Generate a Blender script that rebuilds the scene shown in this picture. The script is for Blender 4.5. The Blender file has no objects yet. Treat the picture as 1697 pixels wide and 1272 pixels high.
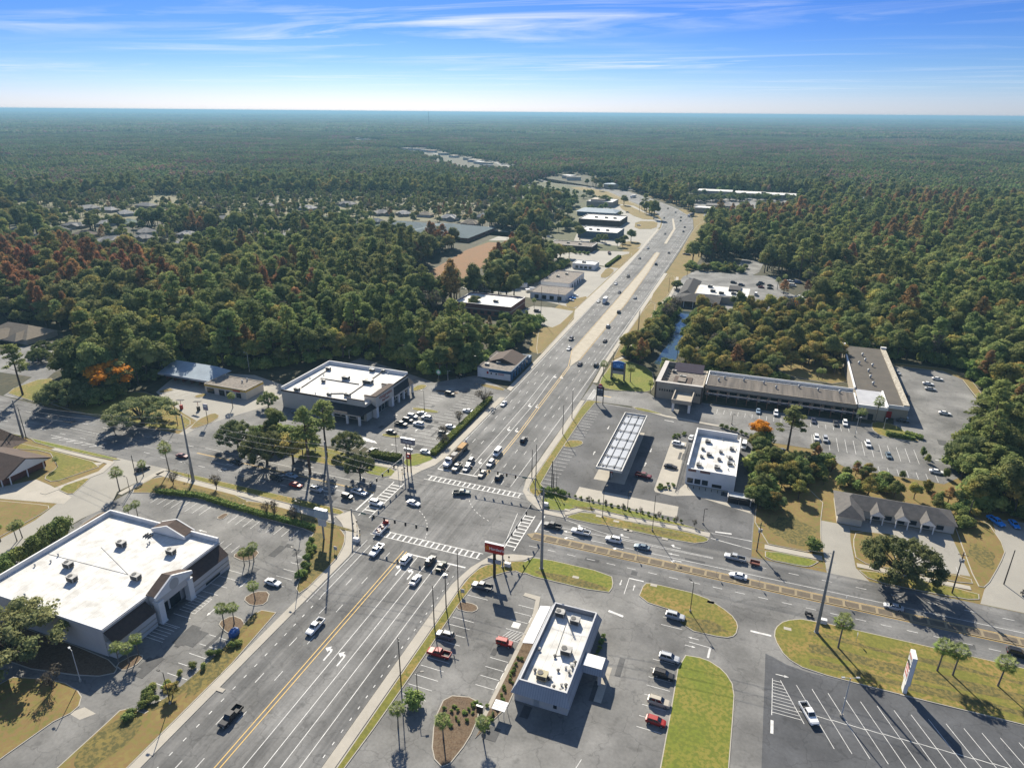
import bpy, bmesh, math, random
from mathutils import Vector, Matrix
import numpy as np
R = math.radians
sc = bpy.context.scene
# ------------------------------------------------------------------ camera
H = 120.0; F_PX = 1131.0; CX, CY = 848.5, 636.0
HEAD = R(20.2); ROLL = R(0.47); PITCH = math.atan((CY - 186) / F_PX)
cam_d = bpy.data.cameras.new('camera'); cam = bpy.data.objects.new('camera', cam_d)
sc.collection.objects.link(cam); sc.camera = cam
cam_d.sensor_fit = 'HORIZONTAL'; cam_d.sensor_width = 36; cam_d.lens = F_PX / 1697 * 36
cam_d.clip_start = 1; cam_d.clip_end = 120000
cam.matrix_world = Matrix.Translation((0, 0, H)) @ (Matrix.Rotation(HEAD, 4, 'Z') @ Matrix.Rotation(R(90) - PITCH, 4, 'X') @ Matrix.Rotation(ROLL, 4, 'Z'))
# ------------------------------------------------------------------ sun and sky
SUN_EL = R(33.5); SUN_AZ = R(-31.7)          # azimuth from +Y, clockwise
sd = Vector((math.sin(SUN_AZ) * math.cos(SUN_EL), math.cos(SUN_AZ) * math.cos(SUN_EL), math.sin(SUN_EL)))
sl = bpy.data.lights.new('sun', 'SUN'); sl.energy = 4.7; sl.angle = R(0.53); sl.color = (1, 0.925, 0.785)
so_ = bpy.data.objects.new('sun', sl); sc.collection.objects.link(so_)
so_.rotation_euler = (-sd).to_track_quat('-Z', 'Y').to_euler(); so_.location = (0, 0, 400)
world = bpy.data.worlds.new('World'); sc.world = world; world.use_nodes = True
def build_world():
    nt = world.node_tree; N = nt.nodes; L = nt.links; N.clear()
    out = N.new('ShaderNodeOutputWorld'); bg = N.new('ShaderNodeBackground'); bg.inputs[1].default_value = 0.092
    sky = N.new('ShaderNodeTexSky'); sky.sky_type = 'NISHITA'; sky.sun_disc = False
    sky.sun_elevation = SUN_EL; sky.sun_rotation = SUN_AZ; sky.altitude = 100
    sky.air_density = 1.0; sky.dust_density = 0.3; sky.ozone_density = 2.0
    tc = N.new('ShaderNodeTexCoord'); sep = N.new('ShaderNodeSeparateXYZ'); L.new(tc.outputs['Generated'], sep.inputs[0])
    # deeper blue away from the horizon
    zr = N.new('ShaderNodeValToRGB'); L.new(sep.outputs[2], zr.inputs[0])
    e = zr.color_ramp.elements; e[0].position = 0.0; e[0].color = SKY_H; e[1].position = 0.6; e[1].color = SKY_T
    for p, c in SKY_M:
        m = zr.color_ramp.elements.new(p); m.color = c
    mx = N.new('ShaderNodeMix'); mx.data_type = 'RGBA'; mx.blend_type = 'MULTIPLY'; mx.inputs[0].default_value = 1
    L.new(sky.outputs[0], mx.inputs[6]); L.new(zr.outputs[0], mx.inputs[7])
    # thin cirrus on a plane far above
    dv = N.new('ShaderNodeMath'); dv.operation = 'MAXIMUM'; dv.inputs[1].default_value = 0.01; L.new(sep.outputs[2], dv.inputs[0])
    qx = N.new('ShaderNodeMath'); qx.operation = 'DIVIDE'; L.new(sep.outputs[0], qx.inputs[0]); L.new(dv.outputs[0], qx.inputs[1])
    qy = N.new('ShaderNodeMath'); qy.operation = 'DIVIDE'; L.new(sep.outputs[1], qy.inputs[0]); L.new(dv.outputs[0], qy.inputs[1])
    cb = N.new('ShaderNodeCombineXYZ'); L.new(qx.outputs[0], cb.inputs[0]); L.new(qy.outputs[0], cb.inputs[1])
    mp = N.new('ShaderNodeMapping'); L.new(cb.outputs[0], mp.inputs[0])
    mp.inputs['Rotation'].default_value = (0, 0, R(-8)); mp.inputs['Scale'].default_value = (0.13, 0.30, 1); mp.inputs['Location'].default_value = CLOUD_LOC
    n1 = N.new('ShaderNodeTexNoise'); n1.inputs['Scale'].default_value = 1.5; n1.inputs['Detail'].default_value = 9; n1.inputs['Roughness'].default_value = 0.62; n1.inputs['Distortion'].default_value = 1.6
    L.new(mp.outputs[0], n1.inputs[0])
    n2 = N.new('ShaderNodeTexNoise'); n2.inputs['Scale'].default_value = 0.55; n2.inputs['Detail'].default_value = 3; L.new(mp.outputs[0], n2.inputs[0])
    r1 = N.new('ShaderNodeMapRange'); r1.inputs[1].default_value = 0.45; r1.inputs[2].default_value = 0.72; L.new(n1.outputs[0], r1.inputs[0])
    r2 = N.new('ShaderNodeMapRange'); r2.inputs[1].default_value = 0.42; r2.inputs[2].default_value = 0.62; L.new(n2.outputs[0], r2.inputs[0])
    mu = N.new('ShaderNodeMath'); mu.operation = 'MULTIPLY'; L.new(r1.outputs[0], mu.inputs[0]); L.new(r2.outputs[0], mu.inputs[1])
    fz = N.new('ShaderNodeMapRange'); fz.inputs[1].default_value = 0.012; fz.inputs[2].default_value = 0.06; L.new(sep.outputs[2], fz.inputs[0])
    mu2 = N.new('ShaderNodeMath'); mu2.operation = 'MULTIPLY'; L.new(mu.outputs[0], mu2.inputs[0]); L.new(fz.outputs[0], mu2.inputs[1])
    mu3 = N.new('ShaderNodeMath'); mu3.operation = 'MULTIPLY'; mu3.inputs[1].default_value = CLOUD_A; L.new(mu2.outputs[0], mu3.inputs[0])
    cl = N.new('ShaderNodeMix'); cl.data_type = 'RGBA'; cl.inputs[7].default_value = CLOUD_C
    L.new(mu3.outputs[0], cl.inputs[0]); L.new(mx.outputs[2], cl.inputs[6])
    L.new(cl.outputs[2], bg.inputs[0]); L.new(bg.outputs[0], out.inputs[0])
SKY_H = (0.34, 0.415, 0.694, 1); SKY_T = (.84, .82, .84, 1)
SKY_M = [(.014, (0.313, 0.391, 0.666, 1)), (.032, (0.248, 0.354, 0.626, 1)), (.058, (0.17, 0.286, 0.564, 1)), (.094, (0.119, 0.231, 0.53, 1)), (.16, (0.088, 0.19, 0.475, 1)), (.3, (0.2, 0.31, 0.52, 1))]
CLOUD_A = 0.85; CLOUD_LOC = (0.3, 0.2, 0); CLOUD_C = (5.2, 5.3, 5.5, 1)
build_world()
sc.view_settings.view_transform = 'Standard'; sc.view_settings.look = 'None'
sc.view_settings.gamma = 1; sc.view_settings.exposure = 1.13; sc.view_settings.use_curve_mapping = False
sc.render.engine = 'CYCLES'
sc.cycles.max_bounces = 5; sc.cycles.diffuse_bounces = 3; sc.cycles.glossy_bounces = 2; sc.cycles.transmission_bounces = 2
sc.cycles.volume_bounces = 0; sc.cycles.transparent_max_bounces = 4; sc.cycles.use_denoising = True
sc.cycles.caustics_reflective = False; sc.cycles.caustics_refractive = False
# ------------------------------------------------------------------ survey: photo pixel -> metres on the ground (x across the highway, y along it)
ZN = {'A': (0, 800, 1334/430), 'B': (420, 800, 1334/430), 'C': (840, 800, 1334/430), 'D': (1267, 800, 1334/430), 'E': (0, 500, 1697/430), 'F': (420, 500, 1697/430),
 'I': (840, 500, 1697/430), 'J': (1267, 500, 1697/430), 'K': (580, 740, 1696/300), 'L': (840, 740, 1696/300), 'M': (1100, 860, 1696/300), 'N': (1260, 900, 1697/437),
 'O': (500, 180, 4), 'Q': (848, 180, 4), 'R': (1273, 180, 4), 'S': (0, 180, 4), 'T': (300, 350, 4), 'U': (650, 350, 4), 'W': (0, 60, 2), 'X': (848, 60, 2),
 'a': (780, 880, 21.2), 'b': (600, 610, 14.133), 'c': (640, 710, 14.1375), 'd': (500, 830, 21.2), 'e': (960, 580, 14.133), 'f': (1110, 690, 9.086), 'h': (780, 570, 15.427),
 'i': (1470, 1060, 12.72), 'j': (1070, 560, 8.48), 'k': (1090, 420, 6.523), 'l': (230, 560, 7.709), 'm': (840, 980, 5.53), 'n': (1370, 560, 7.95), 'o': (230, 860, 8.482),
 'p': (600, 680, 6.057), 'q': (1560, 720, 7.066), 'r': (690, 900, 7.95), 's': (640, 1040, 7.709), 't': (850, 730, 12.72), 'u': (1000, 800, 6.06), 'v': (420, 830, 7.48), 'w': (260, 640, 7.065), '_': (0, 0, 1)}
def pp(s):
    z = '_'; out = []
    for t in s.split():
        if t in ZN: z = t; continue
        x, y = t.split(','); ox, oy, k = ZN[z]; out.append((ox + float(x) / k, oy + float(y) / k))
    return out
_cr, _sr = math.cos(ROLL), math.sin(ROLL); _cp, _sp = math.cos(PITCH), math.sin(PITCH); _ch, _sh = math.cos(HEAD), math.sin(HEAD)
def G(px, py, z=0.0):
    dx, dy = px - CX, py - CY
    u = dx * _cr + dy * _sr; v = -dx * _sr + dy * _cr
    fy = F_PX * _cp - v * _sp; fz = -F_PX * _sp - v * _cp
    t = (z - H) / fz; x, y = u * t, fy * t
    return (x * _ch - y * _sh, x * _sh + y * _ch)
def gp(s, z=0.0): return [G(*p, z) for p in pp(s)]
def g1(s, z=0.0): return gp(s, z)[0]
def proj(x, y, z):
    X = x * _ch + y * _sh; Y = -x * _sh + y * _ch; Z = z - H
    d = Y * _cp - Z * _sp; up = Y * _sp + Z * _cp
    u = X / d * F_PX; v = -up / d * F_PX
    return (CX + u * _cr - v * _sr, CY + u * _sr + v * _cr)
def hgt(x, y, ty):
    lo, hi = 0.0, 60.0
    for _ in range(40):
        m = (lo + hi) / 2
        if proj(x, y, m)[1] > ty: lo = m
        else: hi = m
    return lo
# ------------------------------------------------------------------ materials
MATS = {}
def mat(name, c, rough=0.85, c2=None, scale=0.3, detail=5, c3=None, scale3=4, metal=0.0, spec=0.3, rnd=0.0, stretch=None, transl=0.0, bump=0.0, lo=0.35, hi=0.65):
    if name in MATS: return MATS[name]
    m = bpy.data.materials.new(name); m.use_nodes = True; nt = m.node_tree; N = nt.nodes; L = nt.links
    b = N['Principled BSDF']; b.inputs['Roughness'].default_value = rough; b.inputs['Metallic'].default_value = metal; b.inputs['Specular IOR Level'].default_value = spec
    def rgba(q): return (q[0], q[1], q[2], 1)
    cur = None
    geo = N.new('ShaderNodeNewGeometry'); vec = geo.outputs['Position']
    if stretch:
        mp = N.new('ShaderNodeMapping'); mp.inputs['Scale'].default_value = stretch; L.new(vec, mp.inputs[0]); vec = mp.outputs[0]
    if c2 is None: c2 = tuple(min(1, v * 0.86) for v in c)
    for (ca, cb_, s_, d_) in ([(c, c2, scale, detail)] + ([(None, c3, scale3, 3)] if c3 else [])):
        n = N.new('ShaderNodeTexNoise'); n.inputs['Scale'].default_value = s_; n.inputs['Detail'].default_value = d_; n.inputs['Roughness'].default_value = 0.6; L.new(vec, n.inputs[0])
        r = N.new('ShaderNodeMapRange'); r.inputs[1].default_value = lo; r.inputs[2].default_value = hi; L.new(n.outputs[0], r.inputs[0])
        x = N.new('ShaderNodeMix'); x.data_type = 'RGBA'; L.new(r.outputs[0], x.inputs[0])
        if cur is None: x.inputs[6].default_value = rgba(ca)
        else: L.new(cur, x.inputs[6])
        x.inputs[7].default_value = rgba(cb_); cur = x.outputs[2]
    if rnd:
        oi = N.new('ShaderNodeObjectInfo'); r = N.new('ShaderNodeMapRange'); r.inputs[3].default_value = 1 - rnd; r.inputs[4].default_value = 1 + rnd
        L.new(oi.outputs['Random'], r.inputs[0]); hs = N.new('ShaderNodeHueSaturation'); L.new(r.outputs[0], hs.inputs['Value'])
        r2 = N.new('ShaderNodeMapRange'); r2.inputs[3].default_value = 0.5 - rnd * 0.06; r2.inputs[4].default_value = 0.5 + rnd * 0.06
        mlt = N.new('ShaderNodeMath'); mlt.operation = 'MULTIPLY'; mlt.inputs[1].default_value = 7.31; L.new(oi.outputs['Random'], mlt.inputs[0])
        fr = N.new('ShaderNodeMath'); fr.operation = 'FRACT'; L.new(mlt.outputs[0], fr.inputs[0]); L.new(fr.outputs[0], r2.inputs[0]); L.new(r2.outputs[0], hs.inputs['Hue'])
        L.new(cur, hs.inputs['Color']); cur = hs.outputs[0]
    L.new(cur, b.inputs['Base Color'])
    if bump:
        nb = N.new('ShaderNodeTexNoise'); nb.inputs['Scale'].default_value = bump; nb.inputs['Detail'].default_value = 4; L.new(geo.outputs['Position'], nb.inputs[0])
        bp = N.new('ShaderNodeBump'); bp.inputs['Strength'].default_value = 0.5; L.new(nb.outputs[0], bp.inputs['Height']); L.new(bp.outputs[0], b.inputs['Normal'])
    if transl:
        t = N.new('ShaderNodeBsdfTranslucent'); L.new(cur, t.inputs[0]); mxs = N.new('ShaderNodeMixShader'); mxs.inputs[0].default_value = transl
        L.new(b.outputs[0], mxs.inputs[1]); L.new(t.outputs[0], mxs.inputs[2]); L.new(mxs.outputs[0], N['Material Output'].inputs[0])
    MATS[name] = m; return m
def seam_mat(name, c, c2, period, axis=0, width=0.12, rough=0.6, metal=0.0):
    """panels or ribs: repeating joint lines along one axis, with worn patches"""
    if name in MATS: return MATS[name]
    m = mat(name, c, rough, c2, 0.25, metal=metal); nt = m.node_tree; N = nt.nodes; L = nt.links; b = N['Principled BSDF']
    src = b.inputs['Base Color'].links[0].from_socket
    tc = N.new('ShaderNodeTexCoord'); sp = N.new('ShaderNodeSeparateXYZ'); L.new(tc.outputs['Object'], sp.inputs[0])
    d = N.new('ShaderNodeMath'); d.operation = 'DIVIDE'; d.inputs[1].default_value = period; L.new(sp.outputs[axis], d.inputs[0])
    f = N.new('ShaderNodeMath'); f.operation = 'FRACT'; L.new(d.outputs[0], f.inputs[0])
    lt = N.new('ShaderNodeMath'); lt.operation = 'LESS_THAN'; lt.inputs[1].default_value = width; L.new(f.outputs[0], lt.inputs[0])
    x = N.new('ShaderNodeMix'); x.data_type = 'RGBA'; x.blend_type = 'MULTIPLY'; x.inputs[7].default_value = (0.6, 0.6, 0.62, 1)
    L.new(lt.outputs[0], x.inputs[0]); L.new(src, x.inputs[6]); L.new(x.outputs[2], b.inputs['Base Color'])
    return m
# ------------------------------------------------------------------ mesh helpers
class MB:
    def __init__(s): s.v = []; s.f = []; s.m = []; s.cur = 0
    def add(s, vs, fs):
        o = len(s.v); s.v += [tuple(p) for p in vs]; s.f += [tuple(i + o for i in f) for f in fs]; s.m += [s.cur] * len(fs); return s
    def box(s, x0, x1, y0, y1, z0, z1):
        return s.add([(x0,y0,z0),(x1,y0,z0),(x1,y1,z0),(x0,y1,z0),(x0,y0,z1),(x1,y0,z1),(x1,y1,z1),(x0,y1,z1)],
                     [(3,2,1,0),(4,5,6,7),(0,1,5,4),(1,2,6,5),(2,3,7,6),(3,0,4,7)])
    def poly(s, pts, z):
        a = sum(pts[i][0]*pts[(i+1)%len(pts)][1]-pts[(i+1)%len(pts)][0]*pts[i][1] for i in range(len(pts)))
        if a < 0: pts = pts[::-1]
        return s.add([(p[0], p[1], z) for p in pts], [tuple(range(len(pts)))])
    def prism(s, pts, z0, z1):
        a = sum(pts[i][0]*pts[(i+1)%len(pts)][1]-pts[(i+1)%len(pts)][0]*pts[i][1] for i in range(len(pts)))
        if a < 0: pts = pts[::-1]
        n = len(pts)
        return s.add([(p[0], p[1], z0) for p in pts] + [(p[0], p[1], z1) for p in pts],
                     [tuple(range(n-1, -1, -1)), tuple(range(n, 2*n))] + [(i, (i+1) % n, n+(i+1) % n, n+i) for i in range(n)])
    def cyl(s, p0, p1, r0, r1=None, n=8, cap=True):
        r1 = r0 if r1 is None else r1
        p0 = Vector(p0); p1 = Vector(p1); d = (p1 - p0).normalized(); a = d.orthogonal().normalized(); b = d.cross(a)
        vs = []
        for p, r in ((p0, r0), (p1, r1)):
            for i in range(n):
                t = 2*math.pi*i/n; vs.append(p + a*(r*math.cos(t)) + b*(r*math.sin(t)))
        fs = [(i, (i+1) % n, n+(i+1) % n, n+i) for i in range(n)]
        if cap: fs += [tuple(range(n-1, -1, -1)), tuple(range(n, 2*n))]
        return s.add(vs, fs)
    def tube(s, pts, rs, n=6):
        for i in range(len(pts)-1): s.cyl(pts[i], pts[i+1], rs[i], rs[i+1], n)
        return s
    def quad(s, *p): return s.add(p, [tuple(range(len(p)))])
    def build(s, name, mats, parent=None, loc=None, rz=0.0):
        me = bpy.data.meshes.new(name); me.from_pydata(s.v, [], s.f)
        for m in (mats if isinstance(mats, (list, tuple)) else [mats]): me.materials.append(m)
        if max(s.m, default=0) > 0: me.polygons.foreach_set('material_index', s.m)
        me.update(); o = bpy.data.objects.new(name, me); sc.collection.objects.link(o)
        if parent: o.parent = parent
        if loc is not None: o.location = loc
        if rz: o.rotation_euler = (0, 0, rz)
        return o
def thing(name, label, cat, loc=(0, 0, 0), rz=0.0, group=None):
    o = bpy.data.objects.new(name, None); sc.collection.objects.link(o); o.location = loc; o.rotation_euler = (0, 0, rz); o.empty_display_size = 0.5
    return tag(o, label, cat, group)
def tag(o, label, cat, group=None, kind=None):
    o['label'] = label; o['category'] = cat
    if group: o['group'] = group
    if kind: o['kind'] = kind
    return o
def struct(o, label=None):
    o['kind'] = 'structure'
    if label: o['label'] = label
    return o
def copy_thing(root, loc, rz=0.0, label=None, group=None, scale=None):
    r = root.copy(); sc.collection.objects.link(r); r.location = loc; r.rotation_euler = (0, 0, rz)
    if scale: r.scale = scale
    if label: r['label'] = label
    if group: r['group'] = group
    for ch in root.children:
        c = ch.copy(); sc.collection.objects.link(c); c.parent = r
        for g in ch.children:
            d = g.copy(); sc.collection.objects.link(d); d.parent = c
    return r
def inside(x, y, poly):
    c = False; n = len(poly); j = n - 1
    for i in range(n):
        xi, yi = poly[i]; xj, yj = poly[j]
        if (yi > y) != (yj > y) and x < (xj - xi) * (y - yi) / (yj - yi) + xi: c = not c
        j = i
    return c
def rect(x0, x1, y0, y1): return [(x0, y0), (x1, y0), (x1, y1), (x0, y1)]
def smooth_poly(pts, it=1):
    for _ in range(it):
        q = []
        for i in range(len(pts)):
            a = pts[i]; b = pts[(i+1) % len(pts)]
            q += [(a[0]*.78+b[0]*.22, a[1]*.78+b[1]*.22), (a[0]*.22+b[0]*.78, a[1]*.22+b[1]*.78)]
        pts = q
    return pts
def inset(pts, d):
    a = sum(pts[i][0]*pts[(i+1)%len(pts)][1]-pts[(i+1)%len(pts)][0]*pts[i][1] for i in range(len(pts)))
    if a < 0: pts = pts[::-1]
    out = []; n = len(pts)
    for i in range(n):
        p0 = Vector(pts[i-1]); p1 = Vector(pts[i]); p2 = Vector(pts[(i+1) % n])
        e1 = (p1-p0).normalized(); e2 = (p2-p1).normalized(); n1 = Vector((-e1.y, e1.x)); n2 = Vector((-e2.y, e2.x))
        m = n1 + n2; k = max(0.35, m.length_squared / 2); m = m / k if m.length > 1e-6 else n1
        out.append((p1.x + m.x*d, p1.y + m.y*d))
    return out
random.seed(7); rng = np.random.default_rng(11)
# ------------------------------------------------------------------ ground, roads, pavements (1 unit = 1 m)
M_soil = mat('forest_floor', (.052, .05, .026), .95, (.088, .07, .036), .05, 8, c3=(.03, .034, .018), scale3=.4)
def road_mat(name, c, c2, stretch):
    m = mat(name, c, .88, c2, 1.0, 5, stretch=stretch); nt = m.node_tree; N = nt.nodes; L = nt.links; b = N['Principled BSDF']
    src = b.inputs['Base Color'].links[0].from_socket; geo = [n for n in N if n.type == 'NEW_GEOMETRY'][0]
    n = N.new('ShaderNodeTexNoise'); n.inputs['Scale'].default_value = .08; n.inputs['Detail'].default_value = 8; L.new(geo.outputs['Position'], n.inputs[0])
    r = N.new('ShaderNodeMapRange'); r.inputs[1].default_value = .3; r.inputs[2].default_value = .7; r.inputs[3].default_value = .62; r.inputs[4].default_value = 1.34; L.new(n.outputs[0], r.inputs[0])
    n2 = N.new('ShaderNodeTexNoise'); n2.inputs['Scale'].default_value = 1.4; n2.inputs['Detail'].default_value = 4; L.new(geo.outputs['Position'], n2.inputs[0])
    r2 = N.new('ShaderNodeMapRange'); r2.inputs[1].default_value = .3; r2.inputs[2].default_value = .7; r2.inputs[3].default_value = .9; r2.inputs[4].default_value = 1.1; L.new(n2.outputs[0], r2.inputs[0])
    vo = N.new('ShaderNodeTexVoronoi'); vo.feature = 'DISTANCE_TO_EDGE'; vo.inputs['Scale'].default_value = .11; dn = N.new('ShaderNodeTexNoise'); dn.inputs['Scale'].default_value = .5; L.new(geo.outputs['Position'], dn.inputs[0])
    av = N.new('ShaderNodeVectorMath'); av.operation = 'MULTIPLY_ADD'; L.new(dn.outputs[1], av.inputs[0]); av.inputs[1].default_value = (3.4, 3.4, 0); L.new(geo.outputs['Position'], av.inputs[2]); L.new(av.outputs[0], vo.inputs['Vector'])
    vr = N.new('ShaderNodeMapRange'); vr.inputs[1].default_value = .004; vr.inputs[2].default_value = .016; vr.inputs[3].default_value = .78; L.new(vo.outputs[0], vr.inputs[0])
    n3 = N.new('ShaderNodeTexNoise'); n3.inputs['Scale'].default_value = .33; n3.inputs['Detail'].default_value = 2; L.new(geo.outputs['Position'], n3.inputs[0])
    r3 = N.new('ShaderNodeMapRange'); r3.inputs[1].default_value = .62; r3.inputs[2].default_value = .72; r3.inputs[3].default_value = 1; r3.inputs[4].default_value = .74; L.new(n3.outputs[0], r3.inputs[0])
    m3 = N.new('ShaderNodeMath'); m3.operation = 'MULTIPLY'; L.new(vr.outputs[0], m3.inputs[0]); L.new(r3.outputs[0], m3.inputs[1])
    m4 = N.new('ShaderNodeMath'); m4.operation = 'MULTIPLY'; L.new(m3.outputs[0], m4.inputs[0]); L.new(r2.outputs[0], m4.inputs[1]); r2 = m4
    mm = N.new('ShaderNodeMath'); mm.operation = 'MULTIPLY'; L.new(r.outputs[0], mm.inputs[0]); L.new(r2.outputs[0], mm.inputs[1])
    x = N.new('ShaderNodeMix'); x.data_type = 'RGBA'; x.blend_type = 'MULTIPLY'; x.inputs[0].default_value = 1; L.new(src, x.inputs[6]); L.new(mm.outputs[0], x.inputs[7])
    L.new(x.outputs[2], b.inputs['Base Color']); return m
M_hwy = road_mat('worn_asphalt_highway', (.168, .164, .155), (.098, .097, .094), (.55, .006, 1))
M_cross = road_mat('worn_asphalt_cross_road', (.163, .159, .15), (.104, .103, .1), (.006, .55, 1))
M_lot = road_mat('grey_lot_asphalt', (.19, .185, .172), (.125, .122, .116), (.05, .05, 1))
M_dark = road_mat('new_lot_asphalt', (.105, .104, .102), (.088, .087, .087), (.06, .06, 1))
M_black = road_mat('fresh_sealed_asphalt', (.082, .084, .088), (.066, .068, .072), (.06, .06, 1))
M_conc = mat('pale_concrete', (.40, .365, .30), .9, (.30, .275, .225), .25, 8, c3=(.36, .33, .28), scale3=2)
M_conc2 = mat('grey_concrete_lot', (.32, .30, .255), .9, (.235, .22, .19), .09, 8, c3=(.28, .265, .23), scale3=1.5)
M_grass = mat('winter_lawn', (.155, .15, .026), .95, (.24, .165, .05), .09, 6, c3=(.12, .12, .022), scale3=1.1, lo=.42, hi=.58)
M_grass2 = mat('dry_verge_grass', (.195, .15, .048), .95, (.135, .125, .032), .12, 7, c3=(.18, .12, .045), scale3=.9, lo=.42, hi=.58)
M_green = mat('watered_lawn', (.14, .165, .02), .95, (.20, .175, .035), .13, 6, c3=(.11, .13, .018), scale3=1.2, lo=.42, hi=.58)
M_mulch = mat('bark_mulch', (.115, .07, .04), .95, (.07, .045, .028), .6, 5, c3=(.15, .11, .07), scale3=3)
M_marsh = mat('rusty_marsh_grass', (.17, .075, .025), .95, (.12, .07, .03), .12, 8, c3=(.21, .11, .04), scale3=.7)
M_sand = mat('sandy_yard', (.15, .135, .065), .95, (.075, .085, .03), .03, 8, c3=(.13, .11, .06), scale3=.4)
M_brickpad = mat('median_brick', (.135, .108, .075), .9, (.10, .082, .06), .8, 6)
M_white = mat('white_road_paint', (.66, .65, .61), .7, (.45, .44, .42), .7, 6)
M_yellow = mat('yellow_road_paint', (.62, .40, .10), .7, (.5, .33, .10), .6, 6)
gm = MB()
# one ground sheet to the horizon, finer near the town
ring = [0, 60, 200, 500, 1000, 2000, 4000, 8000, 16000, 32000, 60000]
axis = sorted(set([-r for r in ring] + ring))
n_ = len(axis); gm.v = [(x, y, 0.0) for y in axis for x in axis]
gm.f = [(j*n_+i, j*n_+i+1, (j+1)*n_+i+1, (j+1)*n_+i) for j in range(n_-1) for i in range(n_-1)]; gm.m = [0]*len(gm.f)
M_field = mat('rough_green_ground', (.07, .075, .03), .95, (.10, .09, .04), .03, 8, c3=(.05, .06, .022), scale3=.3)
struct(gm.build('ground', M_soil), 'dark forest floor between the trees')
HW_L = [(-101, 30), (-101, 150), (-101.2, 260), (-102.8, 370), (-104, 464), (-108.9, 638), (-113.4, 791), (-121, 851), (-138.7, 916), (-190, 1016), (-254, 1142), (-310, 1197), (-416, 1270), (-511, 1413), (-687, 1714), (-808, 1824), (-960, 1946), (-1236, 2266), (-1500, 2700), (-1900, 3300)]
HW_R = [(-68, 30), (-68, 150), (-68.5, 274), (-70.5, 330), (-72, 460), (-74.8, 652), (-78.5, 800), (-88.4, 879), (-118.3, 966), (-147.7, 1025), (-190, 1100), (-229, 1166), (-268, 1185), (-380, 1245), (-480, 1390), (-652, 1700), (-770, 1802), (-925, 1925), (-1205, 2250), (-1470, 2685), (-1870, 3285)]
def strip(mb, Lp, Rp, z):
    n = min(len(Lp), len(Rp))
    for i in range(n-1): mb.quad((*Lp[i], z), (*Rp[i], z), (*Rp[i+1], z), (*Lp[i+1], z))
m = MB(); strip(m, HW_L, HW_R, .062)
struct(m.build('highway', M_hwy), 'wide worn grey highway running away to the horizon')
m = MB()
m.poly([(-420, 189), (-330, 186.5), (-282, 184), (-204, 184), (-101, 183), (-68, 182), (-55.5, 180.6), (160, 180.6), (160, 158.5), (-52, 158.5), (-68, 158.5), (-101, 160.3), (-280, 160.3), (-420, 164)], .054)
m.poly([(-114.5, 160.5), (-100.9, 160.5), (-100.9, 140), (-102.6, 147), (-106, 152.2)], .047)
m.poly([(-68.1, 158.7), (-51, 158.7), (-57, 157), (-63, 154.6), (-66.3, 147), (-68.1, 138)], .047)
m.poly([(-101.1, 182.8), (-101.1, 206), (-102.6, 197), (-106, 190), (-108, 182.8)], .047)
m.poly([(-68.1, 180), (-68.1, 199), (-66.4, 191.4), (-63, 186.6), (-55, 180)], .047)
struct(m.build('cross_road', M_cross), 'grey cross road meeting the highway at the junction')
def flat(name, mtl, polys, z, label=None, sm=0):
    m = MB()
    for k, p in enumerate(polys): m.poly(smooth_poly(p, sm) if sm else p, z + k*.0004)
    return struct(m.build(name, mtl), label)
flat('parking_lot', M_lot, [
 [(-124, 30), (-116, 71), (-116.3, 76), (-109.5, 76), (-109, 100), (-112, 111), (-101.2, 112.4), (-101.2, 119), (-107, 121.5), (-109.3, 131), (-117, 142), (-118, 145), (-138, 145.2), (-166, 148), (-182, 144.8), (-190, 137.6), (-187, 120), (-186.5, 92), (-150, 86.5), (-150, 30)],
 [(-64, 30), (-62.4, 60), (-62.4, 138), (-60, 143), (-54, 149.2), (-50, 148.2), (-26.5, 149), (-26.5, 158.6), (-19, 158.6), (-19.3, 150), (6.5, 146), (5, 154), (2, 158.6), (24, 158.6), (16, 153.5), (13, 146), (13, 30)],
 [(-68.4, 276.5), (-44, 277.5), (-30, 272.3), (5, 268), (9, 262), (27, 262), (39, 249.8), (70, 249.4), (77, 258), (77, 282.6), (100, 333), (98.7, 378), (70, 378), (60, 296), (-38, 292), (-42, 296), (-61, 291), (-68.4, 298)],
 [(-191, 289), (-153, 276), (-139, 271), (-125, 287), (-113.5, 281), (-101.4, 274), (-101.4, 266), (-107.8, 266.7), (-107, 236), (-105, 204), (-115.5, 199.8), (-125, 197.4), (-137, 202), (-148, 196), (-172, 194.7), (-178, 183.5), (-206, 183.5), (-206.5, 192.6), (-194, 221.4), (-198, 241)],
 [(-60, 455), (-58, 548), (-50, 577), (-15, 573), (11, 577), (15, 530), (29, 511), (45, 500), (25, 478), (13, 450), (-20, 450)],
 [(-18, 640), (1, 636), (-2, 589), (-8, 570), (-20, 570)],
 [(-78, 905), (-58, 880), (-40, 905), (20, 1010), (60, 1150), (0, 1200), (-110, 1180), (-128, 1085), (-84, 975)], [(-250, 1195), (-205, 1160), (-160, 1215), (-230, 1250)],
 [(-360, 205), (-322, 207), (-312, 186), (-300, 186), (-318, 215), (-330, 262), (-352, 262), (-372, 235)]], .03, 'grey parking lots beside the shops')
flat('town_paving', M_lot, [[(-190, 30), (-101, 30), (-101, 160), (-190, 160)], [(-68, 30), (-68, 158.5), (160, 158.5), (160, 30)], [(-68, 180.6), (-68, 277), (8.4, 272), (8.4, 180.6)], [(-127, 183), (-101, 183), (-101, 270), (-127, 280)]], .018, 'grey paving under the lots')
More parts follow.
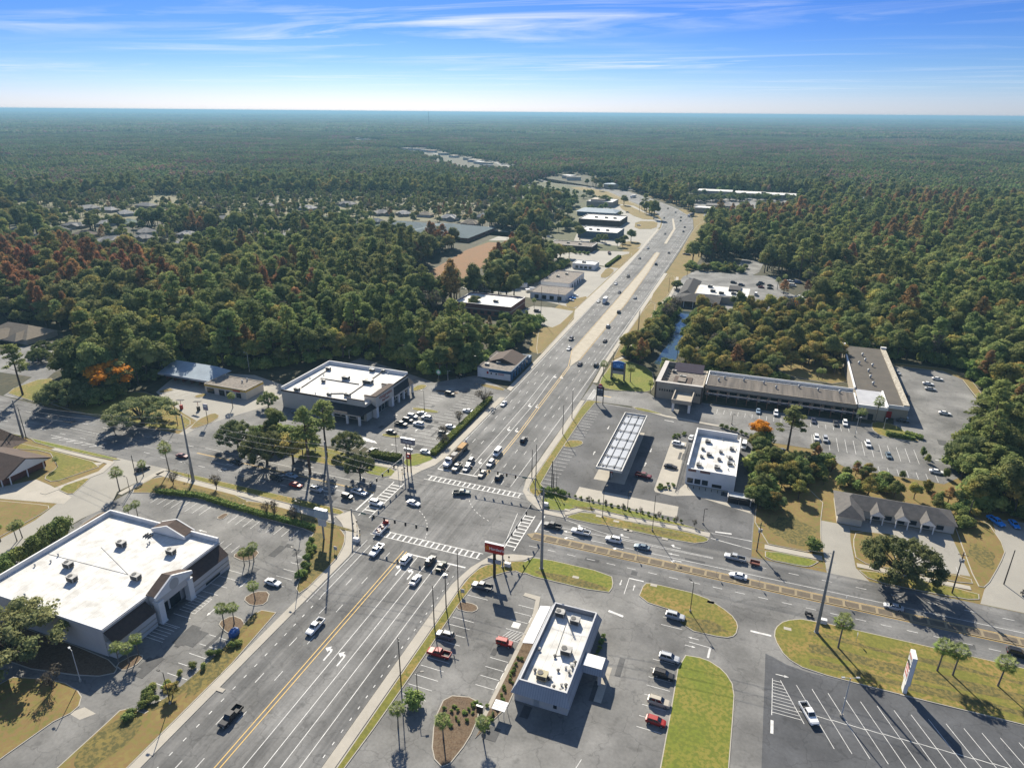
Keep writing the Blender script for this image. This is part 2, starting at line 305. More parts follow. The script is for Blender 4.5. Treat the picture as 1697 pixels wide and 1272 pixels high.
flat('dry_ground', M_grass2, [[(8.4, 180.6), (112, 180.6), (112, 260), (8.4, 262)], [(-300, 30), (-203, 30), (-203, 160), (-320, 160)], [(-284, 184), (-206, 184), (-206, 205), (-284, 210)], [(-112, 330), (-101.5, 330), (-108, 640), (-113, 790), (-125, 780), (-125, 380)], [(-66, 300), (-71, 460), (-74, 650), (-78, 800), (-88, 880), (-117, 964), (-96, 980), (-56, 900), (-53, 640), (-56, 460), (-58, 330)], [(-113, 790), (-121, 851), (-139, 916), (-190, 1016), (-254, 1142), (-310, 1197), (-330, 1180), (-270, 1100), (-215, 1000), (-160, 860)]], .012, 'dry grassy ground between the lots')
flat('forecourt', M_dark, [[(-62.6, 275), (-62.6, 200), (-60, 195.6), (-49, 192.9), (-30, 193.4), (-4, 190), (1, 188), (8, 182), (8, 268), (-30, 271.6), (-44, 274.5)],
 [(-3.6, 189), (8.2, 190), (8.4, 180.2), (-9, 180.2), (-4, 184)]], .035, 'dark asphalt forecourt of the fuel station')
flat('sealed_lot', M_black, [[(13.2, 30), (13.2, 141.6), (15, 141), (18, 139.6), (22.4, 138.9), (66, 138.9), (140, 139.5), (140, 30)]], .04, 'black sealed parking lot at the near right')
flat('concrete_yard', M_conc2, [
 [(-209, 183.7), (-206, 183.7), (-206.3, 193), (-193.8, 221.4), (-198.5, 241), (-225, 248), (-262, 240), (-257, 226), (-252, 214), (-222, 200), (-211, 196)],
 [(-203.5, 30), (-190.5, 30), (-190.5, 126), (-188.6, 135), (-194, 142), (-191, 162), (-215, 162), (-212, 150), (-203.2, 120)],
 [(28.7, 180.4), (39.7, 180.4), (36.6, 186), (36.3, 200), (36.8, 209), (28, 209), (28.2, 192)], [(36.8, 206.5), (48, 208.4), (49.1, 194.3), (50.8, 192), (66.5, 193.3), (65.6, 215), (40, 215), (40, 209), (36.8, 209)],
 [(-147, 392), (-140, 420), (-127, 421), (-111.5, 418), (-110.5, 378), (-123, 380)],
 [(-206, 447), (-150, 440), (-112, 425), (-112, 560), (-150, 560), (-160, 500)],
 [(-205, 614), (-200, 672), (-149.6, 628), (-118, 635), (-116, 618), (-124, 613), (-122, 563), (-186, 580)],
 [(-182, 672), (-112, 655), (-116, 800), (-122, 850), (-180, 975), (-200, 985), (-226, 900), (-200, 760)],
 [(-400, 690), (-300, 700), (-210, 690), (-215, 660), (-262, 640), (-262, 700), (-390, 705)],
 [(66.2, 180.9), (68.6, 187.8), (77, 205), (80, 230), (100, 232), (110, 180.6)]], .026, 'pale concrete yards and side streets')
flat('concrete_apron', M_conc, [[(-49, 201.5), (-15.2, 200.9), (-14.9, 193.9), (-48.9, 194.4)], [(-24.6, 209), (-17.6, 209), (-15, 217), (1.6, 217), (7.6, 207), (7.6, 205), (-11, 210), (-18, 207), (-24, 207.6)],
 [(-24.6, 209), (-17.6, 209), (-18.6, 250), (-24.4, 250)], [(-45.8, 208.6), (-34.8, 208.6), (-35.6, 257), (-45.4, 257)], [(-126.2, 70), (-124.4, 72.4), (-120.6, 72), (-122.4, 69.6)],
 [(-226, 124.9), (-203.6, 130), (-205, 134), (-218.7, 137), (-227, 138.2), (-235, 128)], [(-22.8, 113), (-20.2, 113), (-20.2, 124), (-22.8, 124)]], .044, 'pale concrete aprons at the buildings')
# raised sidewalks
m = MB()
for p in ([(-103.3, 30), (-101.1, 30), (-101.1, 139), (-102.7, 147), (-106.2, 152.3), (-111, 157.6), (-114, 160), (-117, 155.6), (-113, 153), (-108.6, 149), (-105.4, 143.5), (-103.4, 136)],
          [(-149, 154.2), (-116.6, 152.6), (-116.6, 155.4), (-149, 156.6)], [(-191.5, 155.6), (-178, 155.2), (-149, 154.4), (-149, 156.4), (-178, 157.4), (-190.6, 158.6)], [(-192.8, 141), (-190.8, 141), (-190, 160), (-192.4, 160)],
          [(-113.4, 182.9), (-107.6, 182.9), (-105.4, 191), (-102.4, 197.4), (-101.1, 206), (-101.1, 265.8), (-103.6, 265.8), (-103.7, 208), (-105.4, 201), (-108, 194.4), (-113.6, 191.9), (-127.4, 192), (-127.4, 189.9), (-113.6, 189.8)],
          [(-101.3, 274.2), (-104.2, 276), (-104.4, 330), (-106.2, 400), (-111.2, 420), (-111.2, 640), (-116, 780), (-113.6, 780), (-108.9, 640), (-104.1, 464), (-102.9, 370), (-101.3, 270)],
          [(-67.9, 30), (-65.7, 30), (-65.3, 125), (-65.3, 141), (-63.6, 149), (-58.5, 152.6), (-53.2, 155.2), (-50.8, 158.3), (-57, 156.9), (-62.6, 154.4), (-66, 147), (-67.9, 138)],
          [(-67.9, 200), (-66.2, 191.6), (-62.8, 186.8), (-55.6, 180.8), (-48.5, 180.8), (-48.2, 182.7), (-56, 183), (-59.4, 188.4), (-65, 192.6), (-65.8, 199.6), (-65.8, 240), (-66.6, 275.8), (-68.4, 275.8)],
          [(-48.6, 182.2), (-43.6, 187.3), (-30.5, 186.3), (-10.6, 187.3), (-4, 186.3), (-4, 188.9), (-10.6, 189.3), (-30.5, 188.4), (-44.6, 189.4), (-49.2, 184.2)],
          [(11.9, 186.3), (27.8, 186.3), (27.8, 188.5), (11.9, 188.6)], [(37, 186.5), (51, 186.4), (65.3, 186.4), (65.3, 188.2), (37, 188.4)],
          [(-68.6, 298.6), (-70.4, 330), (-72.4, 462), (-74, 555), (-71.2, 555), (-70, 462), (-68.4, 330), (-66.6, 299)], [(-66, 334), (-61.6, 345), (-62.6, 363), (-60, 388), (-58, 388), (-60, 363), (-59.6, 344), (-65, 332)],
          [(-62, 452), (-59.6, 482), (-60.5, 520), (-63, 545), (-61, 545), (-58, 520), (-57.4, 482), (-60, 452)], [(-67, 660), (-70, 798), (-67.6, 798), (-64.6, 660)],
          [(-43.2, 99), (-42, 99), (-42, 134), (-43.6, 141.8), (-48, 142), (-48, 140.6), (-44.4, 140.2), (-43.2, 134)],
          [(-45.6, 276.1), (-44.2, 277.2), (-30, 272.9), (-8, 270.9), (-8, 269.4), (-30, 271.2)],
          [(-243.1, 156), (-214, 155.4), (-212, 150), (-217, 132), (-214.6, 132), (-209.6, 150), (-212.4, 157.4), (-243.1, 157.6)], [(-228, 148), (-215.4, 153.6), (-216, 155.6), (-229, 150)]):
    m.prism(p, -.2, .13)
struct(m.build('sidewalk', M_conc), 'pale concrete sidewalks along the roads')
# raised grass with kerbs
GR = []
def verge(poly, mtl, sm=1, kerb=.22):
    GR.append((smooth_poly(poly, sm) if sm else poly, mtl, kerb))
verge([(-116, 30), (-116.4, 70), (-116.6, 75.6), (-109.4, 75.8), (-108.9, 99), (-111, 111), (-103.5, 112), (-103.4, 30)], M_grass2)
verge([(-101.6+-2, 119.4), (-107, 121.8), (-109.3, 131), (-116.8, 142), (-118, 146), (-138, 146.4), (-149, 148), (-149, 154.4), (-117, 152.6), (-108.6, 148.6), (-105.5, 143.4), (-103.5, 136)], M_grass2)
verge([(-190.3, 142.6), (-182, 145.6), (-166, 148.6), (-149, 147.8), (-149, 154.4), (-178, 155.3), (-190.2, 155.6)], M_grass2)
verge([(-190.2, 159.2), (-178, 157.5), (-149, 156.8), (-116, 156), (-115.2, 159.4), (-128, 160), (-190, 160.1)], M_grass)
verge([(-125.6, 189.6), (-113.6, 189.6), (-112.9, 183.1), (-124.4, 183.1)], M_green)
verge([(-114.7, 195), (-114.6, 203.6), (-106.6, 203.4), (-104.6, 201.4), (-108.2, 194.8), (-111, 192.6)], M_green)
verge([(-178, 184), (-126, 183.4), (-128, 190), (-128, 192.5), (-146, 195), (-172, 194.4)], M_grass)
verge([(-135, 241.5), (-122.6, 242), (-121.8, 239), (-133.5, 238.4)], M_grass); verge([(-133.6, 213.8), (-126, 214.9), (-125.6, 212), (-133, 211.4)], M_grass); verge([(-134.4, 263.8), (-123, 264.6), (-122.8, 261.3), (-134.4, 261)], M_mulch)
verge([(-145, 266), (-140.6, 267), (-140, 262.4), (-143, 257.6), (-145.4, 258)], M_grass); verge([(-117.6, 278.6), (-104.8, 276.5), (-104.8, 272.8), (-117.6, 275)], M_grass2)
verge([(-212, 196.7), (-211.1, 205.6), (-205.5, 203.5), (-204.4, 195.6), (-208, 188)], M_grass2); verge([(-232.8, 216.6), (-230.3, 221.6), (-227.2, 218.8), (-229.4, 215)], M_grass2); verge([(-252, 214.5), (-249.8, 220), (-246, 219), (-248.5, 214)], M_grass2)
verge([(-284, 185), (-209.4, 184.4), (-212, 195), (-224, 199.6), (-253, 213), (-270, 208), (-283, 195)], M_grass)
verge([(-316, 189), (-301, 187), (-284.6, 185.2), (-284, 196), (-298, 205), (-316, 210)], M_grass)
verge([(-278, 160), (-259.6, 160), (-253, 157.6), (-214, 158), (-211.6, 159.8), (-245, 160.2)], M_green); verge([(-300, 149), (-262, 150), (-243, 155), (-231, 148.6), (-228, 147), (-226, 139.6), (-219.6, 138.6), (-217, 146), (-213.8, 154.4), (-243, 155.8), (-300, 155)], M_grass)
verge([(-215, 136), (-206, 134.6), (-208, 140), (-211, 147)], M_grass)
verge([(-205.6, 127.6), (-204.4, 122), (-203.7, 60), (-203.7, 30), (-280, 30), (-280, 100), (-240, 122), (-226, 123.6), (-212, 126.8)], M_grass2)
verge([(-65.3, 30), (-64.6, 60), (-62.7, 98), (-62.7, 138.6), (-60, 144), (-54.4, 150), (-50.4, 149), (-51, 155), (-53.6, 154.8), (-58.6, 152.2), (-63.4, 148.6), (-65.1, 141), (-65.1, 125)], M_grass)
verge([(-53.6, 149.2), (-27, 149.3), (-26.3, 153.2), (-28, 158.2), (-50.6, 158.2), (-52.8, 154.6)], M_green)
verge([(-19.2, 150), (-18.8, 157.4), (-16.6, 158.2), (-3.4, 158.1), (4.4, 153.3), (6.6, 149.6), (6.2, 145.2), (3.7, 143.3), (-6, 143), (-6.3, 148.6)], M_grass)
verge([(-6, 134), (-0.1, 134.8), (4.4, 132.4), (7, 128), (7.2, 117), (7.4, 30), (-5.4, 30), (-5.6, 112.7)], M_green)
verge([(-62.9, 132.8), (-58.4, 133), (-57, 131.3), (-58.4, 129.4), (-62.9, 129.4)], M_mulch); verge([(-53, 103), (-46.4, 104.8), (-43.8, 101), (-43.4, 94), (-45, 86), (-49, 88), (-52.4, 96)], M_mulch); verge([(-42.4, 95), (-39, 105), (-39.3, 133), (-42.4, 133)], M_mulch, 0)
verge([(-150, 30), (-150, 72), (-136, 76), (-128, 75), (-125, 71.4), (-127.6, 66), (-131, 30)], M_grass2); verge([(-185, 78), (-172.8, 84.9), (-133, 85), (-125.4, 82.6), (-130, 79), (-150, 75)], M_mulch)
for q in ([(-133, 127), (-131.4, 131.4), (-126.6, 131.8), (-125.6, 128), (-128, 126)], [(-117, 113), (-116, 116.6), (-112, 118), (-109.6, 113.4), (-113, 111.4)], [(-116.6, 103.4), (-115, 107), (-111, 106.6), (-107.6, 103), (-109, 101), (-113, 101.6)], [(-128.6, 83.6), (-127.2, 88), (-124.4, 88.4), (-123.8, 85.4), (-125, 82.8)], [(-151.4, 141), (-151, 144.4), (-149, 144.6), (-148.8, 141)], [(-188, 131), (-187.4, 122), (-185, 122), (-185, 134)]): verge(q, M_mulch)
verge([(15, 147.6), (15.2, 151.7), (17.4, 155.4), (22.5, 158.1), (46.7, 158.2), (140, 158.2), (140, 139.6), (66, 139.3), (41.7, 139), (22.4, 139.3), (17.6, 141.9)], M_grass)
verge([(-65.6, 200), (-65, 193), (-60.4, 189), (-59.4, 195.4), (-62.8, 199.4), (-62.8, 275), (-57.8, 276.6), (-63.5, 277.4), (-66.4, 275.4), (-65.7, 240)], M_grass)
verge([(-63, 234.6), (-57.6, 236.6), (-56, 233.6), (-59, 229), (-63, 228.6)], M_grass)
verge([(-59.2, 189.4), (-56, 183.4), (-49.4, 184.6), (-44.8, 189.8), (-30.5, 188.8), (-10.6, 189.6), (-4.2, 189.3), (-11, 190.6), (-30, 193.2), (-48.6, 192.6), (-58.6, 195.2)], M_green)
verge([(-48, 182.1), (-47.4, 181), (-37.4, 180.9), (-35.6, 181.5), (-9, 180.9), (-4.4, 183.6), (-4, 186), (-10.6, 187), (-30.5, 186), (-43.5, 186.9)], M_grass)
verge([(12, 186), (27.4, 186), (24.6, 182), (22.4, 181), (12.2, 181)], M_green); verge([(8.6, 189), (28, 189), (28, 205), (30, 225), (10, 240), (8.6, 240)], M_grass2); verge([(36.4, 186.2), (67, 186.1), (66.2, 181.8), (54.3, 181), (40, 181)], M_grass); verge([(37, 189), (48.4, 189), (48, 194.6), (47.4, 208), (38.4, 206.6), (36.8, 199.6)], M_grass2)
verge([(67, 189), (67.6, 216), (68, 226), (78, 229), (79.6, 212), (76, 203), (69.4, 189)], M_grass2); verge([(49.6, 189), (66.3, 189), (66.4, 192.6), (51, 191.6)], M_grass2)
verge([(-45.3, 276.6), (-40.2, 276.9), (-29.8, 273.2), (-42.3, 273.6)], M_grass)
verge([(-66.4, 299.2), (-66, 331), (-60, 336), (-45.3, 327.9), (-40.4, 306), (-41, 297.2), (-48.1, 294.3), (-61, 292.5)], M_green)
verge([(-68.2, 332), (-69.8, 460), (-62.8, 452), (-60.4, 388), (-63, 362), (-62, 346)], M_grass2); verge([(-71, 465), (-71, 550), (-63.4, 545), (-61, 520), (-60, 484), (-62.6, 455)], M_grass2); verge([(-74.2, 660), (-78, 805), (-74, 860), (-62, 880), (-60, 800), (-66, 660)], M_grass2)
verge([(52.2, 299), (61.3, 298.6), (65.2, 288.4), (68, 285), (66, 283.4), (53.8, 284), (51, 290)], M_grass)
verge([(100.6, 333), (104, 333), (103, 384), (70, 384), (70, 378.6), (98.9, 378.6)], M_grass2); verge([(77.4, 258), (80, 259), (82, 282), (100, 320), (104, 333), (100.6, 332.6), (77.6, 282)], M_grass2)
verge([(-111.4, 420.5), (-106.4, 400), (-104.6, 332), (-107, 327), (-122, 378), (-111.4, 377)], M_grass2); verge([(-111.4, 462), (-111.4, 424), (-121, 428), (-121, 446)], M_grass2); verge([(-122, 560), (-113, 552), (-112.4, 520), (-119.6, 520)], M_grass2); verge([(-123, 611), (-113, 634), (-111.6, 570), (-121, 566)], M_grass2); verge([(-113, 652), (-116, 690), (-134, 690), (-134, 655)], M_grass2); verge([(-117, 780), (-124, 840), (-150, 830), (-140, 770)], M_grass2)
verge([(-100, 950), (-128, 1005), (-190, 1112), (-215, 1160), (-175, 1165), (-135, 1085), (-90, 975)], M_grass2); verge([(-86, 885), (-74, 862), (-60, 876), (-76, 902), (-84, 930)], M_grass2); verge([(-124.5, 853), (-192, 985), (-200, 960), (-150, 850)], M_grass2)
verge([(46, 338), (46, 372), (15, 376), (14, 344)], M_grass2)
for nm, mtl in (('grass_verge', M_grass), ('dry_grass_verge', M_grass2), ('green_lawn', M_green), ('mulch_bed', M_mulch)):
    m = MB(); k = 0
    for poly, mt_, kb in GR:
        if mt_ is mtl:
            m.poly(inset(poly, kb), .165 + (k % 7) * .0006); k += 1
    struct(m.build(nm, mtl))
m = MB()
for k, (poly, mt_, kb) in enumerate(GR): m.prism(poly, -.3, .15 + (k % 9) * .0007)
struct(m.build('kerb', M_conc), 'pale kerbs round the grass islands')
M_ditch = mat('ditch_grass', (.145, .112, .036), .95, (.18, .14, .04), .25, 7, c3=(.08, .075, .025), scale3=1.2, lo=.42, hi=.58)
m = MB(); random.seed(14)
for y0, w in ((147.2, 1.7), (142.6, 1.1), (152.6, .7)):
    A_ = []; B_ = []
    for i in range(40):
        x = 23 + i*2.6; A_.append((x, y0 + math.sin(i*.7)*.35 + random.uniform(-.25, .25) + w)); B_.append((x, y0 + math.sin(i*.5)*.3 + random.uniform(-.25, .25) - w))
    strip(m, B_, A_, .178)
for (cx, cy, rx, ry) in ((-38, 151.2, 12, 1.6), (-2, 146, 6, 2.6), (-44, 188.6, 4, .8), (20, 200, 7, 8), (72, 206, 3.4, 7), (-20, 183.6, 9, 1.2), (-120, 150.4, 14, 1.2), (-160, 152, 16, 1.4), (-106, 90, 2.2, 9), (-106, 132, 2.4, 6)):
    m.poly([(cx + rx*math.cos(a*.3142)*random.uniform(.7, 1.15), cy + ry*math.sin(a*.3142)*random.uniform(.7, 1.15)) for a in range(20)], .176)
for q in ([(-113, 76.5), (-109, 76.5), (-107, 86), (-107.6, 100), (-109, 110), (-110.6, 110), (-108.7, 98), (-109.4, 80)], [(-107, 122.4), (-105.8, 126), (-107.8, 136), (-114, 146), (-117.6, 145.6), (-116.4, 142), (-109.2, 131)], [(-116, 72), (-110, 75), (-107.6, 70), (-110, 60), (-115.6, 62)]): m.poly(smooth_poly(q, 2), .181)
struct(m.build('brown_grass', M_ditch), 'browned patches and ditch lines in the lawns')
m = MB()
for q in ('L 1150,785', 'L 565,590', 'L 1025,697', 'L 1480,862', 'L 860,648', 'L 645,1220', 'C 615,240', 'C 755,525', 'C 1048,612', 'M 440,775', 'N 175,548', 'A 1135,1062'):
    x, y = g1(q, .17); m.box(x-.9, x+.9, y-.5, y+.5, -.1, .19)
struct(m.build('drain_slab', M_conc), 'small concrete drain slabs in the verges')
flat('marsh', M_marsh, [[(-236, 440), (-252, 490), (-262, 585), (-258, 632), (-236, 632), (-222, 540), (-207, 455)]], .02, 'rust coloured marsh clearing in the woods')
flat('dirt_yard', M_sand, [[(-640, 640), (-300, 760), (-250, 930), (-500, 960), (-900, 820), (-1000, 640), (-700, 520)], [(-700, 1010), (-640, 1010), (-640, 1100), (-720, 1100)], [(72, 225), (104, 228), (104, 262), (84, 262)]], .008, 'sandy yards between houses')
M_water = mat('canal_water', (.035, .06, .075), .08, (.03, .05, .06), .4, spec=.6)
flat('rough_ground', M_field, [[(-113, 640), (-262, 600), (-270, 900), (-255, 1000), (-430, 1010), (-660, 1180), (-820, 1450), (-511, 1430), (-310, 1205), (-190, 1020)]], .006, 'rough green ground beside the far highway')
flat('canal', M_water, [[(-46, 336), (-36.5, 336), (-35, 378), (-38.5, 410), (-38, 445), (-48, 445), (-47, 410), (-44, 372)]], .03, 'narrow blue canal between the oaks')
# concrete medians
m = MB(); m.prism([(-84.9, 316), (-83.2, 327), (-83.6, 450), (-87, 560), (-91, 640), (-94.4, 644), (-92.2, 560), (-91, 450), (-90.4, 339)], -.1, .18)
m.prism([(-92, 690), (-97, 790), (-110, 868), (-112, 868), (-99.5, 790), (-94.6, 690)], -.1, .18)
struct(m.build('median_strip', mat('tan_median_concrete', (.40, .355, .275), .9, (.33, .29, .225), .3, 6)), 'pale concrete median strips')
m = MB(); m.prism([(-56.6, 168), (-54.6, 169.4), (140, 169.4), (140, 166.5), (-54.6, 166.5)], -.1, .18)
struct(m.build('median_kerb', mat('ochre_median_concrete', (.27, .215, .13), .9, (.22, .18, .115), .3, 6)), 'ochre concrete frame of the brick median')
m = MB(); x = -54.4
while x < 130: m.box(x, x+3.3, 166.95, 168.95, .1, .2); x += 3.95
struct(m.build('median_paving', M_brickpad), 'brown brick pads in the median strip')
# ------------------------------------------------------------------ painted markings
W_ = MB(); Y_ = MB(); ZM = .072
def line(mb, p0, p1, w=.16, z=None):
    a = Vector((p0[0], p0[1])); b = Vector((p1[0], p1[1])); d = b - a
    if d.length < 1e-3: return
    n = Vector((-d.y, d.x)).normalized() * w / 2; z = ZM if z is None else z
    mb.quad((*(a - n), z), (*(b - n), z), (*(b + n), z), (*(a + n), z))
def dashes(mb, p0, p1, on=3.0, off=9.0, w=.16, z=None):
    a = Vector(p0); b = Vector(p1); L = (b - a).length; d = (b - a) / L; t = 0
    while t < L: line(mb, a + d*t, a + d*min(L, t+on), w, z); t += on + off
def pline(mb, pts, w=.16, dash=None, z=None):
    for i in range(len(pts)-1):
        if dash: dashes(mb, pts[i], pts[i+1], dash[0], dash[1], w, z)
        else: line(mb, pts[i], pts[i+1], w, z)
ARW = {'s': [(-.12,-1.6),(.12,-1.6),(.12,.5),(.42,.5),(0,1.6),(-.42,.5),(-.12,.5)],
       'l': [(.0,-1.6),(.26,-1.6),(.26,.55),(.1,.95),(-.35,1.0),(-.35,1.5),(-1.15,.8),(-.35,.15),(-.35,.6),(0,.45)]}
ARW['r'] = [(-x, y) for x, y in ARW['l']]
def arrow(kind, x, y, head, s=1.25, z=None):
    c, q = math.cos(R(head)), math.sin(R(head)); pts = [(x + s*(c*a + q*b), y + s*(-q*a + c*b)) for a, b in ARW[kind]]
    W_.poly(pts, ZM if z is None else z)
# highway, south leg
for x in (-87.6, -86.55): line(Y_, (x, 30), (x, 147), .22)
for x in (-82.4, -78.6, -75.5, -72.0): line(W_, (x, 60), (x, 146), .17)
for x in (-82.4, -78.6, -75.5, -72.0): dashes(W_, (x, 20), (x, 60), 3, 6)
dashes(W_, (-69.0, 80), (-69.0, 146), .8, 2.4, .18); dashes(W_, (-94.7, 30), (-94.7, 147), 3, 9.2); dashes(W_, (-91.0, 32), (-91.0, 147), 3, 9.2)
dashes(W_, (-98.0, 30), (-98.0, 121), .9, 2.7, .2); line(W_, (-98.2, 121), (-98.2, 146)); line(W_, (-100.5, 118), (-100.5, 148), .14)
line(W_, (-85.9, 146.2), (-67.4, 146.2), .5)
for y in (104.5, 138.5):
    arrow('l', -84.4, y, 0, 1.5); arrow('l', -80.5, y - .4, 0, 1.5)
# north leg
pline(Y_, [(-81.9, 196), (-82.2, 235), (-83.2, 262), (-84.9, 316)], .2); pline(Y_, [(-82.8, 196), (-83.1, 235), (-84.2, 262), (-85.8, 316)], .2); pline(Y_, [(-85.8, 316), (-90.5, 339)], .2)
pline(Y_, [(-82.9, 327), (-83.3, 450), (-86.7, 560), (-90.6, 640)], .2); pline(Y_, [(-90.9, 339), (-91.4, 450), (-92.6, 560), (-94.9, 640)], .2)
for x0, x1, d in ((-86.4, -88.6, None), (-89.8, -91.4, None), (-93.3, -94.4, (3, 9)), (-96.9, -97.9, (3, 9)), (-100.3, -101, None)):
    pline(W_, [(x0, 195.5), (x0 - .3, 262), (x1, 300)], .16, d)
for x0, x1, d in ((-78.4, -79, (3, 9)), (-74.8, -75.6, (3, 9)), (-71.2, -71.9, None)):
    pline(W_, [(x0, 193), (x0, 262), (x1, 330), (x1 - 1.4, 460), (x1 - 4.6, 652), (x1 - 8, 800)], .16, d)
for x0, d in ((-94.4, (3, 9)), (-97.9, (3, 9)), (-101, None)):
    pline(W_, [(x0, 300), (x0 - 1.8, 400), (x0 - 3, 464), (x0 - 7.6, 640), (x0 - 12, 790), (x0 - 18, 850)], .16, d)
pline(W_, [(-85, 879), (-130, 985), (-180, 1080), (-240, 1165), (-320, 1215), (-440, 1330)], .3); pline(W_, [(-136, 905), (-185, 1000), (-250, 1128), (-310, 1190), (-425, 1270)], .3)
line(W_, (-100.2, 195.4), (-84, 195.4), .5)
for y in (206, 236, 262, 300):
    arrow('l', -84.8, y, 180, 1.3); arrow('l', -88.2, y, 180, 1.3)
def ladder(x0, x1, y0, y1, along, step):
    if along == 'x':
        line(W_, (x0, y0), (x1, y0), .25); line(W_, (x0, y1), (x1, y1), .25); t = x0 + step
        while t < x1 - .5: line(W_, (t, y0+.13), (t, y1-.13), .45); t += step
    else:
        line(W_, (x0, y0), (x0, y1), .25); line(W_, (x1, y0), (x1, y1), .25); t = y0 + step
        while t < y1 - .5: line(W_, (x0+.13, t), (x1-.13, t), .45); t += step
ladder(-101.4, -65.2, 151.2, 154.0, 'x', 1.85); ladder(-101.6, -65.6, 187.1, 190.0, 'x', 1.85)
ladder(-110.3, -106.4, 158.6, 181.6, 'y', 1.9); ladder(-60.6, -57.4, 158.6, 178.6, 'y', 1.9)
line(W_, (-112.7, 161), (-112.7, 171.6), .5); line(W_, (-54.6, 170), (-54.6, 179.6), .5); line(W_, (-63.2, 178), (-60.8, 158.5), .16)
# guide dots through the junction
for c, r, a0, a1 in (((-106, 150), 22, 8, 62), ((-62, 191), 22, 196, 250)):
    a = a0
    while a < a1: line(W_, (c[0]+r*math.cos(R(a)), c[1]+r*math.sin(R(a))), (c[0]+r*math.cos(R(a+2)), c[1]+r*math.sin(R(a+2))), .18); a += 5
# cross road, east leg
line(W_, (-54, 175.3), (-2, 175.8), .15); line(W_, (-54, 171.9), (120, 172), .15); dashes(W_, (10, 176.5), (120, 176.5), 2.6, 6); dashes(W_, (-54, 162.6), (120, 162.6), 2.5, 3.4, .16)
pline(W_, [(-48, 180), (-36, 177.4), (-30, 176.4), (-2, 176.2)], .14); line(Y_, (-54.5, 166.2), (120, 166.2), .14); line(Y_, (-54.5, 169.7), (120, 169.7), .14)
for x in (-42, -28.5, -13, 4): arrow('r' if x < 0 else 's', x, 177.6, 270, 1.0)
for x in (-45, -31, -13): arrow('s', x, 173.7, 270, 1.0)
for x in (-44, -29, -12, 4): arrow('l', x, 170.8, 270, 1.0)
# west leg
line(W_, (-190, 178), (-113, 177), .15); line(Y_, (-190, 174), (-113, 172.9), .16); line(Y_, (-190, 173.6), (-113, 172.5), .16); line(W_, (-180, 170.2), (-113, 169.4), .15); dashes(W_, (-200, 166.2), (-113, 165.4), 3, 6)
line(W_, (-255, 165), (-226, 164.8), .15); line(W_, (-260, 172.4), (-230, 172.4), .15); dashes(W_, (-330, 177.6), (-195, 177.4), 3, 8); dashes(W_, (-330, 168), (-200, 167), 3, 8)
for i in range(6): line(W_, (-252 + i*4, 163), (-249 + i*4, 165), .3)
for x in (-172, -150, -128): arrow('s', x, 167.6, 90, 1.0); arrow('l', x, 171, 90, 1.0); arrow('s', x + 6, 180, 270, 1.0)
# stalls
ZL = .046
def rows(x0, x1, ys):
    for y in ys: line(W_, (x0, y), (x1, y), .13, ZL)
def cols(y0, y1, xs, sl=0.0):
    for x in xs: line(W_, (x, y0), (x + sl, y1), .13, ZL)
rows(-115.4, -109.6, [79.6 + 3.3*i for i in range(7)]); rows(-129.6, -124, [93.3, 98.7, 102.2, 111.8, 115.1, 118.5, 121.5]); rows(-115, -109.8, [121 + 3.2*i for i in range(5)])
cols(128.4, 132, [-140.2, -137.3, -134.2]); cols(140.2, 145, [-146 + 2.9*i for i in range(9)]); cols(140.6, 146, [-178 + 2.9*i for i in range(8)])
for i in range(7): line(W_, (-129.4, 104 + i*1.0), (-124.4, 104 + i*1.0), .12, ZL)
line(W_, (-124.4, 104), (-124.4, 110), .12, ZL)
for i in range(5): line(W_, (-129.4, 94.2 + i), (-124.4, 94.2 + i), .12, ZL)
arrow('s', -121, 106, 180, 1, ZL); arrow('s', -121, 118, 180, 1, ZL); arrow('s', -150, 134, 270, 1, ZL); arrow('s', -146, 131, 90, 1, ZL)
rows(-62.2, -56.3, [100, 103, 106, 109, 111.8, 114.8, 117.8, 120.8, 123.8, 126.5, 135.7]); rows(-48, -43.5, [108.2, 111.1, 114, 117, 131, 133.9, 136.8])
for y in (109.6, 112.5, 115.4, 132.4, 135.2): line(W_, (-43.3, y - 1), (-43.3, y + 1.1), .16, ZL)
for i in range(6): line(W_, (-48 + i*.8, 124), (-46.4 + i*.8, 127.4), .13, ZL)
line(W_, (-48, 124), (-43.4, 124), .13, ZL); line(W_, (-48, 127.4), (-43.4, 127.4), .13, ZL); W_.poly(rect(-47, -45, 128.4, 130.4), ZL)
rows(-11.8, -6.6, [109.8, 112.8, 116, 119, 121.8, 124.4, 127.3, 130.2, 142.8, 145.8]); line(W_, (-25.4, 143), (-21.4, 142.2), .7, ZL); line(W_, (9.5, 148.4), (14.4, 148.4), .6, ZL); line(W_, (-23, 158.2), (-23, 151), .16, ZL); line(W_, (-23, 158.2), (-19, 158.2), .4, ZL)
arrow('s', -24.8, 155.4, 180, .8, ZL); arrow('s', -21, 154.6, 0, .8, ZL); arrow('s', -3.6, 140.6, 270, .8, ZL); arrow('s', -4, 137.6, 90, .8, ZL); line(W_, (-4.4, 139), (1, 138.8), .16, ZL); line(W_, (.6, 138.6), (.4, 135.2), .5, ZL)
for y in (98, 88, 78): line(W_, (-20.6, y), (-22, y - 6), .13, ZL)
for i in range(18):
    x = 20 + 3.3*i; line(W_, (x, 133.8), (x + 3.6, 126), .13, .052); line(W_, (x + 3.6, 126), (x + 7.0, 118.6), .13, .052); line(W_, (x + .3, 126.2), (x + 3.6, 126), .13, .052); line(W_, (x + 5.4, 108), (x + 11.6, 94), .13, .052)
arrow('s', 17, 135.6, 90, .9, .052)
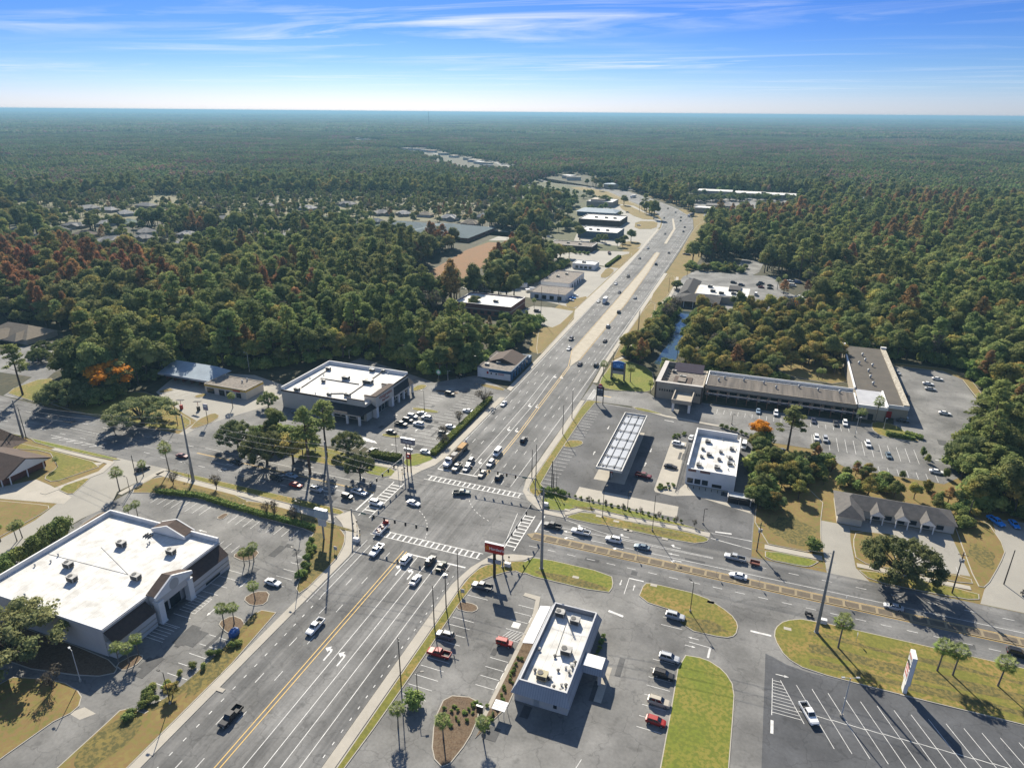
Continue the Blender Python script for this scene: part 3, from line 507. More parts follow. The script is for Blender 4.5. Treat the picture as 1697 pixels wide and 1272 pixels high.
for i in range(11):
    y = 133.4 - i*.95; line(W_, (14.9, y), (15.6 + i*.42 + 1.2, y), .12, .052)
line(W_, (14.9, 134), (14.9, 123), .14, .052); line(W_, (16.6, 134), (21.4, 123), .14, .052); line(W_, (15, 121.6), (15, 118), .6, .052)
rows(-62.2, -57.4, [199.6 + 2.75*i for i in range(11)]); rows(-62.2, -57.4, [238.6 + 2.75*i for i in range(11)])
arrow('s', -50.4, 228, 0, 1, ZL); arrow('s', -50.4, 252, 180, 1, ZL); arrow('s', -30.6, 226, 0, 1, ZL); arrow('s', -30.6, 238, 180, 1, ZL)
line(W_, (-2.6, 190.2), (2.2, 190.8), .6, ZL); line(W_, (-3.6, 189), (8.2, 189), .25, ZL); line(W_, (-3.6, 186.2), (8.2, 184.6), .25, ZL)
line(W_, (-66, 277.4), (-66, 291), .25, ZL); line(W_, (-63.8, 277.8), (-63.8, 291), .25, ZL)
for i in range(9): line(W_, (-66, 278.6 + i*1.4), (-63.8, 278.6 + i*1.4), .45, ZL)
line(W_, (-62.4, 285), (-61.8, 291), .5, ZL); line(Y_, (-61, 284.6), (-56.5, 284.2), .5, ZL); line(W_, (-30, 268), (-26, 267.6), .4, ZL)
cols(263, 275.6, [27.8 + 3.05*i for i in range(13)]); cols(250.2, 255.4, [43.6 + 3.1*i for i in range(9)]); line(W_, (70.6, 269), (76.4, 268.6), .4, ZL)
cols(283.4, 287.8, [-10 + 2.9*i for i in range(20)])
rows(-119, -112, [240 + 2.9*i for i in range(9)]); rows(-134, -127, [243 + 2.9*i for i in range(6)]); rows(-122.6, -108.4, [208 + 2.9*i for i in range(11)]); rows(-133, -126.4, [216 + 2.9*i for i in range(8)]); cols(197.6, 202.6, [-146.5 + 3*i for i in range(10)])
arrow('s', -124, 230, 0, 1, ZL); arrow('s', -124.4, 206.4, 270, 1, ZL); arrow('s', -122.6, 222, 180, 1, ZL); W_.poly([(-141, 205.6), (-131, 205.2), (-133, 206.6), (-138.6, 208)], ZL)
for x in (-249, -245, -241, -237): line(W_, (x, 214), (x + 2, 222), .15, ZL)
cols(192.6, 196.8, [51.6 + 3*i for i in range(5)]); rows(-56, -50, [470 + 3*i for i in range(20)]); rows(-24, -12, [540, 548, 556])
struct(W_.build('white_markings', M_white), 'white painted road and parking markings'); struct(Y_.build('yellow_markings', M_yellow), 'yellow painted centre lines')
pm = MB(); random.seed(31)
for i in range(64):
    x, y = random.choice(((random.uniform(-100, -69), random.uniform(60, 330)), (random.uniform(-50, 60), random.uniform(159.5, 179)), (random.uniform(-60, -8), random.uniform(95, 148)), (random.uniform(-128, -112), random.uniform(84, 140)), (random.uniform(-140, -110), random.uniform(205, 262)), (random.uniform(-55, 5), random.uniform(196, 262)), (random.uniform(-200, -115), random.uniform(162, 182)), (random.uniform(20, 90), random.uniform(252, 330))))
    a, b = random.uniform(.8, 3.4), random.uniform(1.2, 7); 
    if abs(y - 169) < 11: a, b = b, a
    pm.box(x - a/2, x + a/2, y - b/2, y + b/2, .02, .064 + i*.00008)
struct(pm.build('asphalt_patch', road_mat('patched_asphalt', (.085, .084, .082), (.068, .068, .067), (.3, .3, 1))), 'darker asphalt repair patches'); random.seed(8)
# ------------------------------------------------------------------ buildings
M_roofw = seam_mat('white_roof_membrane', (.64, .63, .60), (.43, .415, .38), 1.9, 0, .035, .8)
M_wallc = mat('cream_stucco', (.52, .48, .42), .85, (.46, .43, .37), .2, 6)
M_wallg = mat('light_grey_stucco', (.50, .48, .45), .85, (.44, .42, .40), .2, 6)
M_wallt = mat('tan_stucco', (.37, .32, .25), .85, (.31, .27, .21), .2, 6)
M_wallw = mat('white_render', (.70, .69, .66), .8, (.62, .61, .59), .25, 6)
M_brown = mat('brown_shingle', (.085, .058, .045), .9, (.06, .042, .034), 1.2, 6)
M_dkshin = mat('dark_shingle', (.045, .042, .042), .9, (.032, .03, .03), 1.2, 6)
M_gyshin = mat('grey_shingle', (.125, .115, .105), .9, (.085, .08, .075), .7, 6)
M_tansh = mat('tan_shingle', (.22, .18, .13), .9, (.17, .14, .10), .7, 6)
M_brick = mat('red_brick', (.20, .085, .06), .9, (.15, .065, .05), .9, 6)
M_gravel = mat('weathered_flat_roof', (.17, .145, .12), .95, (.09, .08, .07), .18, 8, c3=(.23, .2, .17), scale3=.9)
M_streak = mat('streaked_flat_roof', (.145, .125, .105), .95, (.06, .053, .047), .5, 6, stretch=(1.3, .07, 1))
M_metal = seam_mat('grey_metal_panel', (.30, .32, .345), (.25, .265, .29), .55, 0, .12, .45, .0)
M_metal2 = seam_mat('blue_grey_metal_roof', (.30, .36, .40), (.24, .29, .33), .8, 0, .1, .8, .0)
M_steel = mat('galvanised_steel', (.42, .43, .43), .45, (.33, .34, .34), .6, metal=.3)
M_unit = mat('rooftop_unit_grey', (.38, .37, .34), .6, (.27, .26, .24), .8)
M_unit2 = mat('rooftop_unit_dark', (.05, .05, .05), .6)
M_glass = mat('dark_window_glass', (.022, .028, .034), .12, (.03, .036, .042), .4, spec=.6)
M_blue = mat('blue_paint', (.025, .10, .19), .6); M_blk = mat('black_metal', (.022, .022, .023), .5); M_red = mat('sign_red', (.40, .02, .018), .5)
M_dkbeam = mat('dark_canopy_steel', (.05, .055, .06), .5); M_can = mat('canopy_panel', (.33, .35, .38), .5, (.29, .31, .34), .5)
M_yel = mat('yellow_trim', (.55, .37, .05), .6); M_purple = mat('dusk_purple_canvas', (.06, .045, .065), .9)
M_sgn = mat('white_sign_face', (.72, .72, .70), .4); M_sgng = mat('grey_sign_face', (.40, .41, .43), .5)
def part(name, mb, mats, root):
    o = root.location; mb.v = [(v[0]-o.x, v[1]-o.y, v[2]-o.z) for v in mb.v]
    return mb.build(name, mats, root)
def sub(name, mb, mats, par, root):
    return part2(name, mb, mats, par, root)
def part2(name, mb, mats, par, root):
    o = root.location; mb.v = [(v[0]-o.x, v[1]-o.y, v[2]-o.z) for v in mb.v]
    return mb.build(name, mats, par)
def text(root, s, size, loc, rot, m, name='lettering', sx=1.0, par=None):
    c = bpy.data.curves.new(name, 'FONT'); c.body = s; c.size = size; c.align_x = 'CENTER'; c.align_y = 'CENTER'; c.extrude = .03; c.offset = .012
    c.materials.append(m); o = bpy.data.objects.new(name, c); sc.collection.objects.link(o); bpy.context.view_layer.update(); me = bpy.data.meshes.new_from_object(o); bpy.data.objects.remove(o); o = bpy.data.objects.new(name, me); sc.collection.objects.link(o); o.parent = par or root
    o.location = Vector(loc) - root.location; o.rotation_euler = rot; o.scale = (sx, 1, 1); return o
FS, FE, FW, FN = (R(90), 0, 0), (R(90), 0, R(90)), (R(90), 0, R(-90)), (R(90), 0, R(180))     # facing south / east / west / north
def rtu(root, x, y, z, a=2.2, b=1.5, c=1.25, m=None):
    mb = MB(); mb.box(x-a/2, x+a/2, y-b/2, y+b/2, z+.2, z+c); mb.box(x-a/2-.06, x+a/2+.06, y-b/2-.06, y+b/2+.06, z+c, z+c+.06)
    mb.box(x-a*.42, x+a*.42, y-b*.42, y+b*.42, z-.02, z+.2); mb.cur = 1
    mb.box(x-a/2+.15, x+a/2-.15, y-b/2-.025, y-b/2-.005, z+.35, z+c-.15); mb.cyl((x-a*.2, y, z+c+.06), (x-a*.2, y, z+c+.16), b*.36, n=10); mb.box(x+a/2+.005, x+a/2+.03, y-b*.35, y+b*.35, z+.3, z+c-.15)
    return part('rooftop_unit', mb, [m or M_unit, M_unit2], root)
def vent(root, x, y, z, s=.5): 
    mb = MB(); mb.cyl((x, y, z-.02), (x, y, z+s), s*.32, n=8); mb.cyl((x, y, z+s), (x, y, z+s*1.35), s*.55, s*.2, n=8); return part('roof_vent', mb, M_steel, root)
def pipe(root, pts, z, r=.11):
    mb = MB()
    for i in range(len(pts)-1):
        mb.box(min(pts[i][0], pts[i+1][0])-r, max(pts[i][0], pts[i+1][0])+r, min(pts[i][1], pts[i+1][1])-r, max(pts[i][1], pts[i+1][1])+r, z+.08 + i*.004, z+.26 + i*.004)
    return part('roof_pipe', mb, M_unit, root)
def ringp(mb, x0, x1, y0, y1, z0, z1, t):
    mb.box(x0, x1, y0, y0+t, z0, z1); mb.box(x0, x1, y1-t, y1, z0, z1); mb.box(x0, x0+t, y0+t, y1-t, z0, z1); mb.box(x1-t, x1, y0+t, y1-t, z0, z1)
def flatb(name, label, x0, x1, y0, y1, h, par=.6, wall=None, roof=None, cap=None, cat='building', group=None, base=None):
    root = thing(name, label, cat, ((x0+x1)/2, (y0+y1)/2, 0), group=group)
    mb = MB(); mb.box(x0, x1, y0, y1, 0, h - par); part('wall', mb, wall or M_wallt, root)
    mb = MB(); mb.box(x0+.3, x1-.3, y0+.3, y1-.3, h-par, h-par+.06); part('roof', mb, roof or M_roofw, root)
    mb = MB(); ringp(mb, x0-.04, x1+.04, y0-.04, y1+.04, h-par, h-.1, .34); mb.cur = 1; ringp(mb, x0-.1, x1+.1, y0-.1, y1+.1, h-.1, h, .46); part('parapet', mb, [wall or M_wallt, cap or M_wallw], root)
    return root
def win(root, face, c, a0, a1, z0, z1, m=None, name='window', t=.05):
    mb = MB()
    if face in 'SN': y = c; d = -t if face == 'S' else t; mb.box(a0, a1, min(y, y+d), max(y, y+d), z0, z1)
    else: x = c; d = t if face == 'E' else -t; mb.box(min(x, x+d), max(x, x+d), a0, a1, z0, z1)
    o = part(name, mb, m or M_glass, root)
    return o
def wins(root, face, c, a0, a1, n, w, z0, z1, m=None, name='window'):
    for i in range(n):
        p = a0 + (a1-a0)*(i+.5)/n; win(root, face, c, p-w/2, p+w/2, z0, z1, m, name)
def slab4(mb, a, b, c, d, t=.15):
    n = (Vector(b)-Vector(a)).cross(Vector(d)-Vector(a)).normalized()
    if n.z < 0: n = -n
    lo = [Vector(p) - n*t for p in (a, b, c, d)]
    mb.add([a, b, c, d] + [tuple(p) for p in lo], [(0, 1, 2, 3), (7, 6, 5, 4), (0, 4, 5, 1), (1, 5, 6, 2), (2, 6, 7, 3), (3, 7, 4, 0)])
def hip(mb, x0, x1, y0, y1, z0, z1, along='x', inset_=None, gable=False, e=.5):
    x0 -= e; x1 += e; y0 -= e; y1 += e
    if along == 'x':
        ins = 0 if gable else ((y1-y0)/2 if inset_ is None else inset_); ym = (y0+y1)/2; a, b = (x0+ins, ym, z1), (x1-ins, ym, z1)
        c = [(x0, y0, z0), (x1, y0, z0), (x1, y1, z0), (x0, y1, z0)]
        mb.add(c + [a, b], [(0, 1, 5, 4), (2, 3, 4, 5), (3, 0, 4), (1, 2, 5), (3, 2, 1, 0)])
    else:
        ins = 0 if gable else ((x1-x0)/2 if inset_ is None else inset_); xm = (x0+x1)/2; a, b = (xm, y0+ins, z1), (xm, y1-ins, z1)
        c = [(x0, y0, z0), (x1, y0, z0), (x1, y1, z0), (x0, y1, z0)]
        mb.add(c + [a, b], [(3, 0, 4, 5), (1, 2, 5, 4), (0, 1, 4), (2, 3, 5), (3, 2, 1, 0)])
# --- the near left store with the big white roof
def near_store():
    x0, x1, y0, y1, h = -172.5, -132.2, 85.2, 122.9, 8.6
    r = thing('vacant_store', 'big pale store with white flat roof, gabled entrance and brown shingle skirts', 'store', ((x0+x1)/2, (y0+y1)/2, 0))
    mb = MB(); mb.box(x0, x1, y0, y1, 0, 7.7); part('wall', mb, M_wallg, r)
    mb = MB(); mb.box(x0+.4, x1-.12, y0+.12, y1-.4, 7.7, 7.78); part('roof', mb, M_roofw, r)
    mb = MB(); mb.box(x0-.05, x0+.4, y0-.05, y1+.05, 7.7, 9.1); mb.box(x0+.4, x1, y1-.4, y1+.05, 7.7, 9.1); mb.box(x0+.4, x1+.06, y0-.06, y0+.12, 7.7, 7.95); mb.box(x1-.12, x1+.06, y0+.12, y1-.4, 7.7, 8.0)
    part('parapet', mb, M_wallw, r)
    mb = MB(); mb.box(x0+.4, x1+.3, y0-.16, y0-.06, 7.2, 7.75); mb.box(x1+.06, x1+.3, y0-.06, y1, 7.2, 7.8); part('cornice', mb, M_wallg, r)
    for a, b in ((y0+.2, 97.3), (109.7, y1-.3)):
        mb = MB(); slab4(mb, (x1+.02, a, 6.9), (x1+.02, b, 6.9), (x1+3.0, b, 4.4), (x1+3.0, a, 4.4)); part('shingle_skirt', mb, M_brown, r)
        mb = MB(); mb.box(x1+.02, x1+2.7, a, b, 0, 4.15); part('front_bay', mb, M_wallg, r)
        mb = MB(); mb.box(x1+2.72, x1+2.85, a, b, 1.2, 1.4); mb.box(x1+2.72, x1+2.85, a, b, 2.6, 2.75); part('wall_band', mb, M_wallt, r)
    win(r, 'E', x1+2.72, 113.5, 118.8, .4, 1.1); 
    # entrance portico
    mb = MB(); mb.box(x1+.01, x1+.4, 98.2, 109, 0, 8.2); mb.box(x1+.4, x1+3.0, 98.2, 109, 5.2, 8.2); part('portico', mb, M_wallg, r)
    for y in (98.3, 107.8):
        mb = MB(); mb.box(x1+1.6, x1+3.3, y-.2, y+1.4, 0, 6.2); mb.box(x1+1.5, x1+3.4, y-.3, y+1.5, 6.2, 6.5); mb.box(x1+1.5, x1+3.4, y-.3, y+1.5, 0, .5); part('column', mb, M_wallw, r)
    mb = MB(); ym = 103.6; xa, xb = x1-.3, x1+3.3
    mb.add([(xb, 97.6, 7.4), (xb, 109.6, 7.4), (xb, 109.6, 8.3), (xb, ym, 11.0), (xb, 97.6, 8.3)] + [(xb-.5, 97.6, 7.4), (xb-.5, 109.6, 7.4), (xb-.5, 109.6, 8.3), (xb-.5, ym, 11.0), (xb-.5, 97.6, 8.3)],
        [(0, 1, 2, 3, 4), (9, 8, 7, 6, 5), (0, 5, 6, 1), (1, 6, 7, 2), (2, 7, 8, 3), (3, 8, 9, 4), (4, 9, 5, 0)]); part('pediment', mb, M_wallw, r)
    mb = MB(); slab4(mb, (xa, 97.9, 8.0), (xb-.5, 97.9, 8.3), (xb-.5, ym, 10.9), (xa, ym, 10.6)); slab4(mb, (xa, ym, 10.6), (xb-.5, ym, 10.9), (xb-.5, 109.3, 8.3), (xa, 109.3, 8.0)); part('gable_roof', mb, M_brown, r)
    mb = MB(); mb.add([(xb+.02, ym + 1.5*math.cos(t*.3491), 8.6 + 1.5*math.sin(t*.3491)) for t in range(18)], [tuple(range(18))]); part('round_panel', mb, mat('pale_panel', (.42, .40, .37)), r)
    win(r, 'E', x1+.42, 100.2, 103, .1, 3.2, name='door'); win(r, 'E', x1+.42, 103.6, 107, .1, 3.2)
    # second gable over the north wall
    xm = -147.4; ya, yb = y1-3.2, y1+.9
    for yy, nm in ((ya, 0), (yb-.35, 1)):
        mb = MB(); mb.add([(xm-6, yy, 8), (xm+6, yy, 8), (xm+6, yy, 9), (xm, yy, 11.2), (xm-6, yy, 9), (xm-6, yy+.35, 8), (xm+6, yy+.35, 8), (xm+6, yy+.35, 9), (xm, yy+.35, 11.2), (xm-6, yy+.35, 9)],
            [(4, 3, 2, 1, 0), (5, 6, 7, 8, 9), (0, 1, 6, 5), (1, 2, 7, 6), (2, 3, 8, 7), (3, 4, 9, 8), (4, 0, 5, 9)]); part('pediment', mb, M_wallw, r)
    mb = MB(); slab4(mb, (xm-5.9, ya+.35, 9.0), (xm, ya+.35, 11.1), (xm, yb-.35, 11.1), (xm-5.9, yb-.35, 9.0)); slab4(mb, (xm, ya+.35, 11.1), (xm+5.9, ya+.35, 9.0), (xm+5.9, yb-.35, 9.0), (xm, yb-.35, 11.1)); part('gable_roof', mb, M_brown, r)
    mb = MB(); mb.box(xm-5.7, xm+5.7, ya+.36, yb-.4, 7.6, 8.7); part('gable_base', mb, M_wallw, r)
    for q in ('A 625,318', 'A 352,425', 'A 372,497', 'A 700,488', 'A 880,358'):
        x, y = g1(q, 8.2); rtu(r, x, y, 7.78, 2.3, 1.6, 1.5)
    for q in ('A 262,405', 'A 180,425', 'A 300,372', 'A 128,577', 'A 760,318', 'A 770,308'): x, y = g1(q, 7.9); vent(r, x, y, 7.78, .55)
    x, y = g1('A 765,272', 7.9); mb = MB()
    for i in range(3): mb.box(x-1.2+i*.9, x-1.1+i*.9, y-1, y+1, 7.8, 8.2)
    mb.box(x-1.4, x+1.4, y-.05, y+.05, 8.2, 8.3); part('roof_frame', mb, M_unit2, r)
    a = g1('A 250,365', 7.8); b = g1('A 660,470', 7.8); c = g1('A 520,330', 7.8); mb = MB()
    for p, q in ((a, b), (b, c)): mb.cyl((*p, 7.83), (*q, 7.83), .06, n=5)
    part('roof_conduit', mb, M_unit, r)
near_store()
# --- the drugstore
def drugstore():
    x0, x1, y0, y1, h = -187.6, -145.6, 221.4, 257.4, 9.0
    r = thing('drugstore', 'cream drugstore with bright white parapet roof, dark awnings and red script on its corner tower', 'store', ((x0+x1)/2, (y0+y1)/2, 0))
    mb = MB(); mb.box(x0, x1, y0, y1, 0, 7.7); part('wall', mb, M_wallc, r)
    mb = MB(); mb.box(x0+.4, x1-.2, y0+.2, y1-.4, 7.7, 7.78); part('roof', mb, M_roofw, r)
    mb = MB(); mb.box(x0-.05, x0+.4, y0, y1, 7.7, 9.4); mb.box(x0+.4, x1, y1-.4, y1+.05, 7.7, 9.4); mb.box(x1-.2, x1+.05, 240.2, y1-.4, 7.7, 8.4); mb.box(x0+.4, -155, y0-.05, y0+.2, 7.7, 8.2)
    part('parapet', mb, M_wallw, r)
    mb = MB(); mb.box(x0, -154.6, y0-.2, y0-.05, 7.5, 8.25); part('cornice', mb, M_brown, r); mb = MB(); mb.box(x1+.05, x1+.2, 240.6, y1, 7.6, 8.45); part('cornice', mb, M_brown, r)
    # corner tower
    mb = MB(); mb.box(-154.4, x1-.2, y0-.4, y0-.2, 4.5, 9.2); mb.box(x1-.2, -143.4, 225.6, 240.4, 4.6, 9.6); mb.box(-149, x1-.2, 225.8, 226.2, 7.8, 9.4); mb.box(-149, x1-.2, 239.8, 240.2, 7.8, 9.4); part('tower', mb, M_wallc, r)
    mb = MB(); mb.box(x1-.3, -143.1, 225.3, 240.7, 9.6, 10); mb.box(-148.9, x1-.3, 225.6, 226.3, 9.4, 9.75); mb.box(-148.9, x1-.3, 239.7, 240.4, 9.4, 9.75); mb.box(-154.5, x1-.3, y0-.5, y0-.1, 9.2, 9.5); part('tower_cornice', mb, M_brown, r)
    for y in (226.6, 239.4):
        mb = MB(); mb.box(-145.2, -143.4, y-.9, y+.9, 0, 4.6); part('column', mb, M_wallw, r)
    for y in (244, 248.4, 252.8, 256.6):
        mb = MB(); mb.box(-143.6, -142.8, y-.4, y+.4, 0, 3.9); part('column', mb, M_wallw, r)
    for x in (-165.5, -158.8, -152, -146.2):
        mb = MB(); mb.box(x-.4, x+.4, 216.4, 217.2, 0, 3.9); part('column', mb, M_wallw, r)
    mb = MB(); slab4(mb, (x1+.02, 240.6, 6.6), (x1+.02, y1, 6.6), (-142.6, y1, 4.7), (-142.6, 240.6, 4.7)); part('awning', mb, M_dkshin, r)
    mb = MB(); slab4(mb, (-167, y0-.42, 6.6), (x1, y0-.42, 6.6), (x1+1.2, 216.2, 4.7), (-167, 216.2, 4.7)); slab4(mb, (x1+.02, y0-.4, 6.6), (x1+.02, 225.4, 6.6), (x1+2.6, 225.4, 5.0), (x1+1.2, 216.3, 4.7)); part('awning', mb, M_dkshin, r)
    mb = MB(); mb.box(-143.3, -142.7, 240.6, y1, 3.9, 4.65); part('fascia', mb, M_wallc, r); mb = MB(); mb.box(-167, -145.6, 216.4, 217, 3.9, 4.65); part('fascia', mb, M_wallc, r)
    wins(r, 'E', x1+.02, 227.6, 238.4, 4, 2.3, .2, 3.6); wins(r, 'E', x1+.02, 242, 256, 4, 2.6, .6, 3.2); wins(r, 'S', y0-.2, -166, -146.4, 5, 3, .6, 3.2)
    ms = mat('faded_red_letters', (.26, .045, .035), .6)
    text(r, 'Walgreens', 2.3, (-143.36, 233.6, 7.9), FE, ms, sx=1.05); text(r, 'Pharmacy', 1.5, (-143.36, 233.6, 6.1), FE, ms, sx=1.05)
    for q, s in (('F 490,440', 2.2), ('F 285,575', 2.4), ('F 605,500', 3.2), ('F 750,525', 4.2), ('F 775,450', 2.2), ('F 848,455', 1.4), ('F 615,610', 2.6), ('F 458,520', 1.6), ('F 495,607', 1.8)):
        x, y = g1(q, 8.3); rtu(r, x, y, 7.78, s, s*.62, 1.1 + s*.15)
    A = [g1(q, 7.9) for q in ('F 315,560', 'F 480,450', 'F 440,500', 'F 690,540', 'F 640,600', 'F 840,460', 'F 510,600')]
    mb = MB()
    for a, b in ((A[0], A[1]), (A[2], A[3]), (A[4], A[5]), (A[6], A[4])): mb.cyl((*a, 7.98), (*b, 7.98), .2, n=6)
    part('roof_duct', mb, M_brown, r)
    for q in ('F 405,600', 'F 880,470', 'F 460,480', 'F 370,500'): x, y = g1(q, 7.9); vent(r, x, y, 7.78, .6)
drugstore()
# --- car wash with metal roof and the flat roofed service shop
def carwash():
    r = thing('car_wash', 'self-service car wash with pale blue metal roof and red brick bays by the woods', 'car wash', (-247, 232, 0))
    mb = MB(); mb.box(-261, -234, 238.4, 239, 0, 4); part('wall', mb, M_wallw, r)
    for x in (-260, -255, -250, -245, -240, -235):
        mb = MB(); mb.box(x-.25, x+.25, 228, 238.3, 0, 4); part('bay_wall', mb, M_brick, r)
    mb = MB(); mb.add([(-262, 225.6, 4.1), (-231.6, 225.6, 4.1), (-231.6, 240.4, 4.1), (-262, 240.4, 4.1), (-262, 236.6, 6.9), (-236.4, 236.6, 6.9), (-262, 225.6, 3.9), (-231.6, 225.6, 3.9), (-231.6, 240.4, 3.9), (-262, 240.4, 3.9)],
        [(0, 1, 5, 4), (1, 2, 5), (2, 3, 4, 5), (3, 0, 4), (9, 8, 7, 6), (0, 6, 7, 1), (1, 7, 8, 2), (2, 8, 9, 3), (3, 9, 6, 0)]); part('roof', mb, M_metal2, r)
    mb = MB(); mb.box(-262, -231.6, 225.4, 225.58, 3.2, 4.15); part('fascia', mb, mat('pale_fascia', (.42, .45, .47)), r); mb = MB(); mb.box(-258, -243, 225.34, 225.38, 3.5, 3.8); part('fascia_sign', mb, M_blue, r)
    for x in (-252.5, -247.4, -242.5, -237.5):
        mb = MB(); mb.box(x-.5, x+.5, 231.4, 232.2, 0, 1.7); mb.cyl((x, 231.8, 1.7), (x, 231.8, 3.2), .05); part('wash_post', mb, M_red, r)
    r = flatb('service_shop', 'flat roofed tyre and service shop with a yellow band above its bay doors', -230.6, -207.6, 221.8, 233.4, 4.6, .25, M_wallc, M_gravel, mat('tan_edge', (.3, .26, .2)))
    mb = MB(); ringp(mb, -230.72, -207.48, 221.68, 233.52, 3.5, 4.15, .1); part('trim_band', mb, M_yel, r)
    win(r, 'S', 221.68, -229.4, -225.4, .3, 2.8); 
    for x in (-222.6, -218.6): win(r, 'S', 221.68, x, x+3, .05, 2.7, M_blk, 'bay_door')
    win(r, 'S', 221.68, -213, -210.4, .3, 2.6); win(r, 'S', 221.6, -214.6, -210.6, 3.2, 3.9, M_red, 'sign_panel'); win(r, 'S', 221.6, -228, -220, 3.55, 4.05, M_yel, 'sign_panel')
    for q in ('l 1322,565', 'l 1385,545'): x, y = g1(q, 4.4); vent(r, x, y, 4.4, .9)
carwash()
# --- blue painted shop on the highway
def blueshop():
    r = flatb('blue_shop', 'low shop with white side wall, blue front and brown gable on its flat roof', -123.4, -106.2, 286.3, 311.6, 5.0, .3, M_wallw, M_gravel, M_gravel)
    mb = MB(); mb.box(-106.1, -105.8, 286.2, 312, 0, 4.9); mb.box(-117, -106.1, 285.9, 286.2, 3.5, 4.95); part('blue_front', mb, M_blue, r)
    mb = MB(); hip(mb, -121.5, -107, 296, 310.5, 4.75, 7.4, 'y', gable=True, e=.2); part('gable_roof', mb, M_brown, r)
    mb = MB(); mb.box(-122, -105.7, 312, 316.5, 0, 3.4); part('rear_shed', mb, M_blue, r)
    wins(r, 'E', -105.78, 288, 311, 6, 1.6, .5, 3.0); wins(r, 'E', -105.78, 289, 310, 4, 1.1, 3.5, 4.2, M_sgn, 'sign_panel')
    win(r, 'S', 286.2, -112.5, -109.4, 2.2, 3.2, mat('faded_pink_sign', (.55, .38, .36)), 'sign_panel'); win(r, 'S', 286.2, -113.8, -113.1, 2.2, 3); win(r, 'S', 286.2, -116.4, -115.7, 2.2, 3); win(r, 'S', 286.2, -118.4, -117.5, 2.2, 3.4, M_red, 'sign_panel')
    for q in ('h 640,440', 'h 720,480', 'h 420,520'): x, y = g1(q, 5); rtu(r, x, y, 4.75, 2, 1.4, .9)
blueshop()
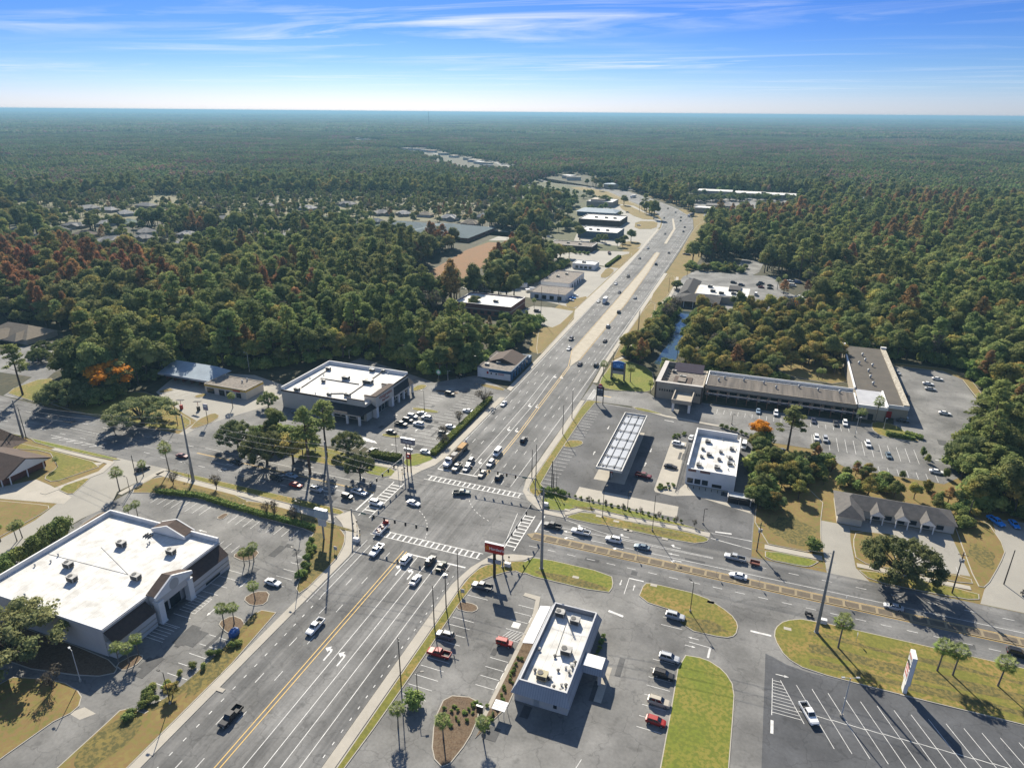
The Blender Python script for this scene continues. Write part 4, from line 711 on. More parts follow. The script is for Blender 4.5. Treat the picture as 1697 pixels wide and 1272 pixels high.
# --- drive-in restaurant in front
def burger():
    x0, x1, y0, y1 = -38.3, -26.2, 107.2, 135.0
    r = thing('burger_restaurant', 'fast food restaurant with grey metal mansard, cluttered white roof and drive-through canopy', 'restaurant', ((x0+x1)/2, (y0+y1)/2, 0))
    mb = MB(); mb.box(x0, x1, y0, y1, 0, 4.2); part('wall', mb, M_wallg, r)
    mb = MB(); mb.box(x0+1.3, x1-.9, y0+.9, y1-1, 4.2, 4.45); part('roof', mb, M_roofw, r)
    i0, i1, j0, j1 = x0+.9, x1-.5, y0+.5, y1-.6; o0, o1, p0, p1 = x0-.5, x1+.7, y0-1.1, y1+.6
    mb = MB(); zt, zb = 5.7, 3.1
    slab4(mb, (i0, j0, zt), (i1, j0, zt), (o1, p0, zb), (o0, p0, zb), .1); slab4(mb, (i1, j1, zt), (i0, j1, zt), (o0, p1, zb), (o1, p1, zb), .1)
    slab4(mb, (i1, j0, zt), (i1, j1, zt), (o1, p1, zb), (o1, p0, zb), .1); slab4(mb, (i0, j1, zt), (i0, j0, zt), (o0, p0, zb), (o0, p1, zb), .1); part('mansard', mb, M_metal, r)
    mb = MB(); ringp(mb, i0, i1, j0, j1, 4.3, 5.68, .12); mb.cur = 1; ringp(mb, i0-.08, i1+.08, j0-.08, j1+.08, 5.68, 5.82, .34); part('parapet', mb, [mat('grey_parapet', (.28, .29, .31)), mat('parapet_cap', (.5, .5, .5))], r)
    mb = MB(); slab4(mb, (-38.9, 121.6, 3.2), (-38.9, 135.6, 3.2), (-41.6, 135.6, 2.6), (-41.6, 121.6, 2.6)); part('awning', mb, mat('awning_grey', (.48, .48, .50), .6, (.42, .42, .44), 1.5), r)
    mb = MB(); mb.box(-26.0, -21.2, 117.6, 122.0, 3.2, 3.5); part('canopy', mb, M_steel, r)
    mb = MB(); mb.box(-25.9, -21.5, 117.9, 121.7, 4.55, 4.62); part('canopy_roof', mb, M_wallw, r)
    mb = MB(); slab4(mb, (-26, 117.85, 4.6), (-21.5, 117.85, 4.6), (-20.9, 117.1, 3.2), (-26, 117.1, 3.2), .1); slab4(mb, (-21.45, 117.85, 4.6), (-21.45, 121.75, 4.6), (-20.7, 122.5, 3.2), (-20.7, 117.1, 3.2), .1); slab4(mb, (-26, 121.75, 4.6), (-21.5, 121.75, 4.6), (-20.8, 122.5, 3.2), (-26, 122.5, 3.2), .1); part('canopy_skirt', mb, M_metal, r)
    for y in (118.1, 121.5):
        mb = MB(); mb.box(-22.2, -21.5, y-.35, y+.35, 0, 3.2); part('column', mb, M_wallg, r)
    wins(r, 'N', y1, -37, -27.6, 4, 1.8, .8, 2.7); wins(r, 'W', x0, 122, 134, 5, 1.7, .8, 2.7); wins(r, 'E', x1, 109, 116, 2, 1.4, 1, 2.4); win(r, 'S', y0, -33.8, -32.6, .05, 2.3, M_steel, 'door'); win(r, 'S', y0, -29.4, -28.6, 1, 1.9)
    for q, s, m in (('m 490,195', 2.2, M_unit), ('m 625,265', 2.2, M_unit), ('m 545,540', 2.4, M_unit), ('m 325,765', 2.3, mat('stained_unit', (.36, .32, .20), .7))):
        x, y = g1(q, 5.3); rtu(r, x, y, 4.45, s, s*.8, 1.45, m)
    for q in ('m 440,590', 'm 470,720', 'm 540,690', 'm 600,680', 'm 570,730', 'm 400,790', 'm 430,870', 'm 500,850', 'm 490,890', 'm 540,860', 'm 295,525', 'm 258,720', 'm 590,660', 'm 625,650', 'm 385,800', 'm 350,880'):
        x, y = g1(q, 4.7); s = random.uniform(.35, .8); mb = MB(); mb.cyl((x, y, 4.44), (x, y, 4.5+s), .12+s*.25, n=8); mb.cyl((x, y, 4.5+s), (x, y, 4.6+s), .3+s*.3, .1, n=8); part('exhaust_fan', mb, M_unit if random.random() < .5 else M_unit2, r)
    a = g1('m 540,300', 4.5); b = g1('m 440,590', 4.5); c = g1('m 510,580', 4.5); d = g1('m 610,415', 4.5); e2 = g1('m 540,190', 4.5); mb = MB()
    for p, q in ((a, b), (b, c), (e2, d)): mb.cyl((*p, 4.55), (*q, 4.55), .07, n=5)
    part('gas_pipe', mb, M_unit, r)
burger()
# --- fuel canopy
def fuel():
    x0, x1, y0, y1 = -44.9, -35.7, 207.1, 256.8
    r = thing('fuel_canopy', 'long open fuel station canopy of pale panels with dark beams on top', 'canopy', ((x0+x1)/2, (y0+y1)/2, 0))
    mb = MB(); mb.box(x0+.3, x1-.3, y0+.3, y1-.3, 5.25, 5.4); part('roof', mb, M_can, r)
    mb = MB(); ringp(mb, x0, x1, y0, y1, 5.1, 5.95, .3); part('rim', mb, mat('canopy_rim', (.55, .53, .48), .5), r)
    for x in (x0+.9, x0+3.2, x1-3.2, x1-.9):
        mb = MB(); mb.box(x-.1, x+.1, y0+.3, y1-.3, 5.41, 5.62); part('beam', mb, M_dkbeam, r)
    n = 7
    for i in range(n):
        y = y0 + 2.6 + (y1-y0-5.2)*i/(n-1); mb = MB(); mb.box(x0+.3, x1-.3, y-.13, y+.13, 5.63, 5.8); mb.box(x0+1.6, x0+1.9, y-.7, y+.7, 5.8, 5.95); mb.box(x1-3.6, x1-3.3, y-.7, y+.7, 5.8, 5.95); part('cross_beam', mb, M_dkbeam, r)
    for i in range(24):
        y = y0 + 1.2 + i*2.05; mb = MB(); mb.box(x0+.31, x0+.78, y-.09, y+.09, 5.42, 5.6); part('purlin', mb, M_dkbeam, r)
    for i in range(5):
        y = y0 + 5 + i*9.9
        mb = MB(); mb.box(-40.5, -40.1, y-2.3, y-1.9, .15, 5.25); mb.box(-40.5, -40.1, y+1.9, y+2.3, .15, 5.25); part('column', mb, M_dkbeam, r)
    for i in range(5):
        y = y0 + 5 + i*9.9; p = thing('fuel_pump', 'fuel pump on its concrete island beneath the long canopy', 'fuel pump', (-40.3, y, 0), group='pumps under the fuel canopy')
        mb = MB(); mb.box(-40.9, -39.7, y-3, y+3, 0, .16); part('island', mb, M_conc, p); mb = MB(); mb.box(-40.7, -39.9, y-.5, y+.5, .16, 2.0); part('cabinet', mb, M_sgng, p)
        mb = MB(); mb.box(-40.75, -39.85, y-.55, y+.55, 2.0, 2.4); part('topper', mb, M_red, p)
        for s in (-1, 1):
            mb = MB(); mb.box(-40.3+s*.42-.02, -40.3+s*.42+.02, y-.3, y+.3, 1.1, 1.7); part('screen', mb, M_blk, p)
fuel()
# --- convenience store
def cstore():
    x0, x1, y0, y1 = -15.2, 1.2, 217.2, 249.2
    r = thing('convenience_store', 'white convenience store with high parapet round its white roof beside the fuel station', 'store', ((x0+x1)/2, (y0+y1)/2, 0))
    mb = MB(); mb.box(x0, x1, y0, y1, 0, 5); part('wall', mb, M_wallw, r); mb = MB(); mb.box(x0+.5, x1-.4, y0+.4, y1-.5, 5, 5.06); part('roof', mb, M_roofw, r)
    mb = MB(); mb.box(x0-.05, x0+.5, y0, y1, 5, 7.4); mb.box(x0+.5, x1-1.4, y1-.5, y1+.05, 5, 7.2); mb.box(x1-.4, x1+.05, y0, y1, 5, 6.0); mb.box(x0+.5, x1-.4, y0-.05, y0+.4, 5, 6.2); part('parapet', mb, M_wallw, r)
    ms = mat('rust_sign', (.22, .12, .09), .7)
    win(r, 'S', y0-.02, x0+.6, x0+3.3, 5.1, 6.0, ms, 'sign_panel'); win(r, 'S', y0-.02, x0+4.6, x0+8, 5.1, 6.0, ms, 'sign_panel')
    for i in range(3): win(r, 'S', y0, x0+.6+i*2.5, x0+2.6+i*2.5, .6, 2.5)
    win(r, 'S', y0, x0+9, x0+12.2, .4, 1.6, M_blk, 'door'); wins(r, 'W', x0, 224, 244, 6, 2.4, .5, 3.2)
    mb = MB(); mb.box(x0-.9, x0-.02, 226, 242, 3.6, 4.2); part('awning', mb, M_blk, r)
    for q, s in (('f 575,380', 2.0), ('f 500,490', 1.2), ('f 595,575', 1.8), ('f 480,600', 1.2), ('f 770,535', 1.3), ('f 745,645', 1.3), ('f 440,730', 1.8), ('f 715,770', 2.0), ('f 935,490', 1.6), ('f 915,630', 1.6), ('f 905,710', 1.8)):
        x, y = g1(q, 5.4); rtu(r, x, y, 5.06, s, s*.8, .5 + s*.28)
    for q in ('f 570,350', 'f 440,685', 'f 800,350', 'f 975,715', 'f 880,800', 'f 860,600', 'f 1000,500'): x, y = g1(q, 5.2); vent(r, x, y, 5.06, .5)
    b = thing('dumpster_enclosure', 'low bin enclosure with dark gates and a grey roof strip beside the white store', 'enclosure', (3.4, 211, 0))
    mb = MB(); mb.box(-.6, 7, 213.2, 213.5, 0, 2.2); mb.box(-.6, -.3, 209.4, 213.2, 0, 2.2); mb.box(6.7, 7, 209.4, 213.2, 0, 2.2); part('wall', mb, M_wallg, b)
    mb = MB(); mb.box(-.3, 3.1, 209.2, 209.4, .1, 2.1); part('gate', mb, M_blk, b); mb = MB(); mb.box(3.3, 6.7, 209.2, 209.4, .1, 2.1); part('gate', mb, M_blk, b); mb = MB(); mb.box(-.3, 6.7, 210.6, 213.2, 1.7, 1.95); part('roof', mb, M_steel, b)
cstore()
# --- shopping plaza, two wings and the corner block
def plaza():
    r = thing('plaza_corner', 'tan corner block of the plaza with open roof well and a porte-cochere on square posts', 'building', (-28, 306, 0))
    x0, x1, y0, y1 = -38, -17.6, 291.6, 321
    mb = MB(); mb.box(x0, x1, y0, y1, 0, 5.2); part('wall', mb, M_wallt, r)
    mb = MB(); mb.box(x0+1, x1-.8, y0+1, y1-.4, 5.2, 5.28); part('roof', mb, M_gravel, r)
    mb = MB(); mb.box(x0, x0+1.6, y0, y1, 5.2, 7.7); mb.box(x0+1.6, x0+6.5, y1-.5, y1, 5.2, 7.7); mb.box(x0+1.6, x1, y0, y0+1.2, 5.2, 7.7); mb.box(x1-.8, x1, y0+1.2, y0+6, 5.2, 6.6); part('parapet', mb, M_wallt, r)
    mb = MB(); mb.box(x0-.2, x0+1.8, y0-.2, y1, 7.7, 7.95); mb.box(x0+1.8, x1+.2, y0-.2, y0+1.4, 7.7, 7.95); part('coping', mb, mat('pale_coping', (.46, .43, .39), .8, (.36, .34, .31), .5), r)
    for i in range(6):
        y = y0 + 4 + i*3.6; mb = MB(); mb.add([(x0+1.6, y, 7.4), (x0+1.6, y, 5.3), (x0+4.4, y, 5.3), (x0+1.6, y+.25, 7.4), (x0+1.6, y+.25, 5.3), (x0+4.4, y+.25, 5.3)], [(0, 1, 2), (5, 4, 3), (0, 2, 5, 3), (1, 4, 5, 2), (0, 3, 4, 1)]); part('brace', mb, M_wallt, r)
    mb = MB(); mb.box(-31.4, -23.4, 297, 308, 5.28, 5.6); mb.cur = 1; mb.box(-29.5, -26, 300, 305.6, 5.6, 6.2); part('roof_well', mb, [M_brown, M_gravel], r)
    mb = MB(); slab4(mb, (-33, 320.6, 8.0), (-19.5, 320.6, 8.0), (-19.5, 314.6, 5.6), (-33, 314.6, 5.6), .3); part('canvas_roof', mb, M_purple, r)
    rtu(r, -32.6, 313, 5.28, 1.8, 1.2, 1.1); rtu(r, -27.8, 306.6, 5.6, 3, 1, 1.0)
    mb = MB(); ringp(mb, -29, -20.6, 277.4, 291.5, 4.3, 6, .45); mb.box(-28.5, -21, 277.9, 291.2, 4.3, 4.6); part('porte_cochere', mb, M_wallt, r)
    for x in (-28.2, -21.4):
        mb = MB(); mb.box(x-.5, x+.5, 278.6, 279.6, 0, 4.3); part('post', mb, M_wallw, r)
    wins(r, 'S', y0, -36.6, -30, 6, .7, 3.6, 4.7); wins(r, 'S', y0, -20.2, -18, 3, .5, 3.2, 4.4); mb = MB(); mb.box(-38.1, -38.01, 297, 320, 1, 4); part('side_panel', mb, M_brown, r)
    mb = MB(); mb.box(x0-.25, x0+.35, y0-.25, y0+.3, 0, 7.68); part('corner_post', mb, M_brown, r); mb = MB(); mb.box(x1-.3, x1+.3, y0-.25, y0+.3, 0, 7.68); part('corner_post', mb, M_brown, r)
    # long arcade wing
    r = thing('plaza_arcade', 'long shopping arcade with streaked dark roof and rows of slim brown posts', 'building', (14, 309, 0))
    x0, x1, y0, y1 = -17, 45.6, 299.6, 318.6
    mb = MB(); mb.box(x0, x1, y0+3, y1, 0, 5.2); part('wall', mb, M_wallt, r); mb = MB(); mb.box(x0+.2, x1-.2, y0+.25, y1-4.6, 6.0, 6.1); part('roof', mb, M_streak, r); mb = MB(); mb.box(x0+.2, x1-.2, y1-4.5, y1-.3, 5.2, 5.3); part('lower_roof', mb, mat('blue_grey_roofing', (.15, .17, .18), .8), r)
    mb = MB(); mb.box(x0, x1, y0-.1, y0+.25, 4.2, 6.25); part('fascia', mb, M_wallt, r)
    mb = MB(); mb.box(x0, x1, y1-.3, y1+.1, 5.2, 6.5); mb.box(x0, x0+.4, y0+.25, y1-.3, 6.05, 6.5); mb.box(x1-.5, x1, y0+.25, y1-5, 6.05, 6.5); mb.box(x0+.4, x1-.5, y1-4.7, y1-4.5, 5.3, 6.25); part('parapet', mb, M_wallw, r)
    mb = MB(); mb.box(x0, x1, y0-.16, y0-.1, 6.1, 6.3); mb.box(x0, x1, y0-.16, y0-.1, 4.2, 4.35); part('trim', mb, M_brown, r)
    mb = MB(); mb.box(x0, x1, y0+.3, y0+3, 4.1, 4.2); part('soffit', mb, M_wallt, r)
    n = 15
    for i in range(n):
        x = x0 + 1.4 + (x1-x0-2.8)*i/(n-1); mb = MB(); mb.box(x-.16, x+.16, 296.2, 296.5, 0, 4.2); mb.box(x-.12, x+.12, 296.2, y0-.16, 3.95, 4.2); part('post', mb, mat('rust_brown_post', (.18, .10, .07)), r)
    mb = MB(); mb.box(x0+1, x1, 296.0, 296.15, 3.3, 4.0); part('sign_band', mb, mat('grey_sign_band', (.3, .3, .31), .7, (.12, .12, .13), .9), r)
    for i in range(14):
        x = x0 + 2 + i*4.4; win(r, 'S', y0+3, x, x+3.2, .1, 2.9)
    for q in ('n 170,720', 'J 75,565', 'J 225,560', 'J 350,580', 'j 1025,600', 'j 1110,570', 'j 1380,600', 'j 1660,640'): x, y = g1(q, 6.2); vent(r, x, y, 6.1, 1.1)
    # end wing
    r = thing('plaza_end_wing', 'dark roofed end wing of the plaza with white parapets on both long sides', 'building', (56, 343, 0))
    x0, x1, y0, y1 = 46, 66, 303.6, 386
    mb = MB(); mb.box(x0, x1, y0+2, y1, 0, 5.4); mb.box(x0, 56.6, 300, y0+2, 0, 5.0); part('wall', mb, M_wallt, r); mb = MB(); mb.box(x0+.5, x1-2.2, 320, y1-.2, 5.9, 6.0); mb.box(57.6, x1-2.2, y0+2.4, 320, 5.9, 6.0); part('roof', mb, mat('dark_gravel_roof', (.098, .085, .068), .95, (.075, .066, .055), .25, 7), r)
    mb = MB(); mb.box(x0, x1, 319.9, y1, 5.4, 5.88); mb.box(57.5, x1, y0+2, 319.9, 5.4, 5.88); part('roof_deck', mb, M_wallt, r)
    mb = MB(); mb.box(x1-2.2, x1+.1, y0+2, y1, 5.88, 6.5); part('worn_parapet', mb, mat('peeling_parapet', (.55, .5, .4), .9, (.2, .17, .13), 1.2, 6), r)
    mb = MB(); mb.box(x0-.1, x0+.5, 320, y1, 5.88, 6.8); mb.box(x0, 57.4, 300, 300.5, 5.0, 6.4); mb.box(56.9, 57.5, 300.5, 319.6, 5.4, 6.8); mb.box(57.5, x1+.1, y0+1.6, y0+2, 4.4, 6.0); part('parapet', mb, M_wallw, r)
    mb = MB(); slab4(mb, (x0+.5, 319.8, 6.0), (56.9, 319.8, 6.0), (56.9, 301, 5.2), (x0+.5, 301, 5.2)); part('entry_roof', mb, mat('pale_entry_roof', (.42, .42, .43)), r)
    for s in (y1-.6,): 
        mb = MB(); mb.box(x0-.4, x0+1, s-.8, s+.6, 0, 7.4); part('end_pier', mb, M_wallw, r); mb = MB(); mb.box(x1-2.2, x1+.4, s-.8, s+.6, 6.6, 7.4); part('end_pier', mb, M_wallw, r)
    win(r, 'S', 300, 50.4, 52.4, .1, 2.8, M_glass, 'door'); win(r, 'S', y0+1.58, 58, 60, .1, 3, M_red, 'door'); win(r, 'S', 300, 47, 49.6, 1, 2.8); wins(r, 'E', x1, 310, 384, 8, 1.6, 1, 2.2)
    for q in ('n 470,230', 'n 505,300', 'n 600,370', 'n 550,440', 'n 575,520', 'n 610,610', 'n 425,340'): x, y = g1(q, 6.2); vent(r, x, y, 6.0, 1.2)
plaza()
# --- low gabled office on the right
def office():
    r = thing('gabled_office', 'low grey-roofed office with three little front gables behind the oak', 'building', (50, 217, 0))
    mb = MB(); mb.box(40, 66.4, 215.4, 224.6, 0, 3); mb.box(33, 40, 209.4, 224.6, 0, 3); part('wall', mb, M_wallc, r)
    mb = MB(); hip(mb, 33, 66.4, 215.4, 224.6, 3, 5.6, 'x', e=.6); part('roof', mb, M_gyshin, r)
    mb = MB(); hip(mb, 33, 40, 209, 222, 2.98, 5.4, 'y', e=.6); part('wing_roof', mb, M_gyshin, r)
    for x in (44.6, 51.6, 58.6):
        mb = MB(); hip(mb, x-1.9, x+1.9, 212.6, 218.6, 3.02, 4.9, 'y', gable=True, e=.2); part('gable_roof', mb, M_gyshin, r)
        mb = MB(); mb.box(x-1.8, x-1.5, 212.7, 213, 0, 3); part('post', mb, M_wallw, r); mb = MB(); mb.box(x+1.5, x+1.8, 212.7, 213, 0, 3); part('post', mb, M_wallw, r); win(r, 'S', 215.4, x-1.2, x+1.2, .3, 2.4)
        mb = MB(); mb.add([(x-2.1, 212.35, 3.05), (x+2.1, 212.35, 3.05), (x, 212.35, 4.85)], [(0, 1, 2)]); part('gable_face', mb, M_wallw, r)
    for x in (48.1, 55.1, 62.5): win(r, 'S', 215.4, x-1, x+1, .7, 2.2)
office()
# --- brick hall with white columns at the left edge
def hall():
    r = thing('brick_hall', 'brown-roofed brick hall with white posts and white gable at the left edge', 'building', (-256, 139, 0))
    mb = MB(); mb.box(-282, -233, 131.6, 146.4, 0, 3.1); part('wall', mb, M_brick, r)
    mb = MB(); hip(mb, -282, -231.5, 130.6, 147.4, 3.1, 7.2, 'x', gable=True, e=.5); part('roof', mb, M_brown, r)
    mb = MB(); mb.add([(-230.95, 131.4, 3.15), (-230.95, 146.6, 3.15), (-230.95, 139, 6.8)], [(0, 1, 2)]); part('gable_face', mb, M_wallw, r)
    for i in range(9):
        x = -268 + i*4.4; mb = MB(); mb.box(x-.15, x+.15, 130.4, 130.7, 0, 3.1); part('post', mb, M_wallw, r)
    for i in range(3):
        y = 132.6 + i*6; mb = MB(); mb.box(-231.6, -231.3, y-.15, y+.15, 0, 3.1); part('post', mb, M_wallw, r)
    mb = MB(); mb.box(-276, -252, 143, 152, 3.0, 3.1); hip(mb, -276, -252, 141, 154, 3.1, 6.6, 'y', e=.3); part('rear_roof', mb, M_brown, r)
hall()
# --- restaurant with dark hipped wings
def resto():
    r = thing('dark_roofed_restaurant', 'restaurant with dark hipped wings round a white flat roof behind the canal oaks', 'restaurant', (-30, 480, 0))
    mb = MB(); mb.box(-51, -24, 457, 474, 0, 4.2); part('wall', mb, M_brown, r); mb = MB(); hip(mb, -52, -24, 455.6, 475, 4.2, 7.4, 'x', e=.8); part('roof', mb, M_dkshin, r)
    mb = MB(); mb.box(-51, -42, 475, 515, 0, 4); mb.box(-42, -6, 474.6, 503, 0, 4.6); part('rear_wall', mb, M_wallt, r); mb = MB(); hip(mb, -51.4, -41.6, 470, 518, 4.18, 7.3, 'y', e=.8); part('wing_roof', mb, M_dkshin, r)
    mb = MB(); mb.box(-40.6, -6, 476, 502.6, 4.6, 5.2); part('flat_roof', mb, M_roofw, r); mb = MB(); mb.box(-20, -12, 490, 503.4, 5.2, 6.6); part('dark_hood', mb, M_dkshin, r)
    for p in ((-30, 484), (-24, 480), (-16, 482), (-33, 497), (-10, 480)): rtu(r, *p, 5.2, 3.4, 2.2, 1.6)
    for x in (-46, -40, -34, -28):
        mb = MB(); mb.box(x-.2, x+.2, 455.2, 455.6, 0, 4.2); part('post', mb, M_wallw, r)
resto()
# --- shops along the west side of the highway
b = flatb('brick_clinic', 'flat white-roofed brick building deep in the trees west of the highway', -182, -143.6, 387, 414, 7.2, .9, M_brick, M_roofw, M_wallw)
wins(b, 'S', 387, -180, -146, 7, 2.6, 1, 3); rtu(b, -158, 398, 6.4, 3, 2, 1.4); mb = MB(); ringp(mb, -182.1, -143.5, 386.9, 414.1, 3.6, 4.3, .1); part('trim_band', mb, M_wallt, b)
b = flatb('garage_row', 'pale garage row with stained grey roof beside parked boats', -149, -123.6, 440, 462, 4.4, .3, M_wallw, M_gravel, M_gravel); wins(b, 'S', 440, -147, -125, 4, 3, 0.1, 2.8, M_blk, 'bay_door')
b = flatb('repair_shop', 'white repair shop with grey roof and dark shaded front beyond the garage row', -151, -129, 470, 511, 5.2, .5, M_wallw, M_gravel, M_gravel); rtu(b, -144, 490, 4.7, 2.4, 1.6, 1.1); rtu(b, -140, 500, 4.7, 2, 1.6, 1.1); wins(b, 'E', -129, 474, 508, 5, 3, .2, 3.2)
b = flatb('small_white_shop', 'small white shop with units on its roof standing on the bare yard', -148, -129, 545, 560, 4.4, .5, M_wallw, M_roofw, M_wallw); rtu(b, -140, 552, 3.9, 3, 2, 1.2); wins(b, 'S', 545, -146, -131, 4, 2.4, .5, 2.6)
b = flatb('brown_diner', 'brown flat-roofed diner ringed by shrubs and parking', -192, -150, 618, 640, 5.4, .6, M_brown, M_gravel, M_wallw); wins(b, 'S', 618, -190, -152, 7, 2.6, .5, 2.8); rtu(b, -176, 630, 4.8, 2.6, 1.8, 1.2); rtu(b, -164, 628, 4.8, 2.6, 1.8, 1.2)
b = flatb('blue_white_store', 'white-roofed store with a blue-grey base above a dry lawn', -184, -143, 694, 730, 7, .8, mat('slate_blue_wall', (.09, .12, .15)), M_roofw, M_wallw)
for x in (-174, -166, -156): rtu(b, x, 708, 6.2, 3, 2, 1.5)
b = flatb('brown_white_store', 'brown walled store with white flat roof, second in the row of four', -206, -158, 778, 822, 7, .8, M_brown, M_roofw, M_wallw)
for x in (-190, -178, -168): rtu(b, x, 798, 6.2, 3.4, 2.4, 1.5)
b = thing('grey_roofed_store', 'store with long grey gabled metal roof, third in the row of four', 'store', (-204, 866, 0)); mb = MB(); mb.box(-228, -180, 852, 880, 0, 5); part('wall', mb, M_blue, b); mb = MB(); hip(mb, -229, -179, 851, 881, 5, 8.4, 'x', e=.6, inset_=8); part('roof', mb, M_metal2, b)
b = flatb('pale_far_store', 'pale store with stepped roof, last in the row before the trees', -240, -204, 945, 985, 7, .6, M_wallt, M_roofw, M_wallw)
mb = MB(); mb.box(-236, -216, 952, 975, 6.4, 9); part('upper_block', mb, M_wallt, b)
b = thing('school', 'wide school with blue-grey hipped roofs and red brick walls in the woods', 'school', (-330, 660, 0))
mb = MB(); mb.box(-350, -277, 622, 694, 0, 4.2); mb.box(-400, -350, 655, 690, 0, 4.2); part('wall', mb, M_brick, b)
mb = MB(); hip(mb, -350, -277, 622, 694, 4.2, 11.5, 'x', e=1.2); part('roof', mb, mat('school_metal_roof', (.12, .15, .16), .9, (.10, .128, .138), .3, spec=.05), b); mb = MB(); hip(mb, -402, -340, 655, 690, 4.18, 8.2, 'x', e=1.2); part('wing_roof', mb, MATS['school_metal_roof'], b)
mb = MB(); mb.box(-352, -278, 621.9, 622, .8, 2.2); part('window_band', mb, M_glass, b)
b = thing('tan_house', 'tan hip-roofed house with two cross gables among oaks at the left edge', 'house', (-386, 248, 0))
mb = MB(); mb.box(-404, -370, 240, 258, 0, 3); part('wall', mb, M_wallt, b); mb = MB(); hip(mb, -404, -370, 240, 258, 3, 8, 'x'); part('roof', mb, M_tansh, b); mb = MB(); hip(mb, -396, -384, 234, 250, 2.98, 6.6, 'y'); part('gable_roof', mb, M_tansh, b); mb = MB(); hip(mb, -382, -373, 236, 250, 2.96, 6, 'y'); part('gable_roof', mb, M_tansh, b)
# --- far houses
HS = []; M_hw1 = mat('house_wall_beige', (.30, .26, .21), .9, (.26, .22, .18)); M_hw2 = mat('house_wall_grey', (.36, .36, .35), .9, (.3, .3, .29))
def house(x, y, w, d, rz, rm, label, wm=None, h=3.0):
    r = thing('house', label, 'house', (x, y, 0), rz, 'houses in the wooded neighbourhood')
    MB().box(-w/2, w/2, -d/2, d/2, 0, h).build('wall', wm or M_wallc, r); m = MB(); hip(m, -w/2, w/2, -d/2, d/2, h, h+d*.26, 'x'); m.build('roof', rm, r)
    m = MB(); hip(m, -w*.1, w*.36, -d*.78, 0, h-.03, h+d*.2, 'y', gable=random.random() < .5); m.build('wing_roof', rm, r); MB().box(-w*.08, w*.34, -d*.74, -d/2-.01, 0, h-.02).build('garage', wm or M_hw1, r)
    MB().box(0, w*.26, -d*.75-.03, -d*.745, .1, 2.3).build('garage_door', M_hw2, r)
    for a in (-.38, -.22): MB().box(w*a, w*a+1.6, -d/2-.05, -d/2-.01, .9, 2.2).build('window', M_glass, r)
    HS.append((x, y, w, d)); return r
RMS = [('grey', mat('house_grey_roof', (.21, .20, .19), .9, (.16, .155, .15), .6)), ('brown', mat('house_brown_roof', (.125, .09, .07), .9, (.09, .065, .05), .6)), ('tan', M_tansh), ('pale', mat('house_pale_roof', (.34, .33, .31), .9, (.27, .26, .25), .6)), ('slate', mat('house_slate_roof', (.10, .12, .14), .9, (.08, .095, .11), .6)), ('green', mat('house_green_roof', (.13, .18, .15), .9, (.10, .14, .12), .6))]
hp = pp('W 290,568 360,574 485,560 420,585 600,570 690,592 740,603 800,606 870,612 925,612 985,615 885,560 1020,568 1265,584 1340,586 1410,590 1245,612 200,640 125,615 20,612 430,616 350,618 370,674 625,655 490,645 20,675 190,686 515,716 480,665 640,675 815,455 740,470 690,472 1150,555 70,640 250,625 545,600 1560,618 1600,596 360,725 590,690 285,655 1075,605 950,660 130,668 1490,600')
WORDS = ['north of', 'beside', 'behind', 'set back from', 'close to', 'in front of', 'tucked beneath', 'facing']
for k, q in enumerate(hp):
    x, y = G(*q, 3); nm, rm = RMS[[0, 3, 0, 3, 2, 4, 0, 3, 1, 5, 3][k % 11]]
    house(x, y, random.uniform(17, 25), random.uniform(11, 15), R(random.choice([0, 90, 14, -20, 60, 180])), rm, f'{nm} roofed suburban house among the trees west of the highway', M_hw1 if k % 3 else M_hw2)
for o in [o for o in sc.objects if o.name.startswith('house') and o.parent is None]: o['group'] = o['label'].split(' roofed')[0] + ' roofed houses west of the highway'
# --- far roadside buildings
def far_box(x, y, w, d, h, rm, wm, label, group, rz=0.0):
    r = thing('roadside_store', label, 'store', (x, y, 0), rz, group); MB().box(-w/2, w/2, -d/2, d/2, 0, h).build('wall', wm, r); MB().box(-w/2-.5, w/2+.5, -d/2-.5, d/2+.5, h, h+.8).build('roof', rm, r); HS.append((x, y, w, d))
FARC = []
for q, w, d, h, lab in (('X 675,512', 52, 26, 6, 'long white-roofed shopping centre, left of two far ones at the bend'), ('X 885,524', 50, 30, 6, 'white-roofed shopping centre at the far right of the bend'), ('X 790,519', 44, 30, 6, 'grey-roofed shopping centre between two white ones'), ('X 1128,534', 40, 30, 7, 'lone pale blue-roofed building deep in the right woods'), ('X 690,560', 34, 24, 6, 'dark roofed shop by the junction at the bend'), ('X 548,497', 40, 22, 6, 'low pale shop behind the tree row at the bend'), ('X 346,490', 36, 30, 7, 'small blue-grey hipped building beside the far road'), ('X 640,568', 24, 16, 6, 'small pale shop front by the junction at the bend'), ('W 885,452', 40, 22, 5, 'white shed roof beyond a sandy field at left'), ('X 1235,785', 12, 9, 4, 'small white house in a clearing of the right woods')):
    x, y = g1(q, h); FARC.append((x, y, w)); far_box(x, y, w, d, h, M_metal2 if 'blue' in lab else (M_roofw if 'white' in lab or 'pale' in lab else M_gyshin), M_wallt, lab, 'far roadside buildings')
FARB = pp('W 1388,373 1408,378 1432,380 1470,388 1505,396 1550,404 1590,416 1612,420 1045,311 1062,311 1148,334 1168,331 1190,338 1215,342 1245,346 1350,372 1575,410 1620,428 X 190,462 205,468')
for k, q in enumerate(FARB):
    x, y = G(*q, 5); s = max(1, y/1500); far_box(x, y, random.uniform(18, 34)*s**.6, random.uniform(12, 22)*s**.5, 5*s**.3, [M_wallt, M_gyshin, M_roofw, M_gyshin][k % 4] if k != 2 else M_brick, M_wallc, 'tiny pale building beside the highway strip far in the woods', 'tiny far buildings along the highway', R(random.uniform(-30, 30)))
